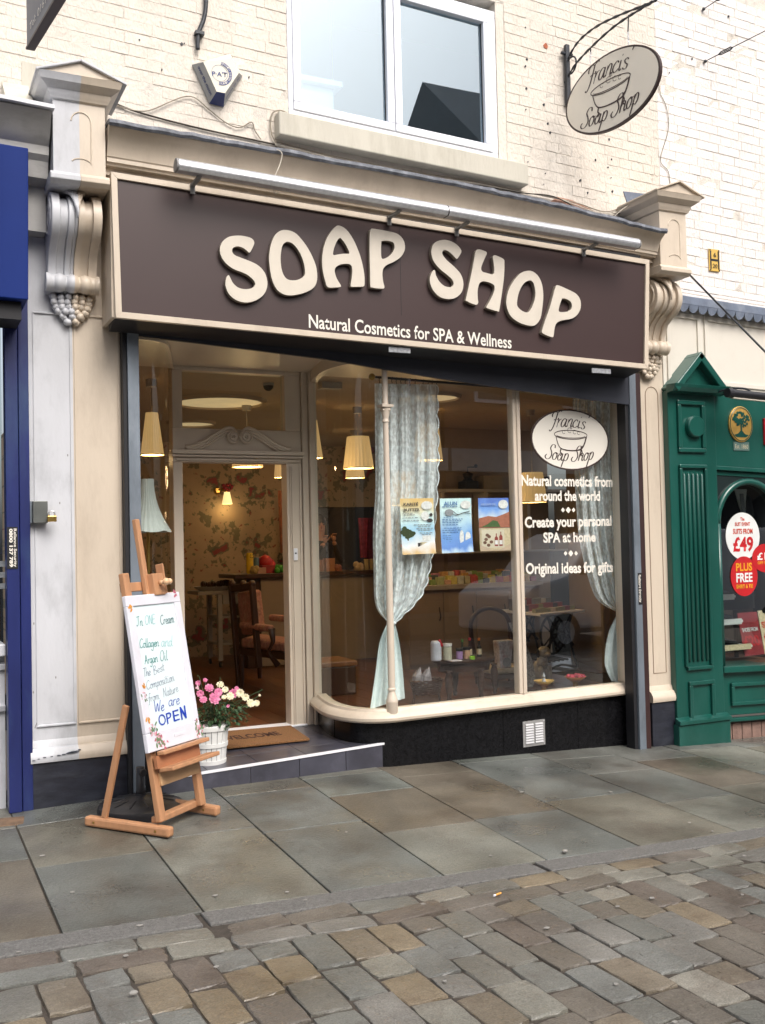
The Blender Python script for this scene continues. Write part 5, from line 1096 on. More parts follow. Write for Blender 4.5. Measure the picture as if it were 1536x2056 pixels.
# ceiling recess lights
for k, (px, py, rpx) in enumerate(((440, 809, 86), (385, 852, 44), (860, 800, 60))):
    c = PZ(px, py, CZ-.02); r = rpx/(FPX/((c-CAM)@FW)); e = empty('ceiling_light', c, ('large', 'smaller', 'faint')[k]+' round glowing ceiling recess seen '+('through the pane over the door', 'at the lower left of the pane over the door', 'through the lace near the curtain pole')[k], 'ceiling light')
    mb = MB(); mb.lathe([(r*1.12, CZ-.001), (r*1.08, CZ-.03), (r, CZ-.03), (r, CZ-.012)], (c[0], c[1], 0), 40, cap=False); mk('rim', mb, M['ceil'], e)
    mb = MB(); disc2((c[0], c[1], CZ-.012), (1, 0, 0), (0, -1, 0), r, r, mb); mk('glow_panel', mb, mat('glow_panel', (.8, .65, .4), .8, emis=(1, .74, .40), estr=.30), e)
# dome camera on the lobby ceiling, white box inside
c = PY(539, 776, 1.5); e = empty('security_camera', c, 'small dark dome security camera on the ceiling behind the pane over the door', 'camera'); r = 11/(FPX/((c-CAM)@FW))
mb = MB(); mb.lathe([(r*1., CZ-.001), (r, c[2]+r*.1)], (c[0], c[1], 0), 18); mk('housing', mb, M['alud'], e); mb = MB(); mb.ball((c[0], c[1], c[2]+r*.1), r*.95, 14, 8); mk('dome', mb, M['black'], e, smooth=True)
c = PY(664, 768, 1.3); o = mk('emergency_light', MB().box(c[0]-.09, 1.27, CZ-.055, c[0]+.09, 1.36, CZ-.001), M['whitefurn'], bevel=.006); tag(o, 'flat white oblong light unit on the shop ceiling at the left of the window', 'light unit')
def leg_(mb, x, y, z0, z1, w): mb.box(x-w/2, y-w/2, z0, x+w/2, y+w/2, z1)
# trolley
tp = PY(425, 1187, 4.9); zt = tp[2]; tr = empty('trolley', (3.3, 5.0, FL), 'cream kitchen trolley with shelves standing inside the doorway', 'trolley')
x0, x1, y0, y1 = gx(421, 4.9)-.02, gx(421, 4.9)+.62, 4.88, 5.35; x0 = gx(380, 5.2)
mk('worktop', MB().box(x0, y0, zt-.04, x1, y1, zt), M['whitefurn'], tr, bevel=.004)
for x in (x0+.25, x1-.04):
    for y in (y0+.03, y1-.03): mb = MB(); leg_(mb, x, y, FL+.08, zt-.04, .05); mk('leg', mb, M['whitefurn'], tr); mb = MB(); mb.lathe([(.03, -.01), (.03, .01)], (x, y, FL+.035), 12, 'x'); mk('castor', mb, M['iron'], tr)
for z in (FL+.25, FL+.55): mk('shelf', MB().box(x0+.23, y0+.03, z, x1-.03, y1-.03, z+.02), M['whitefurn'], tr)
mk('drawer_front', MB().box(x0+.28, y0-.01, zt-.15, x1-.07, y0+.02, zt-.045), M['whitefurn'], tr)
ty = empty('tray', (x0+.4, 5.05, zt), 'white tray of dark goods on top of the cream trolley', 'tray'); c = PY(436, 1182, 5.0)
mk('dish', MB().lathe([(.16, zt+.001), (.22, zt+.05), (.21, zt+.05), (.15, zt+.01)], (c[0], 5.05, 0), 24, 'z', 1.2, .7), M['whitefurn'], ty)
mb = MB(); [mb.ball((c[0]+rnd.uniform(-.17, .17), 5.05+rnd.uniform(-.08, .08), zt+.06+rnd.uniform(0, .03)), rnd.uniform(.025, .04), 7, 5) for _ in range(16)]; mk('goods', mb, M['wood'], ty)['kind'] = 'stuff'
# counter
cz_ = PY(520, 1152, 4.6)[2]; cx0, cx1 = gx(520, 4.62), 5.3
ct = empty('counter', (4.3, 4.9, FL), 'shop counter with dark top and cream front behind the armchair', 'counter')
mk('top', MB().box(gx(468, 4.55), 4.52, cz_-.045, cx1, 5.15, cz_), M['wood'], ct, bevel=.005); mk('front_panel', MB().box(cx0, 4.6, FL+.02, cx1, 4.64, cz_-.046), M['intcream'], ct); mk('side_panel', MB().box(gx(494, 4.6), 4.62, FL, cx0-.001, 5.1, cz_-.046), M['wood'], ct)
def small(name, label, cat, px, py, Y, w, h, col, shape='box', grp=None, z=None, rough=.5):
    c = PY(px, py, Y); z = c[2] if z is None else z; s = FPX/((c-CAM)@FW); w, h = w/s, h/s; mb = MB()
    if shape == 'box': mb.box(c[0]-w/2, Y, z, c[0]+w/2, Y+w*.8, z+h)
    elif shape == 'cyl': mb.lathe([(w*.42, z), (w*.5, z+h*.05), (w*.5, z+h*.9), (w*.4, z+h)], (c[0], Y+w/2, 0), 16)
    elif shape == 'bottle': mb.lathe([(w*.5, z), (w*.5, z+h*.6), (w*.22, z+h*.72), (w*.22, z+h)], (c[0], Y+w/2, 0), 16)
    elif shape == 'heap':
        for _ in range(10): mb.ball((c[0]+rnd.uniform(-.4, .4)*w, Y+rnd.uniform(.0, .6)*w, z+rnd.uniform(.1, .6)*h), h*.35, 7, 5)
    elif shape == 'bowl': mb.lathe([(w*.25, z), (w*.5, z+h), (w*.47, z+h), (w*.22, z+h*.25)], (c[0], Y+w/2, 0), 28)
    m = mat(name+'_finish', col, rough, .1, 20); o = mk(name, mb, m, bevel=.003 if shape == 'box' else 0, smooth=shape == 'heap'); tag(o, label, cat, grp); return o
o = small('smiley_tube', 'yellow tube with a smiling face on the shop counter', 'tube', 504, 1150, 4.75, 14, 42, (.75, .50, .02), 'cyl', z=cz_)
c = PY(505, 1118, 4.74); mb = MB(); ribbon([(.022*math.cos(t), .022*math.sin(t)) for t in np.linspace(math.pi*1.1, math.pi*1.9, 8)], (c[0], 4.73, c[2]+.01), (1, 0, 0), (0, 0, 1), .005, mb)
for s in (-1, 1): disc2((c[0]+s*.012, 4.729, c[2]+.022), (1, 0, 0), (0, 0, 1), .004, .006, mb, n=8)
mk('face', mb, M['black'], o)
small('blue_cup', 'blue cup beside the yellow smiling tube on the counter', 'cup', 517, 1150, 4.8, 11, 32, (.10, .18, .24), 'cyl', z=cz_)
small('red_toy', 'red toy-shaped box on the shop counter seen through the doorway', 'box', 541, 1150, 4.85, 24, 42, (.45, .02, .02), 'heap', z=cz_)
small('red_crate', 'low dark red box in front of the red toy on the counter', 'box', 540, 1150, 4.7, 28, 16, (.30, .02, .02), z=cz_)
small('green_pack', 'bright green wrapped pack at the right end of the counter in the doorway', 'pack', 564, 1150, 4.66, 20, 18, (.06, .30, .03), 'heap', z=cz_)
small('soap_pack', 'pale pink wrapped soap on the counter beside the yellow tube', 'soap', 526, 1152, 4.6, 18, 12, (.45, .25, .18), z=cz_); small('soap_pack', 'pale yellow wrapped soap under the smiling tube', 'soap', 513, 1152, 4.6, 12, 18, (.45, .32, .12), 'heap', z=cz_)
for i, (px, w, h, c_) in enumerate(((640, 22, 24, (.30, .13, .07)), (664, 20, 26, (.38, .16, .08)), (678, 16, 15, (.28, .08, .05)), (722, 14, 20, (.42, .28, .14)), (737, 8, 22, (.45, .33, .16)), (750, 10, 22, (.42, .3, .16)))):
    small('soap_block', ('brown soap at the far left of the counter inside the window', 'tall tan soap second from the left on the counter inside the window', 'round dark soap beside the tall tan one on the counter', 'stepped cream soap on the counter left of the lace', 'narrow upright cream soap on the counter left of the lace', 'cream soap on the counter just behind the lace edge')[i], 'soap', px, 1150, 4.6, w, h, c_, 'heap' if i in (2, 3) else 'box', 'soaps on the counter', cz_)
# dark wardrobe and hanging scarves behind the counter
o = mk('wardrobe', MB().box(4.75, 5.85, FL, 6.6, 6.18, 2.0), mat('dark_cabinet', (.012, .009, .008), .6, .2), bevel=.01); tag(o, 'tall dark cabinet against the back wall behind the counter', 'cabinet')
for px, y0_, y1_, Y, c_, lab in ((728, 1040, 1120, 5.3, (.28, .04, .09), 'pink and red scarf hanging behind the counter left of the lace'), (740, 1040, 1125, 5.35, (.12, .02, .05), 'dark crimson scarf hanging beside the pink one'), (567, 985, 1110, 5.6, (.22, .08, .04), 'long rust coloured scarf hanging at the right of the doorway view')):
    a, b = PY(px, y0_, Y), PY(px, y1_, Y); mb = MB(); V = []; n = 14
    for j in range(9):
        for i in range(n+1): V.append((a[0]+(-.06+.12*i/n)*(1-.04*j), Y+.02*math.sin(i*1.7), a[2]+(b[2]-a[2])*j/8))
    mb.add(V, [(j*(n+1)+i, j*(n+1)+i+1, (j+1)*(n+1)+i+1, (j+1)*(n+1)+i) for j in range(8) for i in range(n)]); mb2 = mk('scarf', mb, mat('scarf_cloth', c_, .9, .3, 20), smooth=True); tag(mb2, lab, 'scarf')
# ---------------------------------------------------------------- person behind the counter
def person():
    Y = 5.35; hd = PY(641, 1054, Y); hx, hz_ = hd[0], hd[2]; root = empty('person', (hx, Y, FL), 'woman with long dark hair in dark clothes behind the counter, hands raised to her face', 'person')
    J = {'pel': (hx+.02, Y, hz_-.72), 'sp': (hx+.02, Y, hz_-.5), 'ch': (hx+.02, Y, hz_-.33), 'nk': (hx+.01, Y, hz_-.17), 'hd': (hx, Y-.01, hz_-.02), 'top': (hx, Y, hz_+.08),
         'sl': (hx-.16, Y, hz_-.24), 'el': (hx-.20, Y-.10, hz_-.47), 'wl': (hx-.03, Y-.24, hz_-.22), 'sr': (hx+.20, Y, hz_-.24), 'er': (hx+.25, Y-.10, hz_-.47), 'wr': (hx+.08, Y-.25, hz_-.20),
         'hl': (hx+.10, Y, hz_-.8), 'kl': (hx+.11, Y, hz_-1.15), 'al': (hx+.11, Y+.02, FL+.06), 'hr': (hx-.06, Y, hz_-.8), 'kr': (hx-.07, Y, hz_-1.15), 'ar': (hx-.07, Y+.02, FL+.06)}
    R0 = {'pel': .13, 'sp': .11, 'ch': .13, 'nk': .048, 'hd': .078, 'top': .07, 'sl': .055, 'el': .042, 'wl': .026, 'sr': .055, 'er': .042, 'wr': .026, 'hl': .085, 'kl': .055, 'al': .04, 'hr': .085, 'kr': .055, 'ar': .04}
    ks = list(J); E = [('pel', 'sp'), ('sp', 'ch'), ('ch', 'nk'), ('nk', 'hd'), ('hd', 'top'), ('ch', 'sl'), ('sl', 'el'), ('el', 'wl'), ('ch', 'sr'), ('sr', 'er'), ('er', 'wr'), ('pel', 'hl'), ('hl', 'kl'), ('kl', 'al'), ('pel', 'hr'), ('hr', 'kr'), ('kr', 'ar')]
    me = bpy.data.meshes.new('body'); me.from_pydata([J[k] for k in ks], [(ks.index(a), ks.index(b)) for a, b in E], [])
    o = bpy.data.objects.new('body', me); COL.objects.link(o); o.modifiers.new('skin', 'SKIN'); 
    for i, k in enumerate(ks): me.skin_vertices[0].data[i].radius = (R0[k], R0[k]*.8 if k in ('ch', 'sp', 'pel') else R0[k]); 
    me.skin_vertices[0].data[0].use_root = True
    o.modifiers.new('sub', 'SUBSURF').levels = 2; o.modifiers['sub'].render_levels = 2
    dg = bpy.context.evaluated_depsgraph_get(); m2 = bpy.data.meshes.new_from_object(o.evaluated_get(dg)); bpy.data.objects.remove(o); m2.shade_smooth()
    skin = mat('skin', (.42, .19, .11), .55, .05); cloth = mat('dark_jumper', (.012, .013, .02), .9, .2); m2.materials.clear(); m2.materials.append(cloth); m2.materials.append(skin)
    for p_ in m2.polygons:
        c = p_.center; hand = min((c-Vector(J['wl'])).length, (c-Vector(J['wr'])).length) < .055
        p_.material_index = 1 if (c.z > hz_-.19 and abs(c.x-hx) < .09 and c.y > Y-.13) or hand else 0
    o = bpy.data.objects.new('body', m2); COL.objects.link(o); o.parent = root; o.location = -root.location
    mb = MB(); mb.ball((hx, Y-.075, hz_-.03), .014, 8, 6, .8, 1, 1.6); mb.ball((hx, Y-.08, hz_-.075), .014, 8, 5, 1.5, .4, .4); mk('nose_and_mouth', mb, mat('lips', (.30, .09, .07), .5), root, smooth=True)
    mb = MB(); [mb.ball((hx+s*.028, Y-.078, hz_+.0), .010, 8, 6, 1.4, .5, .7) for s in (-1, 1)]; mk('eyes', mb, M['black'], root)
    mb = MB(); mb.ball((hx, Y+.025, hz_+.02), .098, 14, 10, 1, 1, 1.25)
    for s in (-1, 1): mb.tube([(hx+s*.07, Y+.0, hz_+.08), (hx+s*.088, Y-.01, hz_-.03), (hx+s*.095, Y-.01, hz_-.15), (hx+s*.10, Y-.03, hz_-.26)], [.03, .035, .035, .015], 8)
    mk('hair', mb, mat('dark_hair', (.012, .008, .006), .5), root, smooth=True)
    for w, s in (('wl', -1), ('wr', 1)):
        b = np.array(J[w]); mb = MB(); mb.ball(b+np.array([0, -.01, .035]), .03, 8, 6, 1, .55, 1.3)
        for k in range(4): mb.tube([b+np.array([-.021+.014*k, -.012, .06]), b+np.array([-.021+.014*k, -.03, .088-abs(k-1.5)*.004]), b+np.array([-.02+.013*k, -.05, .085])], [.0085, .008, .006], 6)
        mb.tube([b+np.array([-s*.022, -.01, .03]), b+np.array([-s*.042, -.03, .05]), b+np.array([-s*.045, -.045, .068])], [.010, .009, .007], 6); mk('hand', mb, skin, root, smooth=True)
person()
# ---------------------------------------------------------------- armchair
ac = empty('armchair', (3.3, 3., FL), 'old carved armchair with rose tapestry back, arms and seat inside the doorway', 'armchair')
Y = 3.0; BL_, BR_ = PY(470, 1400, Y), PY(580, 1400, Y)
def W3(px, py, Y): return PY(px, py, Y)
for (a, b, Ya, Yb) in (((464, 1176), (482, 1390), 3.35, 3.2), ((506, 1172), (520, 1340), 2.9, 2.8)): mb = MB(); mb.beam(W3(*a, Ya), W3(*b, Yb), .05, .05); mk('back_post', mb, M['wood'], ac, bevel=.006)
mb = MB(); mb.beam(W3(466, 1182, 3.34), W3(508, 1176, 2.9), .05, .07); mk('crest_rail', mb, M['wood'], ac, bevel=.01)
for px in (466, 488, 506): mb = MB(); mb.ball(W3(px, 1172, 3.34-(px-466)*.011), .035, 10, 8); mk('finial', mb, M['wood'], ac, smooth=True)
mb = MB(); a, b, c, d = W3(474, 1190, 3.30), W3(508, 1184, 2.93), W3(518, 1268, 2.84), W3(484, 1275, 3.2); nrm = np.cross(b-a, d-a); nrm /= np.linalg.norm(nrm); mb.prism([a, b, c, d], nrm*.09); mk('back_cushion', mb, M['tapestry'], ac, bevel=.025)
for (a, b, Ya, Yb) in (((486, 1255), (545, 1262), 3.15, 2.55), ((545, 1240), (592, 1243), 2.9, 2.4)):
    mb = MB(); mb.beam(W3(*a, Ya), W3(*b, Yb), .07, .06); mk('arm_pad', mb, M['tapestry'], ac, bevel=.02)
    mb = MB(); A = W3(*b, Yb); mb.tube([A, A+np.array([.02, .02, -.12]), A+np.array([-.02, .05, -.22]), A+np.array([.06, .0, -.34])], [.035, .022, .02, .03], 8); mk('arm_support', mb, M['wood'], ac, smooth=True)
mb = MB(); q = [W3(484, 1300, 3.2), W3(520, 1292, 3.6), W3(592, 1300, 2.9), W3(580, 1308, 2.45)]; z = q[0][2]; q = [np.array([p[0], p[1], z]) for p in q]; mb.prism(q, (0, 0, .09)); mk('seat', mb, M['tapestry'], ac, bevel=.025); mb = MB(); mb.prism([p-np.array([0, 0, .07]) for p in q], (0, 0, .065)); mk('seat_rail', mb, M['wood'], ac)
for p in q: mb = MB(); mb.tube([(p[0], p[1], z-.07), (p[0], p[1], FL+.02)], [.03, .02], 8); mk('leg', mb, M['wood'], ac)
# ---------------------------------------------------------------- left of window: chest
tk = empty('wooden_chest', (3.4, 2.2, FL), 'low dark wooden chest with tapestry top inside the left end of the window', 'chest')
a, b = PY(632, 1400, 2.2)[0], PY(716, 1400, 2.2)[0]; z = PY(680, 1328, 2.2)[2]; mk('body', MB().box(a, 2.2, FL, b, 2.6, z-.05), M['wood'], tk, bevel=.01); mk('lid', MB().box(a-.015, 2.185, z-.049, b+.015, 2.62, z), mat('orange_wood', (.22, .09, .03), .4, .2), tk, bevel=.012)
# wicker basket with bags
bk = empty('wicker_basket', (3.95, 1.35, FL), 'dark wicker basket on legs holding plastic bags, beside the lace tail', 'basket'); cx_, zt_ = gx(848, 1.35), PY(848, 1366, 1.35)[2]; mb = MB()
for k in range(7): z = zt_-.11+.018*k; mb.tube([(cx_+.145*math.cos(t)*(0.8+.03*k), 1.35+.1*math.sin(t)*(.8+.03*k), z+.004*math.sin(t*12+k*3)) for t in np.linspace(0, 2*math.pi, 30)], .009, 5)
mk('weave', mb, M['wood'], bk)
for sx in (-1, 1): mb = MB(); mb.tube([(cx_+sx*.11, 1.35, zt_-.11), (cx_+sx*.13, 1.35, FL)], .01); mk('leg', mb, M['wood'], bk)
for i, (px, lab) in enumerate(((838, 'small'), (856, 'larger'))): c = PY(px, 1366, 1.35); mb = MB(); mb.tube([(c[0], 1.35, zt_-.05), (c[0], 1.35, zt_+.04), (c[0]+.02, 1.33, zt_+.11)], [.05, .045, .004], 7); o = mk('sweet_bag', mb, mat('clear_bag', (.35, .32, .33), .2, .3, 30)); tag(o, lab+' tied clear bag of dried flowers in the dark wicker basket', 'bag')
# ---------------------------------------------------------------- round table with products
rt = empty('round_table', (4.1, 1.4, FL), 'low dark oval table with turned legs carrying cosmetics in the window', 'table'); TY = 1.42; tx, tz = gx(923, TY), PY(923, 1320, TY)[2]; rr = 68/(FPX/((PY(923, 1320, TY)-CAM)@FW))
mk('top', MB().lathe([(rr*.97, tz-.03), (rr, tz-.02), (rr, tz-.008), (rr*.97, tz)], (tx, TY, 0), 36, 'z', 1, .72), M['wood'], rt); mk('apron', MB().lathe([(rr*.82, tz-.11), (rr*.85, tz-.031)], (tx, TY, 0), 30, 'z', 1, .68), M['wood'], rt)
for px, yy in ((893, 1.25), (957, 1.28), (984, 1.5), (905, 1.62)):
    x = gx(px, yy); mb = MB(); mb.lathe([(.014, FL), (.022, FL+.03), (.014, FL+.05), (.03, FL+.12), (.034, FL+.2), (.02, FL+.25), (.03, FL+.27), (.03, tz-.10)], (x, yy, 0), 14); mk('leg', mb, M['wood'], rt, smooth=True)
tb = [('white_canister', 'tall pale blue-white canister with a red ribbon on the oval table', 'canister', 881, 22, 40, (.62, .66, .74), 'cyl'), ('cream_jar', 'cream glass jar beside the pale canister on the oval table', 'jar', 903, 18, 28, (.55, .55, .42), 'cyl'), ('lilac_jar', 'lilac jar with a dark lid on the oval table', 'jar', 926, 14, 17, (.42, .25, .50), 'cyl'), ('peach_jar', 'peach jar with a dark lid on the oval table', 'jar', 941, 14, 18, (.55, .33, .2), 'cyl'),
      ('oil_bottle', 'dark oil bottle with a green cap on the oval table', 'bottle', 931, 9, 32, (.02, .03, .015), 'bottle'), ('oil_bottle', 'dark oil bottle with a red cap on the oval table', 'bottle', 946, 10, 34, (.03, .012, .01), 'bottle'), ('oil_bottle', 'dark oil bottle with an orange cap, rightmost on the oval table', 'bottle', 965, 10, 32, (.02, .015, .01), 'bottle')]
for i, (n, l, c, px, w, h, col, shp) in enumerate(tb):
    yy = 1.27 if 'bottle' not in n else 1.36; o = small(n, l, c, px, 1320, yy, w, h, col, shp, None, tz); s = FPX/((PY(px, 1320, yy)-CAM)@FW); x = PY(px, 1320, yy)[0]; yc = yy+w/s/2
    if 'bottle' in n: mk('cap', MB().lathe([(w/s*.3, tz+h/s), (w/s*.3, tz+h/s+.022)], (x, yc, 0), 12), mat('bottle_cap', ((.1, .25, .05), (.5, .03, .04), (.6, .16, .02))[i-4], .4), o); mk('label', MB().lathe([(w/s*.52, tz+.02), (w/s*.52, tz+h/s*.5)], (x, yc, 0), 16, cap=False), PC['cream'], o)
    elif 'jar' in n: mk('lid', MB().lathe([(w/s*.53, tz+h/s), (w/s*.53, tz+h/s+.022)], (x, yc, 0), 16), M['black'] if i != 1 else PC['white'], o)
    else: mb = MB(); [mb.ball((x+.02+k*.006, yc-.03, tz+h/s-.0-k*.012), .014, 8, 6) for k in range(4)]; mk('ribbon', mb, mat('red_ribbon', (.6, .02, .03), .5), o)
small('lime_pot', 'small lime green lidded pot lying on the oval table', 'pot', 951, 1320, 1.2, 12, 7, (.25, .55, .03), 'cyl', None, tz)
small('price_card', 'white price card lying on the front of the oval table', 'card', 918, 1321, 1.17, 24, 2, (.7, .65, .65), 'box', None, tz)
# chair with bag and draped shawl
ch = empty('side_chair', (4.6, 1.9, FL), 'dark chair with a cream seat holding a gift bag in the window', 'chair'); CY = 1.75; sx0, sx1 = gx(985, CY), gx(1062, CY); szc = PY(1020, 1342, CY)[2]
mk('seat', MB().box(sx0, CY, szc-.05, sx1, CY+.4, szc), mat('cream_upholstery', (.45, .38, .27), .8, .15, 20), ch, bevel=.02); mk('seat_rail', MB().box(sx0+.01, CY+.01, szc-.1, sx1-.01, CY+.39, szc-.051), M['wood'], ch)
for x in (sx0+.03, sx1-.03):
    for y in (CY+.03, CY+.37): mb = MB(); mb.tube([(x, y, szc-.1), (x, y, FL)], [.022, .014], 8); mk('leg', mb, M['wood'], ch)
mb = MB(); zb_ = PY(1010, 1225, CY+.35)[2]; mb.tube(crom([(sx0+.02, CY+.36, szc), (sx0+.0, CY+.4, zb_-.1), ((sx0+sx1)/2, CY+.42, zb_+.02), (sx1, CY+.4, zb_-.1), (sx1-.02, CY+.36, szc)], 6), .022, 8); mk('hoop_back', mb, M['wood'], ch, smooth=True)
c = PY(1018, 1335, CY+.0); gb = empty('gift_bag', (c[0], CY+.05, szc), 'clear patterned gift bag with a round label standing on the cream seat', 'bag'); s = FPX/((c-CAM)@FW); w = 32/s; h = 56/s
m = mat('gift_bag_print', (.62, .60, .62), .3, .3, 40, dirt=(.35, .08, .08), dirt_amt=.8, dscale=14); mk('bag_body', MB().hexa([(c[0]-w*.4, CY+.02, szc), (c[0]+w*.4, CY+.02, szc), (c[0]+w*.4, CY+.12, szc), (c[0]-w*.4, CY+.12, szc), (c[0]-w*.6, CY, szc+h), (c[0]+w*.55, CY, szc+h), (c[0]+w*.55, CY+.1, szc+h), (c[0]-w*.6, CY+.1, szc+h)]), m, gb, bevel=.01)
mk('round_label', MB().lathe([(.0, 0), (w*.3, 0), (w*.3, .004), (0, .004)], (c[0]+.0, CY-.0, szc+h*.22), 20, 'y'), PC['grey'], gb)
mb = MB(); V = []; A = W3(1028, 1255, CY-.05); pts = crom([(1030, 1250), (1045, 1290), (1058, 1320), (1066, 1360), (1060, 1380)], 4)
for p_ in pts:
    for k, dx in enumerate((-9, -3, 3, 9)): V.append(W3(p_[0]+dx, p_[1], CY-.06+.02*math.sin(k*2+p_[1]*.1)))
mb.add(V, [(4*j+i, 4*j+i+1, 4*j+i+5, 4*j+i+4) for j in range(len(pts)-1) for i in range(3)]); o = mk('shawl', mb, mat('lacy_shawl', (.5, .47, .42), .9, .5, 60, dirt=(.03, .03, .03), dirt_amt=.9, dscale=50), smooth=True); tag(o, 'cream crochet shawl hanging down the right side of the chair', 'shawl')
# ---------------------------------------------------------------- cabinets with soaps
cb = empty('soap_cabinet', (5.9, 3.6, FL), 'cream wall cabinet with a worktop full of soaps behind the posters', 'cabinet'); ZC = PY(950, 1172, 3.4)[2]; cxa, cxb = gx(815, 3.4), gx(1085, 3.4)
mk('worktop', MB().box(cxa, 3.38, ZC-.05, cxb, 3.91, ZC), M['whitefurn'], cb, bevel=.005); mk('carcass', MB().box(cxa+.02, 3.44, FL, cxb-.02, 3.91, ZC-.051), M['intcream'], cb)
n = 4
for k in range(n): a = cxa+.03+(cxb-cxa-.06)*k/n; b = cxa+.03+(cxb-cxa-.06)*(k+1)/n-.01; o = mk('cupboard_door', MB().box(a, 3.42, FL+.05, b, 3.439, ZC-.08), M['intcream'], cb, bevel=.004); mb = MB(); mb.tube(crom([(b-.05, 3.41, ZC-.38), (b-.045, 3.395, ZC-.34), (b-.055, 3.395, ZC-.28), (b-.05, 3.41, ZC-.24)], 3), .007, 6); mk('handle', mb, M['iron'], o)
zs1 = PY(950, 983, 3.75)[2]; mk('upper_shelf', MB().box(cxa, 3.62, zs1-.035, cxb+.6, 3.91, zs1), M['whitefurn'], cb, bevel=.003)
for k in range(5): x = cxa+(cxb+.55-cxa)*k/4; mk('upright', MB().box(x, 3.64, ZC+.35, x+.04, 3.91, zs1-.036), M['whitefurn'], cb)
mk('middle_shelf', MB().box(cxa, 3.64, ZC+.33, cxb+.6, 3.91, ZC+.349), M['whitefurn'], cb)
sc_cols = [(.55, .30, .12), (.50, .10, .10), (.60, .52, .15), (.55, .55, .50), (.25, .35, .12), (.40, .15, .25), (.60, .35, .25), (.08, .10, .12), (.5, .45, .3), (.35, .4, .2)]
SMt = [mat('soap_colour', c_, .6, .15, 30) for c_ in sc_cols]
for r_ in range(3):
    x = cxa+.1
    while x < cxb-.05:
        w = rnd.uniform(.05, .09); h = rnd.uniform(.05, .09)+.03*r_; y = 3.45+.13*r_; o = mk('soap', MB().box(x, y, ZC+.001, x+w, y+.07, ZC+h), rnd.choice(SMt), bevel=.006); tag(o, ('front', 'middle', 'back')[r_]+' row soap crowded on the cabinet worktop behind the posters', 'soap', 'soaps crowded on the cabinet worktop'); x += w+rnd.uniform(.005, .03)
for k in range(7): x = cxa+.15+k*.25; h = rnd.uniform(.1, .2); o = mk('shelf_jar', MB().lathe([(.04, ZC+.35), (.04, ZC+.35+h), (.02, ZC+.37+h)], (x, 3.75, 0), 12), rnd.choice(SMt)); tag(o, 'jar or bottle on the middle shelf of the cream wall cabinet', 'jar', 'jars on the middle shelf')
c = PY(944, 977, 3.7); s = FPX/((c-CAM)@FW); g = empty('coffee_grinder', (c[0], 3.7, zs1), 'old dark coffee grinder with a crank handle on the upper shelf', 'grinder'); w = 30/s
mk('box', MB().box(c[0]-w/2, 3.66, zs1, c[0]+w/2, 3.66+w, zs1+w*.55), M['iron'], g, bevel=.006); mk('hopper', MB().lathe([(w*.42, zs1+w*.56), (w*.25, zs1+w*.75), (w*.38, zs1+w*1.05), (w*.05, zs1+w*1.2)], (c[0], 3.66+w/2, 0), 16), M['iron'], g)
mb = MB(); mb.tube([(c[0], 3.66+w/2, zs1+w*1.2), (c[0], 3.66+w/2, zs1+w*1.5), (c[0]+w*.42, 3.6+w/2, zs1+w*1.5)], .008, 6); mb.ball((c[0]+w*.42, 3.6+w/2, zs1+w*1.56), .022, 8, 6); mk('crank', mb, M['iron'], g)
small('arched_box', 'pale box with an arched top on the upper shelf right of the grinder', 'box', 991, 977, 3.7, 44, 28, (.28, .23, .17), 'box', None, zs1); small('black_ornament', 'black ornament standing behind the rightmost pendant lamp', 'ornament', 1095, 960, 3.7, 34, 30, (.02, .02, .025), 'heap', None, zs1)
# ---------------------------------------------------------------- sewing machine table
TQ = [PY(1085, 1233, 2.3), None, None, None]; zT = TQ[0][2]; qa = PZ(983, 1222, zT); qb = PZ(1195, 1222, zT); qc = qa+qb-TQ[0]
sm = empty('sewing_table', (5.6, 2.4, FL), 'old treadle sewing table with white top and black iron legs covered in small boxes', 'table')
mb = MB(); qa = TQ[0]+(qa-TQ[0])*.8; qb = TQ[0]+(qb-TQ[0])*.8; qc = qa+qb-TQ[0]; mb.prism([TQ[0], qb, qc, qa], (0, 0, -.025)); mk('top', mb, M['nosing'], sm, bevel=.003)
u = (qb-TQ[0])/np.linalg.norm(qb-TQ[0]); v_ = (qa-TQ[0])/np.linalg.norm(qa-TQ[0]); Lu = np.linalg.norm(qb-TQ[0]); Lv = np.linalg.norm(qa-TQ[0])
for f_ in (.08, .92):
    O_ = TQ[0]+v_*Lv*f_; mb = MB(); P = lambda a, z: O_+u*Lu*a+np.array([0, 0, z-zT])
    zf, zt2 = FL, zT-.03
    for pts in ([(.22, zt2), (.30, zt2-.2), (.12, zf)], [(.78, zt2), (.70, zt2-.2), (.88, zf)], [(.22, zt2), (.5, zt2-.16), (.78, zt2)], [(.30, zt2-.2), (.5, zt2-.05), (.70, zt2-.2)], [(.30, zt2-.2), (.5, zt2-.34), (.70, zt2-.2)], [(.2, zf+.25), (.5, zf+.38), (.8, zf+.25)], [(.12, zf), (.5, zf+.06), (.88, zf)], [(.4, zt2-.1), (.5, zt2-.25), (.4, zt2-.34)], [(.6, zt2-.1), (.5, zt2-.25), (.6, zt2-.34)]):
        mb.tube(crom([P(*q) for q in pts], 4), .013, 6)
    mk('iron_side', mb, M['iron'], sm)
O_ = TQ[0]+v_*Lv*.25+u*Lu*.5; mb = MB(); cw_ = O_+np.array([0, 0, FL+.36-zT]); mb.tube([cw_+u*.2*math.cos(t)+np.array([0, 0, .2*math.sin(t)]) for t in np.linspace(0, 2*math.pi, 32)], .014, 6)
for t in range(5): mb.tube([cw_, cw_+u*.2*math.cos(t*1.257)+np.array([0, 0, .2*math.sin(t*1.257)])], .008, 5)
mk('wheel', mb, M['iron'], sm); mb = MB(); a = TQ[0]+v_*Lv*.1+u*Lu*.25; b = TQ[0]+v_*Lv*.9+u*Lu*.75; 
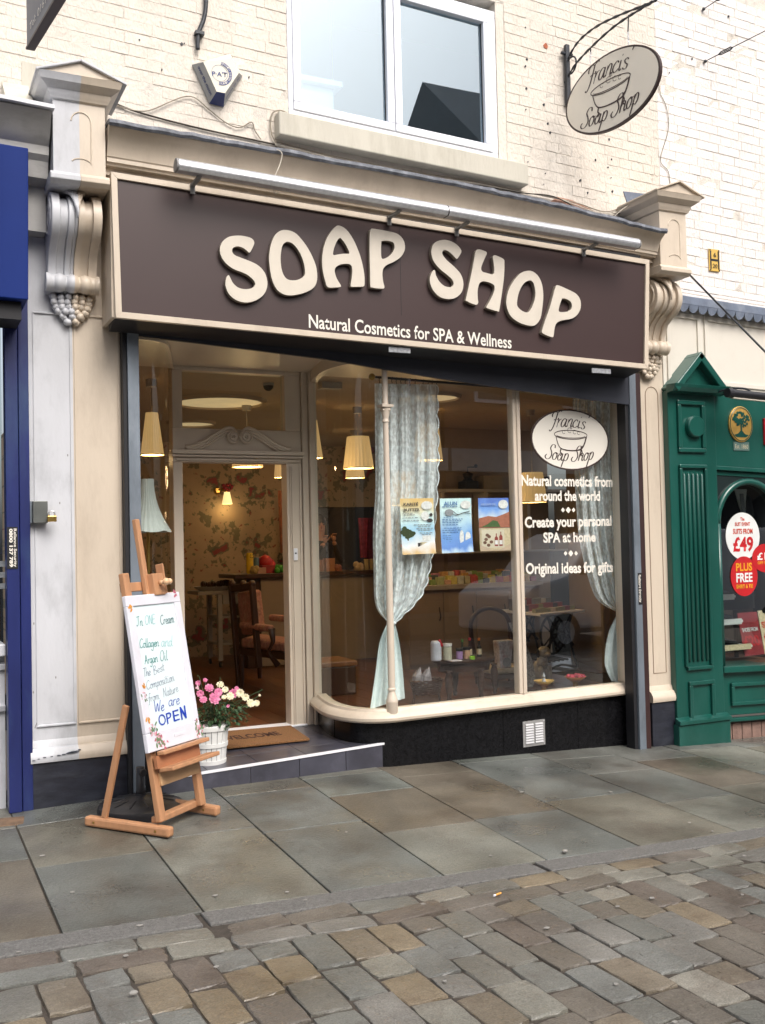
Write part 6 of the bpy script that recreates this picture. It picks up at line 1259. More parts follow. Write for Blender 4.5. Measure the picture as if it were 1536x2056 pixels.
for k in range(5): p0_ = TQ[0]+v_*Lv*.12+u*Lu*(.3+.1*k); p1_ = TQ[0]+v_*Lv*.88+u*Lu*(.3+.1*k); p0_[2] = p1_[2] = FL+.1; mb.tube([p0_, p1_], .012, 5)
mk('treadle', mb, M['iron'], sm)
bm_ = [PC['grey'], PC['red'], PC['cream'], mat('print_khaki', (.28, .26, .08), .5), PC['white'], PC['dark']]
for r_ in range(3):
    for k in range(8):
        p_ = TQ[0]+u*Lu*(.1+.11*k)+v_*Lv*(.15+.28*r_); h = (.045, .07, .11)[r_]+rnd.uniform(-.008, .008); d_ = .045; mb = MB(); q = [p_-u*d_, p_+u*d_, p_+u*d_+v_*d_*1.6, p_-u*d_+v_*d_*1.6]; mb.prism(q, (0, 0, h)); o = mk('gift_box', mb, bm_[(3, 1, 0)[r_] if k % 3 else rnd.randrange(6)], bevel=.002); tag(o, ('front', 'middle', 'back')[r_]+' row small cosmetics box on the white sewing table', 'box', 'boxes on the sewing table')
# dog figurine and dishes
dg_ = empty('dog_figurine', PZ(1085, 1372, FL), 'white and black spotted dog ornament on the floor near the window', 'ornament'); p_ = PZ(1085, 1372, FL); mb = MB()
mb.ball(p_+np.array([0, 0, .11]), .085, 14, 10, .9, 1, 1.35); mb.tube([p_+np.array([0, -.03, .16]), p_+np.array([0, -.05, .27])], [.06, .045], 10); mb.ball(p_+np.array([0, -.07, .30]), .058, 12, 8, 1, 1.1, .95); mb.ball(p_+np.array([0, -.13, .285]), .03, 10, 6, 1, 1.2, .8)
for s in (-1, 1): mb.tube([p_+np.array([s*.045, -.08, .17]), p_+np.array([s*.045, -.1, .01])], [.026, .022], 8); mb.ball(p_+np.array([s*.045, -.115, .015]), .026, 8, 5, 1, 1.4, .7)
mk('body', mb, mat('spotted_glaze', (.5, .45, .38), .3, .1, 20, dirt=(.02, .02, .02), dirt_amt=1., dscale=9), dg_, smooth=True); mb = MB(); [mb.ball(p_+np.array([s*.058, -.06, .29]), .03, 8, 6, .5, .8, 1.4) for s in (-1, 1)]; mk('ears', mb, M['black'], dg_, smooth=True)
def dish(px, py, wpx, col, lab, n):
    c = PW(px, py, .42); s = FPX/((c-CAM)@FW); r = wpx/2/s; e = empty('dish', c, lab, 'dish'); mk('bowl', MB().lathe([(r*.4, c[2]-.04), (r, c[2]), (r*.95, c[2]), (r*.4, c[2]-.025)], (c[0], c[1], 0), 28), mat(n, col, .3, .2, 20), e, smooth=True); mk('stand', MB().lathe([(r*.6, FL), (.02, FL+.03), (.02, c[2]-.05), (r*.38, c[2]-.04)], (c[0], c[1], 0), 16), M['brass'], e); return e, c, r
e, c, r = dish(1092, 1366, 42, (.45, .28, .07), 'shallow brass dish with a glass stopper on the window bed', 'brass_dish'); mk('stopper', MB().lathe([(.02, c[2]-.02), (.008, c[2]+.02), (.014, c[2]+.03), (.004, c[2]+.06)], (c[0], c[1], 0), 12), PC['grey'], e)
e, c, r = dish(1155, 1358, 46, (.42, .17, .06), 'shallow terracotta dish of pink and red soaps on the window bed', 'terracotta_dish'); mb = MB(); [mb.ball((c[0]+rnd.uniform(-.6, .6)*r, c[1]+rnd.uniform(-.5, .5)*r, c[2]+.0), .02, 8, 5) for _ in range(9)]; mk('soaps', mb, mat('pink_soap', (.55, .06, .10), .4, .3, 40), e, smooth=True)
# ================================================================= LEFT NEIGHBOUR
ln = empty('blue_shop_sign', (-.6, -.3, 3.2), 'plain royal blue shop sign board of the neighbouring shop at the left edge', 'shop sign')
a = PY(57, 297, -.36); b = PY(57, 602, -.36); mb = MB(); mb.hexa([(-2.5, -.36, b[2]+.05), (b[0], -.36, b[2]), (b[0], -.05, b[2]), (-2.5, -.05, b[2]+.05), (-2.5, -.36, a[2]+.08), (a[0], -.36, a[2]), (a[0], -.05, a[2]), (-2.5, -.05, a[2]+.08)]); mk('board', mb, M['blueboard'], ln, bevel=.006)
mb = MB(); mb.box(-2.5, -.3, b[2]-.10, b[0]-.03, -.04, b[2]-.003); mk('shutter_box', mb, M['black'], ln)
lc = empty('white_cornice', (-.5, -.2, 3.9), 'dirty white moulded cornice over the blue sign, left of the two-tone pilaster', 'cornice')
zt_ = PY(60, 205, -.42)[2]; mb = MB(); secs = []
for x in (-2.5, .82):
    z = zt_+.03*(.6-x); pr = [(.045, -.62), (-.12, -.62), (-.12, -.36), (-.22, -.34), (-.24, -.25), (-.27, -.22), (-.27, -.17), (-.32, -.13), (-.36, -.06), (-.41, -.02), (.045, .02)]; secs.append([(x, y, z+q) for y, q in pr])
loft(mb, secs); o = mk('moulding', mb, mat('dirty_white_paint', (.46, .45, .43), .6, .1, 6, .1, 40, dirt=(.16, .15, .13), dirt_amt=.6, dscale=6, stretch=(.5, 1, 1)), lc); autosmooth(o, 28)
mb = MB(); secs = []
for x in np.linspace(-2.5, .83, 30): z = zt_+.03*(.6-x)+rnd.uniform(-.003, .003); secs.append([(x, .04, z+.045), (x, -.40, z+.022), (x, -.435, z+.012), (x, -.44, z-.012), (x, -.425, z-.014), (x, .04, z+.03)])
loft(mb, secs); o = mk('lead_flashing', mb, M['whitepaint'], lc); autosmooth(o, 50)
o = mk('white_pier', MB().box(.66, .06, -.1, .719, .3, 3.75), M['whitepaint']); tag(o, 'narrow grey-white pier behind the blue rail, left of the pilaster', 'wall')
bj = empty('blue_guide_rail', (.64, 0, 0), 'tall dark blue shutter guide rail at the left edge of the picture', 'guide rail')
xa, xb, xc = gx(12, -.04), gx(38, -.04), gx(62, -.04); zb_ = zg(.6, 0)
mk('outer_channel', MB().box(xb+.004, -.04, zb_, xc-.004, .06, 3.0), M['bluepaint'], bj, bevel=.004); mk('inner_channel', MB().box(xa, -.05, zb_, xb, .06, 3.0), M['bluepaint'], bj, bevel=.004)
p_ = PY(25, 1100, -.053); st = mk('sticker', MB().box(p_[0]-.03, -.053, p_[2]-.12, p_[0]+.03, -.0505, p_[2]+.12), M['black'], bj)
text_on('lettering', 'Reliance Security', (p_[0]+.008, -.0535, p_[2]+.11), (p_[0]+.008, -.0535, p_[2]-.11), .016, M['print'], st, .02, up=(1, 0, 0), lift=.001); text_on('lettering', '0800 137 789', (p_[0]-.016, -.0535, p_[2]+.11), (p_[0]-.016, -.0535, p_[2]-.11), .018, M['print'], st, .04, up=(1, 0, 0), lift=.001)
bs = empty('neighbour_shopfront', (-.8, .2, 0), 'edge of the neighbouring blue shop, dark window over white panelled base', 'shopfront')
zw = PY(5, 1290, .15)[2]; mk('pane', MB().box(-2.5, .15, zw, xa-.0, .156, 2.9), M['glass'], bs); mk('interior', MB().box(-2.5, .5, 0, .6, .55, 3.0), mat('blue_display', (.01, .03, .06), .6, .9, 2, dirt=(.05, .18, .25), dirt_amt=.7, dscale=1.2), bs)
mk('sill', MB().box(-2.5, .02, zw-.07, xa-.003, .3, zw), M['whitepaint'], bs, bevel=.008); mk('base_panel', MB().box(-2.5, .10, -.1, xa-.003, .3, zw-.071), M['whitepaint'], bs)
for z in (zw-.16, zw-.40): mk('moulding', MB().extr([(.10, z), (.07, z+.01), (.06, z+.04), (.10, z+.05)], -2.5, xa-.004), M['whitepaint'], bs)
p_ = PY(3, 1180, .146); text_on('lettering', 'PHONE', p_-np.array([1.0, 0, 0]), p_+np.array([.03, 0, 0]), .16, PC['grey'], bs, .03)
# lock box with padlock
a, b = PY(62, 1006, -.05), PY(103, 1050, -.05); lb = empty('lock_box', ((a[0]+b[0])/2, -.02, b[2]), 'small grey steel lock box fixed to the white side of the pilaster', 'lock box')
mk('housing', MB().box(a[0]+.01, -.062, b[2], b[0]-.02, -.001, a[2]), mat('grey_steel_box', (.16, .17, .16), .4, .15, 10, metal=.5), lb, bevel=.003); mk('flange', MB().box(a[0]-.02, -.03, b[2]-.0, a[0]+.008, -.001, a[2]), M['steel'], lb)
p_ = PY(104, 1040, -.085); pk = empty('padlock', p_, 'brass padlock with a steel shackle hanging from the grey lock box', 'padlock'); mk('body', MB().box(p_[0]-.026, -.10, p_[2]-.022, p_[0]+.026, -.075, p_[2]+.012), M['brass'], pk, bevel=.004)
mb = MB(); mb.tube([(p_[0]-.017, -.087, p_[2]+.01), (p_[0]-.017, -.087, p_[2]+.028), (p_[0]-.010, -.087, p_[2]+.04), (p_[0]+.008, -.087, p_[2]+.04), (p_[0]+.017, -.087, p_[2]+.028), (p_[0]+.017, -.087, p_[2]+.01)], .005, 8); mk('shackle', mb, M['alu'], pk, smooth=True)
# projecting slate blue sign, top left
X_ = .62; a, b = PXX(54, 95, X_), PXX(112, -5, X_); ps = empty('projecting_sign', a, 'slate blue projecting sign with a phone number, only its pointed lower end in view', 'sign'); d_ = b-a
mb = MB(); mb.prism([a, b, b+d_*.8, b+d_*.8+np.array([0, 0, 1.2]), (X_, a[1], a[2]+1.6)], (.03, 0, 0)); mk('board', mb, M['bluegrey'], ps)
mb = MB(); mb.prism([a-np.array([.006, 0, .012]), b-np.array([.006, 0, .012]), b+d_*.8-np.array([.006, 0, .012]), b+d_*.8-np.array([.006, 0, 0]), a-np.array([.006, 0, 0])], (.042, 0, 0)); mk('edging', mb, M['maroon'], ps)
t0, t1 = PXX(60, 62, X_-.003), PXX(92, 6, X_-.003); up_ = np.cross((t1-t0)/np.linalg.norm(t1-t0), (1, 0, 0)); up_ = up_ if up_[2] > 0 else -up_
text_on('lettering', 'Tel: 0161', t0, t1, .035, M['print'], ps, .0, up=up_, lift=.001)
# ================================================================= THINGS ON THE UPPER WALL
# alarm box
al = empty('alarm_box', PY(440, 165, .0), 'cream and blue burglar alarm box with lettering P.A.T on the brick wall', 'alarm box')
Fq = [PY(a, b, -.055) for a, b in ((408, 124), (466, 117), (480, 146), (452, 187), (435, 184))]; Bq = [PY(a, b, .044) for a, b in ((385, 130), (462, 108), (487, 152), (449, 215), (420, 208))]
Fq = Fq[::-1]; Bq = Bq[::-1]
aw = mat('alarm_cream', (.70, .66, .55), .4, .03); ag = mat('alarm_grey', (.33, .34, .34), .45, .05); ab = mat('alarm_blue', (.02, .04, .17), .4, .05)
mb = MB(); mb.prism(Fq, (0, .003, 0)); mk('front', mb, aw, al)
names = ['bottom', 'side', 'side', 'top', 'side']; ms = [ab, ag, aw, aw, ag]
for i in range(5):
    j = (i+1) % 5; mb = MB(); mb.add([Fq[i], Fq[j], Bq[j], Bq[i]], [(0, 1, 2, 3)])
    # order after reversal: 0 bottom-left,1 bottom-right,2 right,3 top-right,4 top-left
    mk('casing', mb, {0: ab, 1: ag, 2: aw, 3: aw, 4: ag}[i], al)
c = PY(441, 147, -.056); mb = MB(); ribbon([(.052*math.cos(t), .052*math.sin(t)) for t in np.linspace(0, 2*math.pi, 30)], c, (1, 0, 0), (0, 0, 1), .002, mb, .001); mk('ring', mb, ab, al)
mb = MB(); ribbon([(.066*math.cos(t), .066*math.sin(t)) for t in np.linspace(-1.75, 1.5, 24)], c+np.array([.006, 0, 0]), (1, 0, 0), (0, 0, 1), .020, mb, .001); arc = mk('arc_band', mb, ab, al)
s_ = 'SECURITY SYSTEMS LIMITED'
for i, ch_ in enumerate(s_):
    if ch_ == ' ': continue
    t = 1.42-3.1*i/(len(s_)-1); o_ = c+np.array([.006+.060*math.cos(t), -.0018, .060*math.sin(t)]); r_v = np.array([math.cos(t), 0, math.sin(t)]); t_v = np.array([math.sin(t), 0, -math.cos(t)])
    text_on('letter', ch_, o_-t_v*.003, o_+t_v*.003, .012, M['print'], arc, .01, up=r_v, lift=.0006)
text_on('lettering', "P·A'T", PY(426, 152, -.056), PY(456, 155, -.056), .030, ab, al, .02, lift=.001)
a_, b_ = np.array(PY(403, 142, -.02)), np.array(PY(423, 192, -.02))
sd_n = np.cross(Fq[4]-Bq[4], Fq[0]-Fq[4]); sd_n /= np.linalg.norm(sd_n); mid1 = (Fq[4]+Bq[4])/2; mid2 = (Fq[0]+Bq[0])/2; dvv = (mid2-mid1)/np.linalg.norm(mid2-mid1); sd_n = sd_n if sd_n[0] < 0 else -sd_n
upv = np.cross(sd_n, dvv); text_on('lettering', 'over the moon', mid1+dvv*.02+sd_n*.001-upv*.012, mid2-dvv*.02+sd_n*.001-upv*.012, .026, ab, al, .02, up=upv, lift=.001)
mid1 = (Fq[2]+Bq[2])/2; mid2 = (Fq[1]+Bq[1])/2; dvv = (mid1-mid2)/np.linalg.norm(mid1-mid2); sn2 = np.cross(Fq[1]-Bq[1], Fq[2]-Fq[1]); sn2 /= np.linalg.norm(sn2); sn2 = sn2 if sn2[1] < 0 else -sn2; upv = np.cross(sn2, dvv)
text_on('lettering', 'moon to be', mid2+dvv*.02+sn2*.001-upv*.012, mid1-dvv*.02+sn2*.001-upv*.012, .024, ab, al, .02, up=upv, lift=.001)
# black pipe end
pts = crom([PY(a, b, .02) for a, b in ((414, -30), (413, 15), (408, 42), (400, 62), (397, 82), (397, 99))], 5); pi_ = empty('pipe', pts[0], 'bent black pipe coming down the wall to the alarm box', 'pipe'); mb = MB(); mb.tube(pts, .014, 10); mk('tube', mb, M['iron'], pi_, smooth=True)
q = PY(401, 66, .01); mk('clip', MB().box(q[0]-.03, .0, q[2]-.012, q[0]+.03, .045, q[2]+.012), M['iron'], pi_, bevel=.003)
# cables
def cable(name, label, pts, Y, r, m, k=5): mb = MB(); mb.tube(crom([PY(a, b, Y) for a, b in pts], k), r, 5); o = mk(name, mb, m, smooth=True); tag(o, label, 'cable'); return o
cabm = mat('grey_cable', (.30, .26, .2), .7, .2); cabw = mat('painted_cable', (.62, .57, .48), .7, .2)
cable('cable', 'thin painted cable looping up under the alarm box', [(216, 205), (262, 220), (298, 222), (340, 205), (370, 194), (393, 197), (420, 220), (455, 247), (482, 256), (505, 245), (512, 262), (524, 280)], .035, .004, cabm)
cable('cable', 'dark cable running from the left pilaster cap down to the window sill', [(222, 203), (262, 220), (330, 240), (420, 262), (505, 280), (552, 290)], .038, .006, M['joint'])
cable('cable', 'loop of grey cable round the left end of the window sill', [(581, 230), (565, 222), (548, 226), (543, 245), (545, 268), (552, 282), (556, 300)], .03, .005, cabm)
for k, (dy, m_, lab) in enumerate(((0, cabm, 'grey cable slung below the window sill, topmost of the bundle'), (5, cabw, 'painted cable in the bundle below the window sill'), (10, M['joint'], 'dark cable in the bundle below the window sill'))):
    cable('cable', lab, [(552, 284+dy), (620, 302+dy*.8), (690, 318+dy), (760, 332+dy*1.3), (860, 350+dy), (960, 366+dy*.6), (1045, 384+dy*.3), (1110, 397-dy*.3), (1160, 408+dy), (1215, 425+dy*1.2), (1258, 412+dy)], .034-.006*k, .0045, m_)
cable('cable', 'pale wire hanging over the lead edge in front of the cornice', [(556, 300), (566, 308), (562, 330), (548, 365), (552, 388), (560, 384), (563, 372)], -.45, .003, cabw)
cable('cable', 'loose pale wires curling over the dark lead saddle at the right', [(1230, 438), (1250, 420), (1285, 400), (1300, 398)], -.1, .003, cabw)
cable('cable', 'thin vertical crack cable at the join of cream and white walls', [(1321, 120), (1324, 180), (1338, 215), (1342, 260), (1326, 320), (1342, 345), (1346, 384)], .046, .003, cabm)
# hydrant plate
p_ = PY(1433, 523, .05); hp = empty('hydrant_plate', p_, 'yellow hydrant plate with a black H, 6 and 20 on the white wall', 'sign'); hw, hh = .058, .092
mk('plate', MB().box(p_[0]-hw, .040, p_[2]-hh, p_[0]+hw, .048, p_[2]+hh), mat('hydrant_yellow', (.68, .44, .10), .5, .08, 15, dirt=(.3, .2, .08), dirt_amt=.4, dscale=12), hp, bevel=.004)
mb = MB()
for s in (-1, 1): mb.box(p_[0]+s*.042-.007, .038, p_[2]-.075, p_[0]+s*.042+.007, .0398, p_[2]+.075)
mb.box(p_[0]-.035, .0382, p_[2]-.009, p_[0]+.035, .0397, p_[2]+.009); mk('letter_h', mb, M['black'], hp)
text_on('number', '6', (p_[0]-.013, .0375, p_[2]+.025), (p_[0]+.015, .0375, p_[2]+.025), .038, M['black'], hp, .01); text_on('number', '20', (p_[0]-.024, .0375, p_[2]-.066), (p_[0]+.024, .0375, p_[2]-.066), .036, M['black'], hp, .01)
for a in (-1, 1):
    for b in (-1, 1): mb = MB(); mb.ball((p_[0]+a*.047, .038, p_[2]+b*.082), .006, 7, 5); mk('bolt', mb, M['iron'], hp)
# stay wires with turnbuckles
def stay(label, a, b, Ya, Yb):
    A, B = PY(*a, Ya), PY(*b, Yb); e = empty('stay_wire', A, label, 'wire', 'stay wires on the white wall'); d_ = (B-A); Lh = np.linalg.norm(d_); d_ = d_/Lh; mb = MB(); mb.tube([A, A+d_*(Lh+2.5)], .004, 5); mk('wire', mb, M['iron'], e)
    mb = MB(); mb.ball(A, .014, 8, 6); mk('eye_bolt', mb, M['iron'], e)
    for t in (.16,): 
        c = A+d_*t; mb = MB(); n_ = np.array([0, 0, 1.]); mb.tube([c-d_*.05, c-d_*.03+n_*.012, c+d_*.05+n_*.012, c+d_*.07, c+d_*.05-n_*.012, c-d_*.03-n_*.012, c-d_*.05], .005, 6); mk('turnbuckle', mb, M['iron'], e)
stay('rusty stay wire with a turnbuckle running up right across the white wall', (1416, 123), (1536, 62), .04, -.35); stay('short end of a stay wire with turnbuckle at the top edge of the picture', (1413, 18), (1440, 0), .04, -.05)
A, B = PY(1378, 545, -.3), PY(1536, 706, -.75); mb = MB(); mb.tube([A, B, B+(B-A)*1.2], .0075, 6); o = mk('cable', mb, M['iron'], smooth=True); tag(o, 'straight dark cable sloping down right in front of the white panels', 'cable')
# hanging sign on a bracket
XS = 4.66
br = empty('sign_bracket', PXX(1131, 150, XS), 'black twisted iron bracket carrying the oval hanging sign', 'bracket')
wb0, wb1 = PY(1128, 90, .03), PY(1133, 211, .03); mk('wall_bar', MB().hexa([(XS-.018, .0, wb1[2]), (XS+.018, .0, wb1[2]), (XS+.018, .035, wb1[2]), (XS-.018, .035, wb1[2]), (XS-.018, .0, wb0[2]), (XS+.018, .0, wb0[2]), (XS+.018, .035, wb0[2]), (XS-.018, .035, wb0[2])]), M['iron'], br, bevel=.006)
mb = MB(); mb.tube([(XS-.05, .018, wb0[2]-.07), (XS+.05, .018, wb0[2]-.07)], .012, 8); mk('cross_bar', mb, M['iron'], br)
S_ = lambda a, b: PXX(a, b, XS)
for pts in (((1138, 122), (1160, 85), (1195, 55), (1240, 32), (1290, 12), (1318, 0)), ((1133, 168), (1155, 130), (1190, 92), (1235, 52), (1280, 22), (1318, 0))):
    mb = MB(); q = crom([S_(*p) for p in pts], 12); mb.tube(q, [.0085+.0022*math.sin(i*1.3) for i in range(len(q))], 6); mk('arm', mb, M['iron'], br, smooth=True)
cR = S_(1147, 131); mb = MB(); mb.tube([cR+np.array([0, .062*math.cos(t), .062*math.sin(t)]) for t in np.linspace(0, 2*math.pi, 26)], .007, 6); mk('ring', mb, M['iron'], br)
for a, b in (((1262, 30), (1261, 64)), ((1186, 98), (1186, 104))): mb = MB(); mb.tube([S_(*a), S_(*b)], .005, 6); mk('hook', mb, M['iron'], br)
ctr_ = S_(1233, 180); L_, R_e = S_(1138, 214), S_(1328, 140); ry_ = abs(L_[1]-R_e[1])/2; T_, B_o = S_(1284, 90), S_(1184, 271); rz_ = abs(T_[2]-B_o[2])/2*.98
ctr_ = np.array([XS, -.50, 4.706]); ry_, rz_ = .443, .279; SA = .17; SX = np.array([math.sin(SA), -math.cos(SA), 0]); SN = np.array([-math.cos(SA), -math.sin(SA), 0])
hs_ = empty('hanging_sign', ctr_, 'cream oval hanging sign with a bath drawing, hung from the iron bracket', 'sign')
ring = [(math.cos(t), math.sin(t)) for t in np.linspace(0, 2*math.pi, 61)[:-1]]
mb = MB(); mb.prism([ctr_+SX*ry_*a+np.array([0, 0, rz_*b])+SN*.012 for a, b in ring], -SN*.024); mk('rim', mb, M['dkbrown'], hs_)
for s in (-1, 1):
    mb = MB(); mb.prism([ctr_+SX*ry_*.965*a+np.array([0, 0, rz_*.95*b])-SN*s*.0125 for a, b in ring], -SN*s*.001); mk('face', mb, M['signcream'], hs_)
mk('artwork', logo(ctr_+SN*.0145, SX, (0, 0, 1), ry_, rz_, hs_), M['dkbrown'], hs_)
for (a, b), n in ((((1261, 64), (1262, 90)), 5), (((1186, 103), (1185, 128)), 5)):
    A, B = S_(*a), S_(*b); e = empty('chain', A, 'short bright chain holding the '+('outer' if a[0] > 1200 else 'wall')+' end of the oval hanging sign', 'chain')
    for k in range(n): c = A+(B-A)*(k+.5)/n; w_v = np.array([1., 0, 0]) if k % 2 else np.array([0, 1., 0]); mb = MB(); h_ = np.linalg.norm(B-A)/n*.62; mb.tube([c+w_v*.006*math.cos(t)+np.array([0, 0, h_*math.sin(t)]) for t in np.linspace(0, 2*math.pi, 11)], .0022, 5); mk('link', mb, M['alu'], e)
# ================================================================= RIGHT NEIGHBOUR: green shopfront
gs = empty('green_shopfront', (6.5, 0, -.1), 'bottle green panelled shopfront with a pedimented pilaster on the right', 'shopfront'); G = M['green']; GX0, GX1 = 5.47, 5.955; SL = .035; GX9 = 9.6
zG = lambda px, py, Y=-.06: PY(px, py, Y)[2]
zb0_ = zg(5.6, 0)
mk('pilaster_body', MB().box(GX0, -.06, zb0_+.15, GX1, .3, zG(1440, 790)), G, gs, bevel=.004); mk('pilaster_plinth', MB().box(GX0-.02, -.10, zb0_-.1, GX1+.02, .3, zb0_+.16), G, gs, bevel=.008)
mb = MB(); mb.extr([(-.06, zb0_+.215), (-.085, zb0_+.20), (-.115, zb0_+.19), (-.115, zb0_+.161), (-.06, zb0_+.161)], GX0-.02, GX1+.02); mk('plinth_moulding', mb, G, gs, bevel=.003)
def frame_panel(nm, x0, x1, z0, z1, w, y0=-.061, d=.022, par=gs):
    for a in ((x0, z0, x1, z0+w), (x0, z1-w, x1, z1), (x0, z0+w, x0+w, z1-w), (x1-w, z0+w, x1, z1-w)): mk(nm, MB().box(a[0], y0-d, a[1], a[2], y0, a[3]), G, par, bevel=.007)
fx0, fx1 = gx(1366, -.07), gx(1421, -.07)
frame_panel('panel_moulding', fx0, fx1, zG(1395, 909), zG(1390, 805), .035)
bc = PY(1394, 857, -.07); mk('round_boss', MB().lathe([(.0, 0), (.085, 0), (.088, -.01), (.085, -.035), (.078, -.042), (0, -.042)], (bc[0], -.062, bc[2]), 28, 'y'), G, gs); 
za, zb2 = zG(1395, 1345), zG(1395, 933)
mk('panel_moulding', MB().box(fx0, -.085, zb2-.03, fx1, -.061, zb2), G, gs, bevel=.007); mk('panel_moulding', MB().box(fx0+.02, -.085, za, fx1, -.061, za+.03), G, gs, bevel=.007)
for x in (fx0, fx1-.025): mk('panel_moulding', MB().box(x, -.085, za+.031, x+.025, -.061, zb2-.031), G, gs, bevel=.007)
for k in range(5): x = fx0+.05+k*(fx1-fx0-.10)/4; mb = MB(); mb.lathe([(.001, za+.06), (.012, za+.075), (.012, zb2-.085), (.001, zb2-.06)], (x, -.064, 0), 8, 'z', 1.1, 1.4); mk('flute', mb, G, gs, smooth=True)
frame_panel('panel_moulding', fx0+.03, fx1+.01, zG(1405, 1458), zG(1405, 1366), .035)
tb_ = zG(1390, 782); tl_, tr_, tt = GX0-.01, GX1+.07, PY(1392, 706, -.12)[2]; tm = (tl_+tr_)/2
mb = MB(); mb.prism([(tl_+.05, -.09, tb_), (tr_-.05, -.09, tb_), (tm, -.09, tt-.06)], (0, .12, 0)); mk('pediment', mb, G, gs)
for a, b in (((tl_, tb_), (tm, tt)), ((tm, tt), (tr_, tb_-.01))):
    d_ = np.array([b[0]-a[0], b[1]-a[1]]); n_ = np.array([-d_[1], d_[0]])/np.linalg.norm(d_); n_ = n_ if n_[1] > 0 else -n_; mb = MB(); mb.prism([(a[0], -.16, a[1]), (b[0], -.16, b[1]), (b[0]-n_[0]*.055, -.16, b[1]-n_[1]*.055), (a[0]-n_[0]*.055, -.16, a[1]-n_[1]*.055)], (0, .18, 0)); mk('pediment_moulding', mb, G, gs, bevel=.008)
mb = MB(); mb.extr([(-.06, tb_-.04), (-.14, tb_-.03), (-.16, tb_+.0), (-.17, tb_+.025), (-.06, tb_+.03)], tl_-.0, tr_+.0, .01); mk('pediment_base', mb, G, gs, bevel=.003)
def xbar(n, z_at, x_at, z_h, y0, y1, m=G, x0=GX1, x1=GX9, bev=.005, sl=SL, par=gs): mb = MB(); mb.box(x0, y0, z_at, x1, y1, z_at+z_h, sl, x_at); return mk(n, mb, m, par, bevel=bev)
zf1, zf0 = zG(1440, 792, -.03), zG(1440, 935, -.03)
xbar('fascia', zf0, GX1, zf1-zf0, -.03, .2); xbar('fascia_moulding', zf0-.035, GX1, .034, -.05, .2); xbar('fascia_moulding', zf0-.075, GX1, .038, -.02, .2)
WZ1 = zf0-.076; WZ0 = zG(1448, 1338, -.03)
xbar('window_sill', WZ0-.05, GX1, .05, -.07, .3); xbar('base_board', zG(1450, 1440), GX1, WZ0-.052-zG(1450, 1440), -.02, .2)
PX0, PX1 = GX1+.10, GX1+1.6; pz0, pz1 = zG(1460, 1420), WZ0-.14
for a in ((PX0, pz0, PX1, .03), (PX0, pz1-.03, PX1, .03)): xbar('panel_moulding', a[1], PX0, a[3], -.045, -.021, x0=a[0], x1=a[2])
mk('panel_moulding', MB().box(PX0, -.045, pz0+.03, PX0+.03, -.021, pz1-.03), G, gs, bevel=.005); xbar('base_moulding', zG(1450, 1452), GX1, .03, -.055, -.019)
# arched window frame: glass plus spandrels
ac_x, ar = gx(1492, -.01)+.05, .34; mb = MB(); zsp = WZ1-ar-.05
pts = [(ac_x+ar*1.0*math.cos(t), zsp+ar*math.sin(t)) for t in np.linspace(math.pi, 0, 25)]
mb.prism([(GX1, -.012, WZ1+.02)]+[(GX1, -.012, zsp)]+[(x, -.012, z) for x, z in pts]+[(ac_x+ar+.04, -.012, zsp), (ac_x+ar+.04, -.012, WZ1+.0)], (0, .03, 0)); mk('spandrel', mb, mat('dark_reflecting_panel', (.02, .03, .03), .1), gs)
mb = MB(); mb.tube([(x, -.02, z) for x, z in pts]+[(ac_x+ar, -.02, WZ0)], .028, 8); mb.tube([(ac_x-ar, -.02, zsp), (ac_x-ar, -.02, WZ0)], .028, 8); mk('arch_moulding', mb, G, gs, smooth=True)
mk('window_stile', MB().box(GX1, -.02, WZ0, ac_x-ar+.0, .05, zsp), G, gs)
mk('pane', MB().box(ac_x-ar, .01, WZ0-.05, GX9, .015, WZ1), M['glass'], gs)
dm = mat('green_shop_interior', (.10, .075, .06), .8, .3, 3); 
mk('display_back', MB().box(GX1-.0, .80, WZ0-.3, GX9, .85, WZ1+.3), dm, gs); mk('display_floor', MB().box(GX1, .10, WZ0-.1, GX9, .8, WZ0-.02), mat('display_floor_wood', (.16, .07, .04), .5), gs); mk('display_side', MB().box(GX1-.05, .05, WZ0-.1, GX1, .8, WZ1), mat('tan_wall', (.30, .24, .18), .8), gs); mk('display_ceiling', MB().box(GX1-.05, .20, WZ1+.02, GX9, .85, WZ1+.08), dm, gs)
# brick base
bb = mat('pink_brick', (.24, .15, .12), .8, .2, 12, .4, 60); zq = zG(1450, 1455); x = GX1+.02
mk('base_backing', MB().box(GX1, .0, -.5, GX9, .2, zq, SL), M['joint'], gs)
while x < GX9-.2: mk('brick', MB().box(x, -.008, zq-.16-SL*(x-GX1), x+.098, .005, zq-.01-SL*(x-GX1)), bb, gs, bevel=.003); x += .106
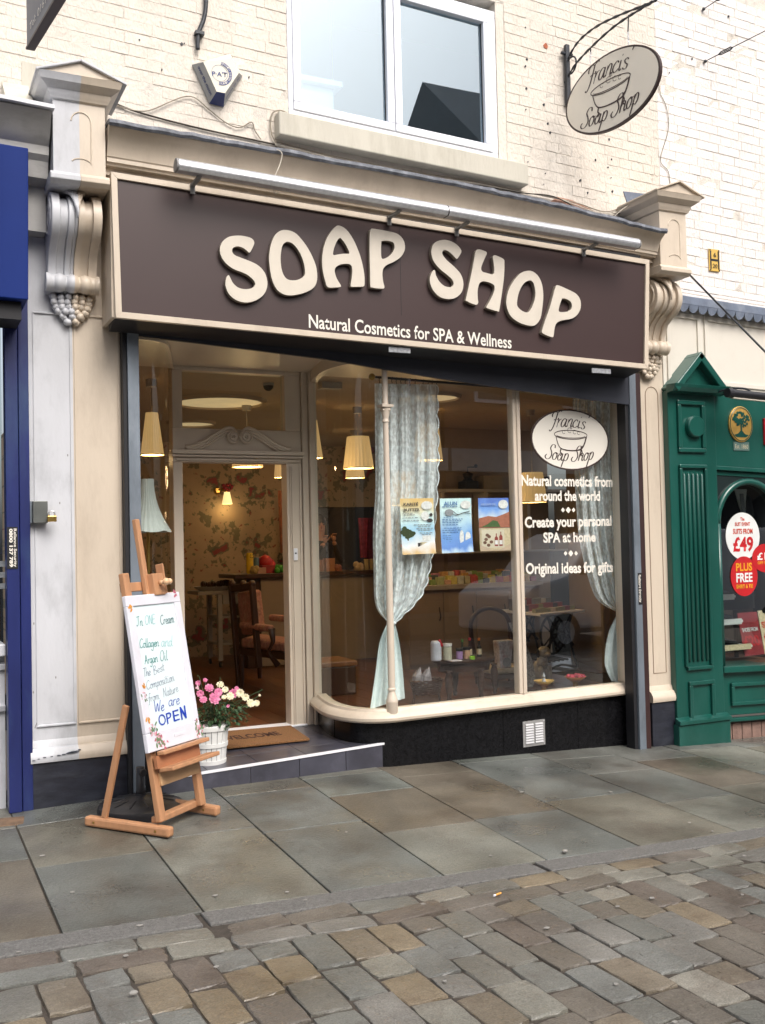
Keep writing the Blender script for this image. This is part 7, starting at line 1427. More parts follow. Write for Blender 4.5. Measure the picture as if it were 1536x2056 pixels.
# cream panel band with scalloped lead
zl = PY(1372, 610, -.06)[2]; zp0 = PY(1450, 772, -.02)[2]; cpm = mat('cream_panel_paint', (.70, .66, .58), .5, .03, 3, dirt=(.4, .36, .3), dirt_amt=.25, dscale=3)
cpn = empty('panel_band', (6.5, 0, 2.8), 'cream panelled board with scalloped lead edge above the green shop fascia', 'panel'); PBX = 5.60
mb = MB(); mb.hexa([(5.49, .0, 2.50), (GX9, .0, 2.36), (GX9, .3, 2.36), (5.49, .3, 2.50), (5.49, .0, zl+.05), (GX9, .0, zl-.12), (GX9, .3, zl-.12), (5.49, .3, zl+.05)]); mk('board', mb, cpm, cpn)
zr = zl-.10
def rfr(x0, x1, z0, z1):
    s = .03; t = .035
    for a in ((x0-t, z0-t, x1+t, z0), (x0-t, z1, x1+t, z1+t*1.2)): mb = MB(); mb.box(a[0], -.014, a[1], a[2], -.0005, a[3], s); mk('rail', mb, cpm, cpn, bevel=.002)
    for x in (x0-t, x1): mb = MB(); mb.box(x, -.0142, z0, x+t, -.0006, z1, s); mk('stile', mb, cpm, cpn, bevel=.002)
xA, xB = gx(1357, -.01), gx(1412, -.01); rfr(xA, xB, PY(1380, 762, -.01)[2], PY(1357, 636, -.01)[2]); rfr(xB+.11, GX9-.1, PY(1440, 764, -.01)[2]-.0, PY(1425, 645, -.01)[2])
z0_ = PY(1372, 607, -.06)[2]; mb = MB(); mb.hexa([(x, y, z-.033*(x-5.5)) for z in (z0_-.02, z0_+.055) for x, y in ((5.50, -.09), (GX9, -.09), (GX9, .05), (5.50, .05))]); lead = mk('lead_apron', mb, M['leadblue'], cpn, bevel=.01)
x = 5.50; k = 0
while x < GX9-.15:
    w = .098; z = z0_-.018-.033*(x-5.5); mb = MB(); mb.prism([(x+w/2-w*.49*math.cos(t), -.088+.012*math.sin(t), z-.058*math.sin(t)) for t in np.linspace(0, math.pi, 11)], (0, .008, 0)); mk('scallop', mb, M['leadblue'], lead); x += w
mb = MB(); mb.tube(crom([PY(a, b, .03) for a, b in ((1372, 582), (1400, 588), (1450, 592), (1536, 604))], 5), .008, 6); o = mk('cable', mb, M['iron'], smooth=True); tag(o, 'dark cable running along the white wall above the scalloped lead', 'cable')
for k in range(3): zz = z0_+.07+.035*k; mb = MB(); mb.box(5.52, -.01+.015*k, zz, GX9, .06, zz+.028, .04); o = mk('render_ledge', mb, M['wallwhite'], cpn, bevel=.008)
# black strip lamp
a = PY(1466, 789, -.30); b = PY(1536, 793, -.30); la = empty('black_lamp_tube', a, 'black tubular sign lamp at the right edge above the green fascia', 'lamp'); d_ = np.array([1, 0, -.035]); mb = MB(); mb.tube([a, a+d_*2.4], .032, 14); mk('tube', mb, M['blackplastic'], la); autosmooth(la.children[0], 40)
mb = MB(); mb.tube([a-d_*.03, a+d_*.012], .038, 14); mk('end_cap', mb, M['blackplastic'], la); mb = MB(); mb.tube(crom([a+d_*.25, a+d_*.18+np.array([0, .02, .05]), a+d_*.05+np.array([0, .1, .045]), a+d_*.02+np.array([0, .27, .01])], 5), .008, 6); mk('bracket', mb, M['iron'], la); mb = MB(); mb.box(a[0]+.02, -.315, a[2]-.042, a[0]+2.3, -.285, a[2]-.034, .035); mk('light_strip', mb, M['letter'], la)
# tree emblem, plaque, red square
c = PY(1486, 852, -.035); l_, r_ = PY(1463, 852, -.035), PY(1510, 852, -.035); erx = (r_[0]-l_[0])/2; ery = abs(PY(1486, 816, -.035)[2]-PY(1486, 888, -.035)[2])/2
em = empty('tree_emblem', c, 'gold oval emblem with a green spreading tree on the green fascia', 'emblem'); mb = MB(); mb.prism([(c[0]+erx*a, -.045, c[2]+ery*b) for a, b in ring], (0, .014, 0)); mk('medallion', mb, M['gold'], em, bevel=.003)
mb = MB(); mb.tube([(c[0]+erx*.92*a, -.047, c[2]+ery*.92*b) for a, b in ring+ring[:1]], .003, 5); mk('rim_line', mb, G, em)
mb = MB(); rr_ = random.Random(11)
for k in range(75): a, q = rr_.random()*6.28, rr_.random()**.5; x, z = .66*q*math.cos(a), .26+.42*q*math.sin(a); mb.prism([(c[0]+erx*(x+.09*math.cos(t)*rr_.uniform(.6, 1.2)), -.048-k*2e-5, c[2]+ery*(z+.07*math.sin(t))) for t in np.linspace(0, 5.5, 7)], (0, .002, 0))
mb.prism([(c[0]+erx*a, -.0477, c[2]+ery*b) for a, b in ((-.07, .2), (.07, .2), (.06, -.35), (.3, -.55), (.62, -.6), (.4, -.72), (-.4, -.72), (-.62, -.6), (-.28, -.52), (-.06, -.35))], (0, .002, 0)); o = mk('tree', mb, G, em); o['kind'] = 'stuff'
p_ = PY(1488, 896, -.032); o = mk('plaque', MB().box(p_[0]-.085, -.036, p_[2]-.035, p_[0]+.085, -.031, p_[2]+.035), mat('grey_plaque', (.10, .17, .15), .5), None); tag(o, 'small grey-green plaque reading Est. 1860 below the tree emblem', 'plaque'); text_on('lettering', 'Est. 1860', (p_[0]-.07, -.0365, p_[2]-.018), (p_[0]+.07, -.0365, p_[2]-.020), .036, mat('plaque_gold', (.55, .5, .35), .5), o, .0)
p_ = PY(1531, 840, -.032); o = mk('red_letter_panel', MB().box(p_[0], -.05, p_[2]-.22, p_[0]+.5, -.031, p_[2]+.0), mat('red_panel', (.45, .01, .02), .4), None, bevel=.003); tag(o, 'edge of a bright red panel on the green fascia at the right edge', 'sign')
# window stickers
RED = mat('sticker_red', (.50, .015, .02), .4); WHT = mat('sticker_white', (.72, .74, .72), .4); ORG = mat('sticker_orange', (.75, .33, .02), .4); TRD = mat('text_red', (.55, .05, .02), .4)
def oval_st(label, l, r, t, b, m, rows, Y=.006):
    a, b_ = PY(*l, Y), PY(*r, Y); t_, bo = PY(*t, Y), PY(*b, Y); c = np.array([(a[0]+b_[0])/2, Y, (t_[2]+bo[2])/2]); rx, rz = (b_[0]-a[0])/2, (t_[2]-bo[2])/2; e = empty('window_sticker', c, label, 'sticker', 'oval sale stickers on the green shop window')
    mb = MB(); mb.prism([(c[0]+rx*p, Y-.001, c[2]+rz*q) for p, q in ring], (0, .001, 0)); mk('disc', mb, m, e)
    for s, x0, x1, z, h, mm in rows: text_on('lettering', s, (c[0]+rx*x0, Y-.002, c[2]+rz*z), (c[0]+rx*x1, Y-.002, c[2]+rz*z), rz*h, mm, e, .03, lift=.0006)
oval_st('large white oval sticker reading SUITS FROM £49 on the window', (1457, 1076), (1525, 1078), (1490, 1029), (1491, 1124), WHT, [('The', -.12, .12, .66, .14, TRD), ('SUIT EVENT', -.45, .45, .44, .15, TRD), ('SUITS FROM', -.58, .58, .10, .22, TRD), ('£49', -.6, .6, -.62, .60, RED)])
oval_st('red oval sticker reading PLUS FREE SHIRT & TIE on the window', (1467, 1157), (1521, 1158), (1494, 1117), (1494, 1197), RED, [('PLUS', -.6, .6, .28, .40, ORG), ('FREE', -.6, .6, -.28, .46, WHT), ('SHIRT & TIE', -.62, .62, -.60, .2, ORG)], .004)
oval_st('red oval sticker reading £10 OFF SHOES, cut by the right edge', (1510, 1122), (1562, 1123), (1533, 1092), (1533, 1149), RED, [('£10', -.62, .62, -.1, .5, WHT), ('OFF SHOES', -.6, .6, -.42, .2, ORG)], .002)
def dposter(label, q, m, rows, Y=.25):
    P_ = [PY(a, b, Y+d) for a, b, d in q]; e = empty('sale_board', P_[3], label, 'board'); n_ = np.cross(P_[1]-P_[0], P_[3]-P_[0]); n_ /= np.linalg.norm(n_); n_ = n_ if n_[1] > 0 else -n_; mb = MB(); mb.prism(P_, n_*.006); mk('card', mb, m, e)
    O, X, Yv = P_[3], P_[2]-P_[3], P_[0]-P_[3]; w, h = np.linalg.norm(X), np.linalg.norm(Yv); X, Yv = X/w, Yv/h; Yo = Yv-X*(Yv@X); Yo /= np.linalg.norm(Yo)
    for s, x0, x1, z, hh, mm in rows: text_on('lettering', s, O+X*w*x0+Yv*h*z, O+X*w*x1+Yv*h*z, hh*h, mm, e, .03, up=Yo, lift=.002)
dposter('dark red display board reading SHOES FROM £20 leaning in the green shop window', [(1480, 1231, .12), (1519, 1228, .12), (1535, 1313, 0), (1496, 1318, 0)], mat('board_red', (.28, .015, .02), .5), [('SHOES FROM', .1, .9, .55, .09, WHT), ('£20', .1, .9, .22, .24, RED)])
dposter('cream display board with red lettering beside the dark red one', [(1521, 1226, .2), (1560, 1224, .2), (1575, 1310, .08), (1536, 1314, .08)], PC['cream'], [('SUITS', .1, .9, .6, .14, TRD), ('£49', .1, .9, .3, .2, RED)])
for i, (px, py, lab) in enumerate(((1452, 1196, 'topmost'), (1458, 1246, 'middle'), (1468, 1297, 'lowest'))):
    c = PY(px, py, .22); e = empty('shoe_shelf', c, lab+' small white shoe shelf with a black shoe in the green shop window', 'shelf'); mk('ledge', MB().box(c[0]-.25, .2, c[2]-.02, c[0]+.12+.05*i, .42, c[2]), WHT, e, bevel=.003); mk('price_strip', MB().box(c[0]-.1, .195, c[2]-.035, c[0]+.1+.05*i, .199, c[2]+.012), PC['cream'] if i == 2 else WHT, e)
    s = empty('shoe', c+np.array([-.05, .1, 0]), 'black leather shoe on the '+lab+' white shelf', 'shoe'); x0 = c[0]-.14; secs = []
    for t, w, h in ((0, .02, .06), (.05, .034, .075), (.11, .036, .07), (.17, .04, .045), (.23, .044, .035), (.27, .03, .022), (.285, .008, .012)): secs.append([(x0+t, .3+w*math.cos(k*math.pi/4), c[2]+.008+h*(.5+.5*math.sin(k*math.pi/4))) for k in range(8)])
    mb = MB(); loft(mb, secs); mk('upper', mb, mat('black_leather', (.012, .012, .014), .25), s, smooth=True); mk('sole', MB().box(x0+.01, .265, c[2]+.001, x0+.27, .335, c[2]+.010), M['black'], s)
# suit on a stand
for i, (px, py, lab) in enumerate(((1470, 1050, 'left'), (1545, 1060, 'right'))):
    c = PY(px, py, .5); e = empty('suit_on_stand', c, 'dark suit jacket with tie on a bust, '+('behind the white oval sticker' if i == 0 else 'at the right picture edge'), 'suit'); mb = MB(); secs = []
    for z, w, d in ((-.75, .20, .12), (-.4, .19, .12), (-.1, .2, .13), (.1, .23, .13), (.22, .21, .11), (.28, .12, .07), (.31, .06, .05)): secs.append([(c[0]+w*math.cos(k*math.pi/6), .5+d*math.sin(k*math.pi/6), c[2]+z) for k in range(12)])
    loft(mb, secs); mk('jacket', mb, mat('dark_suit', (.014, .016, .022), .8, .2), e, smooth=True); mb = MB(); mb.prism([(c[0]-.07, .385, c[2]+.29), (c[0]+.07, .385, c[2]+.29), (c[0]+.0, .36, c[2]+.0)], (0, .01, 0)); mk('shirt', mb, WHT, e); mb = MB(); mb.prism([(c[0]-.02, .375, c[2]+.25), (c[0]+.02, .375, c[2]+.25), (c[0]+.025, .352, c[2]-.0), (c[0], .35, c[2]-.05), (c[0]-.025, .352, c[2]+.0)], (0, .006, 0)); mk('tie', mb, PC['grey'], e)
    mb = MB(); mb.tube([(c[0], .5, c[2]-.76), (c[0], .5, WZ0-.03)], .02); mk('stand', mb, M['wood'], e)
# ================================================================= EASEL, SIGN BOARD, BASE, FLOWERS
A0 = ground_at(181, 1660); A1 = ground_at(338, 1683); fv = (A1-A0); fv[2] = 0; fv /= np.linalg.norm(fv); rv = np.array([-fv[1], fv[0], 0]); B1 = ground_at(418, 1637); SP_ = (B1-A1)@rv; B1 = A1+rv*SP_+fv*.0
zE = zg(A1[0], A1[1])
ea = empty('easel', (A0+B1)/2, 'beech studio easel holding the whiteboard on the pavement', 'easel')
def onE(px, py, P0, n):
    d = ray(px, py); t = ((np.array(P0)-CAM)@n)/(d@n); return CAM+d*t
Lr = np.linalg.norm((A1-A0)[:2]); WD_ = M['beech']
def gz(p, dz): q = np.array(p, float); q[2] = zg(q[0], q[1])+dz; return q
for P_, n in ((A0, 0), (B1-fv*Lr, 1)):
    a, b = P_-fv*.02, P_+fv*(Lr+.02); a = gz(a, .034); b = gz(b, .034); mb = MB(); mb.beam(a, b, .052, .052); mk('foot_runner', mb, WD_, ea, bevel=.012)
    for t in (.12, .85): mb = MB(); c = a+(b-a)*t; mb.lathe([(.007, -.028), (.007, .028)], (0, 0, 0), 8, 'x'); V_ = [c+rv*v[0]+fv*v[1]+np.array([0, 0, v[2]]) for v in mb.v]; mb.v = [tuple(v) for v in V_]; mk('bolt', mb, M['brass'], ea)
c0, c1 = gz(A1-fv*.10, .075), gz(B1-fv*.10, .075); mb = MB(); mb.beam(c0+rv*.02, c1-rv*.02, .05, .035); mk('cross_foot', mb, WD_, ea, bevel=.006)
ML0 = onE(317, 1640, A1, rv); ML1 = onE(243, 1152, A1, rv); mdir = (ML1-ML0)/np.linalg.norm(ML1-ML0); bn = np.cross(rv, mdir); bn = bn/np.linalg.norm(bn); bn = bn if bn@fv > 0 else -bn
wM = SP_-.03; LM = np.linalg.norm(ML1-ML0)
def mast(P0, L0, L1, w=.05, d=.035, n='mast', m=WD_, par=None): mb = MB(); mb.beam(P0+mdir*L0, P0+mdir*L1, w, d, bn); return mk(n, mb, m, par or ea, bevel=.006)
mast(ML0+rv*.02, -.03, LM); mast(ML0+rv*(wM-.02), -.03, LM-.12)
MC = ML0+rv*wM/2-bn*.0
top = onE(272, 1043, MC, bn); Lc_ = (top-MC)@mdir; off_r = (top-MC)@rv
mast(MC+rv*off_r, LM*.55, Lc_, .036, .030, 'centre_mast')
for L_ in (LM*.99-.06, ): mb = MB(); p0_ = ML0+mdir*L_-bn*.03; mb.beam(p0_+rv*.02, p0_+rv*(wM-.02), .05 if L_ > .5 else .16, .022, mdir if False else bn); mk('cross_bar', mb, WD_, ea, bevel=.004)
# clamp block and knob
cl = onE(313, 1172, MC+bn*.03, bn); mb = MB(); mb.beam(cl-mdir*.065, cl+mdir*.055, .095, .05, bn); mk('clamp', mb, WD_, ea, bevel=.005); mb = MB(); mb.beam(cl-mdir*.06+rv*.055, cl+mdir*.11+rv*.055, .012, .055, bn); mk('clamp_cheek', mb, WD_, ea, bevel=.006)
mb = MB(); k0 = cl+bn*.026; mb.tube([k0, k0+bn*.03], .012, 10); mb.ball(k0+bn*.045+rv*.0, .020, 12, 8); mb.ball(k0+bn*.045+rv*.03, .017, 10, 8); mk('knob', mb, M['beechlight'], ea, smooth=True)
# back struts
for s in (0, 1):
    P_ = ML0+rv*(wM*s)-rv*(.02 if s == 0 else -.02)*0; topj = onE(262, 1415, A1, rv)+rv*(SP_*s); foot = gz(A0+fv*.10+rv*(SP_*s if s else 0), .06); mb = MB(); mb.beam(topj-bn*.03, foot, .022, .035); mk('back_strut', mb, WD_, ea, bevel=.004)
# painting board
bp_ = ML0+bn*.045
Bq_ = {k: onE(*p, bp_, bn) for k, p in dict(TL=(251, 1198), TR=(357, 1187), BR=(408, 1481), BL=(299, 1511)).items()}
uL, uR = ((Bq_['TL']-bp_)@rv+(Bq_['BL']-bp_)@rv)/2, ((Bq_['TR']-bp_)@rv+(Bq_['BR']-bp_)@rv)/2; vT, vB = ((Bq_['TL']-bp_)@mdir+(Bq_['TR']-bp_)@mdir)/2, ((Bq_['BL']-bp_)@mdir+(Bq_['BR']-bp_)@mdir)/2
wb = empty('whiteboard', bp_+rv*(uL+uR)/2+mdir*vB, 'white framed board with flower transfers and handwriting reading We are OPEN, on the easel', 'board')
E_ = lambda u, v, n=0.: bp_+rv*u+mdir*v+bn*n
def slab(n, u0, u1, v0, v1, n0, n1, m, bev=.004): mb = MB(); mb.hexa([E_(u, v, q) for q in (n0, n1) for u, v in ((u0, v0), (u1, v0), (u1, v1), (u0, v1))]); return mk(n, mb, m, wb, bevel=bev)
fw = .058; slab('writing_panel', uL+fw-.005, uR-fw+.005, vB+fw+.03, vT-fw+.005, -.02, -.008, M['board'], 0)
slab('frame', uL, uR, vT-fw, vT, -.025, .0, M['boardframe']); slab('frame', uL, uR, vB, vB+fw+.04, -.025, .0, M['boardframe']); slab('frame', uL, uL+fw, vB+fw+.04, vT-fw, -.025, -.0005, M['boardframe']); slab('frame', uR-fw, uR, vB+fw+.04, vT-fw, -.025, -.0005, M['boardframe'])
slab('slot', (uL+uR)/2-.005, (uL+uR)/2+.075, vB+.045, vB+.062, .0, .002, M['boardframe'])
inkt = mat('teal_ink', (.0, .22, .20), .5); inkl = mat('faded_teal_ink', (.18, .50, .50), .5); inkg = mat('grey_ink', (.10, .13, .22), .5); inkb = mat('blue_ink', (.01, .05, .42), .5); inkd = mat('dark_teal_ink', (.0, .09, .10), .5)
def write(s, a, b, h, w, m, sl=.12):
    A, B = onE(*a, bp_-bn*.006, bn), onE(*b, bp_-bn*.006, bn); X = (B-A); L_ = np.linalg.norm(X); X /= L_; Yv = np.cross(bn, X); Yv = Yv if Yv[2] > 0 else -Yv
    wd = sum(GL[c][1] for c in s)-.06; mb = MB(); t_, wid = stroke_text(s, A*0, np.array([1., 0, 0]), np.array([0, 1., 0]), 1, .1); k = L_/wid
    mb, _ = stroke_text(s, A, X*1.0, Yv*(h/k if k else 1), k, w, sl, 0, 0., mb); mk('handwriting', mb, m, wb)
write('In', (275, 1257), (287, 1256), 0.051, 0.0033, inkt); write('ONE', (292, 1254), (313, 1251), 0.048, 0.0025, inkl); write('Cream', (323, 1254), (350, 1249), 0.051, 0.0033, inkd)
write('Collagen', (281, 1301), (319, 1297), 0.048, 0.0031, inkt); write('and', (324, 1298), (347, 1297), 0.059, 0.0025, inkl)
write('Argan', (291, 1334), (317, 1328), 0.048, 0.0031, inkt); write('Oil', (322, 1327), (337, 1325), 0.055, 0.0031, inkt)
write('The', (289, 1359), (303, 1355), 0.045, 0.0023, inkg); write('Best', (309, 1355), (331, 1345), 0.045, 0.0023, inkg); write('Composition', (295, 1385), (350, 1366), 0.045, 0.0023, inkg); write('from', (299, 1410), (320, 1403), 0.045, 0.0023, inkg); write('Nature', (329, 1400), (358, 1388), 0.048, 0.0020, inkg)
write('We', (311, 1430), (330, 1426), 0.059, 0.0045, inkb); write('are', (339, 1418), (361, 1413), 0.062, 0.0039, inkb)
for ch_, a, b, h, bo in (('O', (320, 1458), (334, 1454), .062, .0), ('P', (336, 1454), (346, 1450), .062, .0), ('E', (349, 1449), (361, 1445), .062, .0), ('N', (364, 1444), (375, 1440), .066, .05)):
    A, B = onE(*a, bp_-bn*.006, bn), onE(*b, bp_-bn*.006, bn); text_on('block_letter', ch_, A, B, h, inkb, wb, bo, up=mdir, lift=.001)
tr1, tr2, tr3, tr4 = mat('transfer_pink', (.48, .13, .18), .6, .3, 80), mat('transfer_green', (.15, .22, .12), .6, .3, 80), mat('transfer_orange', (.65, .28, .04), .6, .3, 80), mat('transfer_pale', (.65, .40, .45), .6, .3, 80)
rt_ = random.Random(4)
def transfer(px, py, n, spread, ms, sz=.012):
    c = onE(px, py, bp_+bn*.0012, bn)
    for i, m_ in enumerate(ms):
        mb = MB()
        for k in range(n):
            o_ = c+rv*rt_.gauss(0, spread)+mdir*rt_.gauss(0, spread*1.1)+bn*1e-5*(k+i*n); a = rt_.random()*6; L_ = sz*rt_.uniform(.6, 1.3); d1 = rv*math.cos(a)+mdir*math.sin(a); d2 = -rv*math.sin(a)+mdir*math.cos(a)
            mb.add([o_+d1*L_*math.cos(t)+d2*L_*.5*math.sin(t) for t in np.linspace(0, 5.5, 7)], [tuple(range(7))])
        o = mk('flower_transfer', mb, m_, wb); o['kind'] = 'stuff'
transfer(318, 1484, 14, .022, (tr1, tr4, tr2)); transfer(305, 1462, 6, .015, (tr2, tr4)); transfer(298, 1447, 4, .008, (tr3,)); transfer(293, 1398, 5, .015, (tr4, tr2), .008); transfer(289, 1378, 3, .007, (tr3,)); transfer(262, 1217, 4, .008, (tr3,)); transfer(352, 1192, 4, .007, (tr1,)); transfer(400, 1462, 10, .018, (tr1, tr4, tr2)); transfer(397, 1380, 5, .012, (tr4,)); transfer(330, 1492, 6, .014, (tr1,))
# tray ledges under the board
def ledge(n, v, w0, w1, out, th, m=WD_): mb = MB(); a = E_(w0, v, out/2); b = E_(w1, v, out/2); mb.beam(a, b, th, out, bn); return mk(n, mb, m, ea, bevel=.005)
ledge('tray', vB-.014, uL+.06, uR+.0, .05, .022); ledge('tray_lip', vB-.10, uL+.06, uR+.02, .09, .022)
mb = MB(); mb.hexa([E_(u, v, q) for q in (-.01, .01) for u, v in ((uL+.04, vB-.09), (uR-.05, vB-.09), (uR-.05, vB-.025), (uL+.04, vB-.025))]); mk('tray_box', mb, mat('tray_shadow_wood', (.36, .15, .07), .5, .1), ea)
mb = MB(); mb.hexa([E_(u, v, q) for q in (-.035, -.012) for u, v in ((.03, vB-.185), (wM-.03, vB-.185), (wM-.03, vB-.115), (.03, vB-.115))]); o = mk('lower_rail', mb, mat('pale_beech', (.55, .33, .17), .45, .1), ea, bevel=.005)
# umbrella base
c = ground_at(283, 1628); ub = empty('parasol_base', c, 'round black parasol base with a short tube standing under the easel', 'parasol base'); z = zg(c[0], c[1])
mb = MB(); mb.lathe([(.235, -.01), (.24, .02), (.235, .04), (.20, .05), (.19, .058), (.10, .072), (.06, .085), (.03, .09), (.028, .1)], (c[0], c[1], z), 40); o = mk('base', mb, M['blackplastic'], ub); autosmooth(o, 40)
for k in range(12): a = k*math.pi/6; mb = MB(); mb.tube([(c[0]+.09*math.cos(a), c[1]+.09*math.sin(a), z+.074), (c[0]+.19*math.cos(a), c[1]+.19*math.sin(a), z+.058)], .005, 5); mk('rib', mb, M['blackplastic'], ub)
tp_ = PY(282, 1522, c[1]); mb = MB(); mb.lathe([(.032, .08), (.024, .12), (.024, tp_[2]-z-.05)], (c[0], c[1], z), 18); mk('tube', mb, M['blackplastic'], ub, smooth=True); mb = MB(); mb.lathe([(.012, .0), (.024, -.03), (.020, -.05)], (c[0], c[1]-.03, tp_[2]-.07), 10, 'y'); mk('clamp_screw', mb, M['black'], ub)
# flower basket
c = PZ(421, 1531, sz(1.73, .1)); pt = empty('flower_basket', c, 'white slatted basket of pink and cream artificial flowers on the doorstep', 'flower basket'); pw = M['nosing']; n = 20; H_ = .245
bwm = mat('white_basket_paint', (.72, .72, .70), .55, .08, 12, .1, 60)
for k in range(n):
    a = 2*math.pi*k/n; r0b, r1b = .095, .122; hw_ = .0138; mb = MB(); P_ = []
    for r, z in ((r0b, c[2]+.002), (r1b, c[2]+H_)):
        for d_ in (-1, 1):
            for q in (0, .004): w = hw_*(r/r0b)*d_; P_.append((c[0]+(r+q)*math.cos(a)-w*math.sin(a), c[1]+(r+q)*math.sin(a)+w*math.cos(a), z))
    P_ = [P_[0], P_[2], P_[3], P_[1], P_[4], P_[6], P_[7], P_[5]]; mb.hexa(P_); mk('slat', mb, bwm, pt, bevel=.001)
mb = MB(); mb.lathe([(.093, c[2]+.003), (.119, c[2]+H_-.02), (.0, c[2]+H_-.03)], (c[0], c[1], 0), 24); mk('liner', mb, M['grout'], pt)
for z, r in ((.012, .100), (.12, .112), (.225, .125)): mb = MB(); mb.lathe([(r, c[2]+z-.012), (r+.005, c[2]+z-.012), (r+.007, c[2]+z+.014), (r+.002, c[2]+z+.014)], (c[0], c[1], 0), 36); o = mk('hoop', mb, bwm, pt); autosmooth(o, 40)
rf = random.Random(9); mb = MB(); leafm = mat('flower_leaf', (.035, .075, .03), .5, .4, 40)
def leafq(mb, o_, d1, up_, L_, w): mb.add([o_, o_+d1*L_*.5+up_*w, o_+d1*L_+np.array([0, 0, -.01]), o_+d1*L_*.5-up_*w], [(0, 1, 2, 3)])
pc = np.array([c[0], c[1], c[2]+H_])
for k in range(420):
    a = rf.random()*6.28; q = rf.random()**.6; h = rf.uniform(-.01, .17)*(1-.4*q); o_ = pc+np.array([.16*q*math.cos(a)+.04+.07*rf.random()*q, .12*q*math.sin(a), h]); d1 = np.array([math.cos(a), math.sin(a), rf.uniform(-.6, .5)]); d1 /= np.linalg.norm(d1); u_ = np.cross(d1, (rf.uniform(-.4, .4), 0, 1)); u_ /= np.linalg.norm(u_); leafq(mb, o_, d1, u_, rf.uniform(.025, .05), rf.uniform(.007, .014))
o = mk('foliage', mb, leafm, pt); o['kind'] = 'stuff'
pk_ = mat('pink_petal', (.62, .17, .32), .6, .25, 90, dirt=(.75, .5, .6), dirt_amt=.8, dscale=40); cr_ = mat('cream_petal', (.78, .72, .50), .6, .1, 60); yc = mat('yellow_centre', (.6, .4, .1), .7)
Yp = c[1]
for px, py, r, kind, dy in ((402, 1393, .026, 0, -.05), (420, 1382, .032, 0, .0), (438, 1390, .030, 0, -.06), (430, 1403, .042, 0, -.10), (452, 1385, .024, 1, .0), (462, 1398, .028, 1, -.04), (468, 1393, .034, 0, .02), (482, 1392, .030, 1, .0), (493, 1400, .026, 1, -.02), (503, 1412, .030, 1, .0), (515, 1412, .024, 1, .03), (442, 1375, .026, 1, .06), (408, 1405, .026, 0, -.10), (398, 1372, .020, 0, .02), (450, 1400, .018, 1, -.08), (412, 1366, .016, 0, .04), (458, 1418, .012, 0, -.08), (521, 1396, .010, 1, .02), (475, 1383, .018, 0, .05)):
    f_ = PY(px, py, Yp+dy); mb = MB(); n_ = np.array([rf.uniform(-.5, .2), -1, rf.uniform(.2, .9)]); n_ /= np.linalg.norm(n_); u_ = np.cross(n_, (0, 0, 1)); u_ /= np.linalg.norm(u_); v_ = np.cross(n_, u_)
    for ringi, (m_n, rr2, lift) in enumerate(((9, 1., .1), (8, .75, .35), (6, .45, .6))):
        for k in range(m_n):
            a = 2*math.pi*(k+.5*ringi)/m_n+rf.uniform(-.1, .1); e1_ = u_*math.cos(a)+v_*math.sin(a); e2_ = -u_*math.sin(a)+v_*math.cos(a); R2 = r*rr2; w = R2*.42
            mb.add([f_, f_+e1_*R2*.6+e2_*w+n_*R2*lift, f_+e1_*R2+n_*R2*(lift+.15), f_+e1_*R2*.6-e2_*w+n_*R2*lift], [(0, 1, 2, 3)])
    bl_ = mk('bloom', mb, (pk_, cr_)[kind], pt)
    mb = MB(); mb.tube([f_, pc+np.array([.01, 0, -.02])], .0025, 4); mk('stem', mb, leafm, pt)
for px, py in ((527, 1385), (400, 1358), (443, 1362), (393, 1380)):
    mb = MB(); f_ = PY(px, py, Yp); mb.tube([f_, (f_+pc)/2+np.array([0, 0, .03]), pc], .0022, 4); [leafq(mb, f_+(pc-f_)*t, np.array([rf.uniform(-1, 1), 0, .5]), np.array([0, .5, .5]), .02, .005) for t in (.0, .1, .2, .3)]; mk('sprig', mb, leafm, pt)
# ================================================================= ACROSS THE STREET (seen only as reflections and shade)
def brick_mat():
    m = mat('far_red_brick', (.20, .085, .055), .85, .2, 2); N, L, b = sub(m); br_ = N.new('ShaderNodeTexBrick'); geo = N.new('ShaderNodeNewGeometry'); sp = N.new('ShaderNodeSeparateXYZ'); cb_ = N.new('ShaderNodeCombineXYZ')
    L.new(geo.outputs['Position'], sp.inputs[0]); L.new(sp.outputs[0], cb_.inputs[0]); L.new(sp.outputs[2], cb_.inputs[1]); L.new(cb_.outputs[0], br_.inputs['Vector']); br_.inputs['Scale'].default_value = 4.4; br_.inputs['Color1'].default_value = (.24, .09, .055, 1); br_.inputs['Color2'].default_value = (.15, .065, .05, 1); br_.inputs['Mortar'].default_value = (.25, .2, .17, 1); br_.inputs['Mortar Size'].default_value = .012; L.new(br_.outputs[0], b.inputs['Base Color']); return m
FB = brick_mat(); OY = -12.6
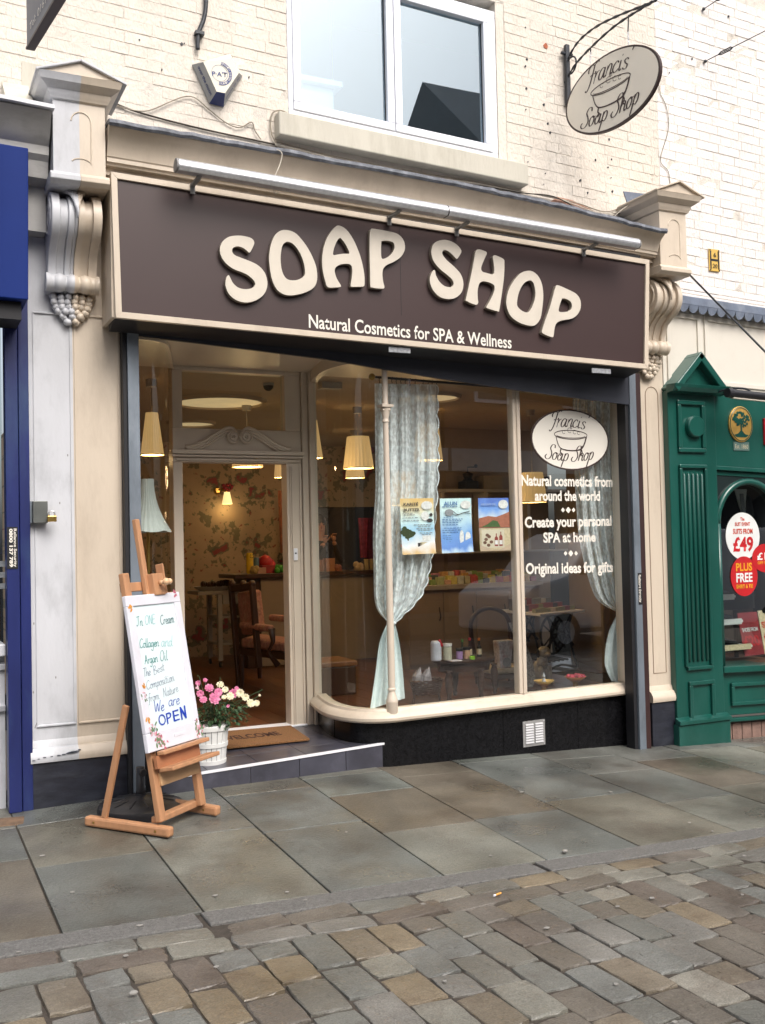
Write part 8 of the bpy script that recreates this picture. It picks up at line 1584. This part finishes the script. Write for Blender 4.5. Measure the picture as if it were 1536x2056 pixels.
def far_house(x0, x1, eave, ridge, label, band=3.1):
    e = empty('terraced_house', ((x0+x1)/2, OY, 0), label, 'building'); mk('wall', MB().box(x0, OY-8, -.6, x1, OY, eave), FB, e)
    mb = MB(); mb.prism([(x0-.1, OY+.25, eave-.05), (x0-.1, OY-4, ridge), (x0-.1, OY-8.3, eave-.05), (x0-.1, OY-8.3, eave-.2), (x0-.1, OY+.25, eave-.2)], (x1-x0+.2, 0, 0)); mk('roof', mb, mat('slate_roof', (.07, .075, .085), .6, .2, 8), e)
    mk('fascia', MB().box(x0, OY+.01, band-.0, x1, OY+.25, band+.5), mat('pale_fascia', (.5, .5, .5), .5, .1, 3), e); mk('shop_glass', MB().box(x0+.3, OY+.01, .6, x1-.3, OY+.06, band-.1), mat('dark_shop_glass', (.02, .022, .025), .1), e)
    n = max(1, int((x1-x0)/2.4))
    for k in range(n): c_ = x0+(x1-x0)*(k+.5)/n; w_ = mk('window', MB().box(c_-.5, OY+.001, 4.7, c_+.5, OY+.05, 6.2), M['nosing'], e); mk('pane', MB().box(c_-.42, OY+.051, 4.78, c_+.42, OY+.06, 6.12), mat('dark_pane', (.03, .035, .04), .1), w_)
far_house(-16, -4.2, 6.6, 8.6, 'red brick terraced house across the street at the left end of the row'); far_house(-4.1, 4.5, 6.4, 8.4, 'red brick terraced house facing the soap shop across the street'); far_house(4.6, 12.5, 6.3, 8.2, 'red brick terraced house across the street behind the parked van'); far_house(12.6, 26, 9.6, 13.5, 'tall red brick house across the street at the far right, its roof mirrored upstairs')
o = mk('far_pavement', MB().box(-16, OY, -.6, 26, -11.5, -.02, .0), M['kerb']); o['kind'] = 'structure'
for i, (a, b) in enumerate((((9, -.0, 6.5), (14., OY, 8.6)), ((8., -.0, 6.6), (16, OY, 8.2)))):
    mb = MB(); mb.tube([a, b], .012, 5); o = mk('street_wire', mb, M['iron']); tag(o, ('lower', 'upper')[i]+' overhead wire crossing the street, mirrored in the upstairs window', 'wire')
# parked van
vn = empty('parked_van', (9.4, -7.4, -.3), 'white panel van parked across the street, mirrored in the right shop pane', 'van'); vx, vy = 9.9, -8.6; z0v = -.32
pr = [(0, .35), (0, .95), (.25, 1.12), (.95, 1.25), (1.55, 1.85), (1.8, 1.95), (4.6, 1.98), (4.7, 1.8), (4.7, .35)]
mb = MB(); mb.prism([(vx+x, vy+1.8, z0v+z) for x, z in pr], (0, -1.8, 0)); mk('body', mb, mat('white_van_paint', (.75, .75, .76), .3, .02), vn, bevel=.06)
mb = MB(); mb.prism([(vx+x, vy+1.801, z0v+z) for x, z in ((1.2, 1.25), (1.65, 1.78), (2.3, 1.82), (2.3, 1.25))], (0, .006, 0)); mk('side_window', mb, M['black'], vn)
for x in (.85, 3.8):
    mb = MB(); mb.lathe([(.32, 0), (.32, .2)], (vx+x, vy+1.62, z0v+.32), 24, 'y'); w_ = mk('wheel', mb, M['black'], vn); mb = MB(); mb.lathe([(.19, 0), (.19, .01)], (vx+x, vy+1.82, z0v+.32), 20, 'y'); mk('rim', mb, M['alu'], w_)
mk('headlight', MB().box(vx-.01, vy+1.5, z0v+.75, vx+.05, vy+1.78, z0v+.9), M['nosing'], vn, bevel=.02)
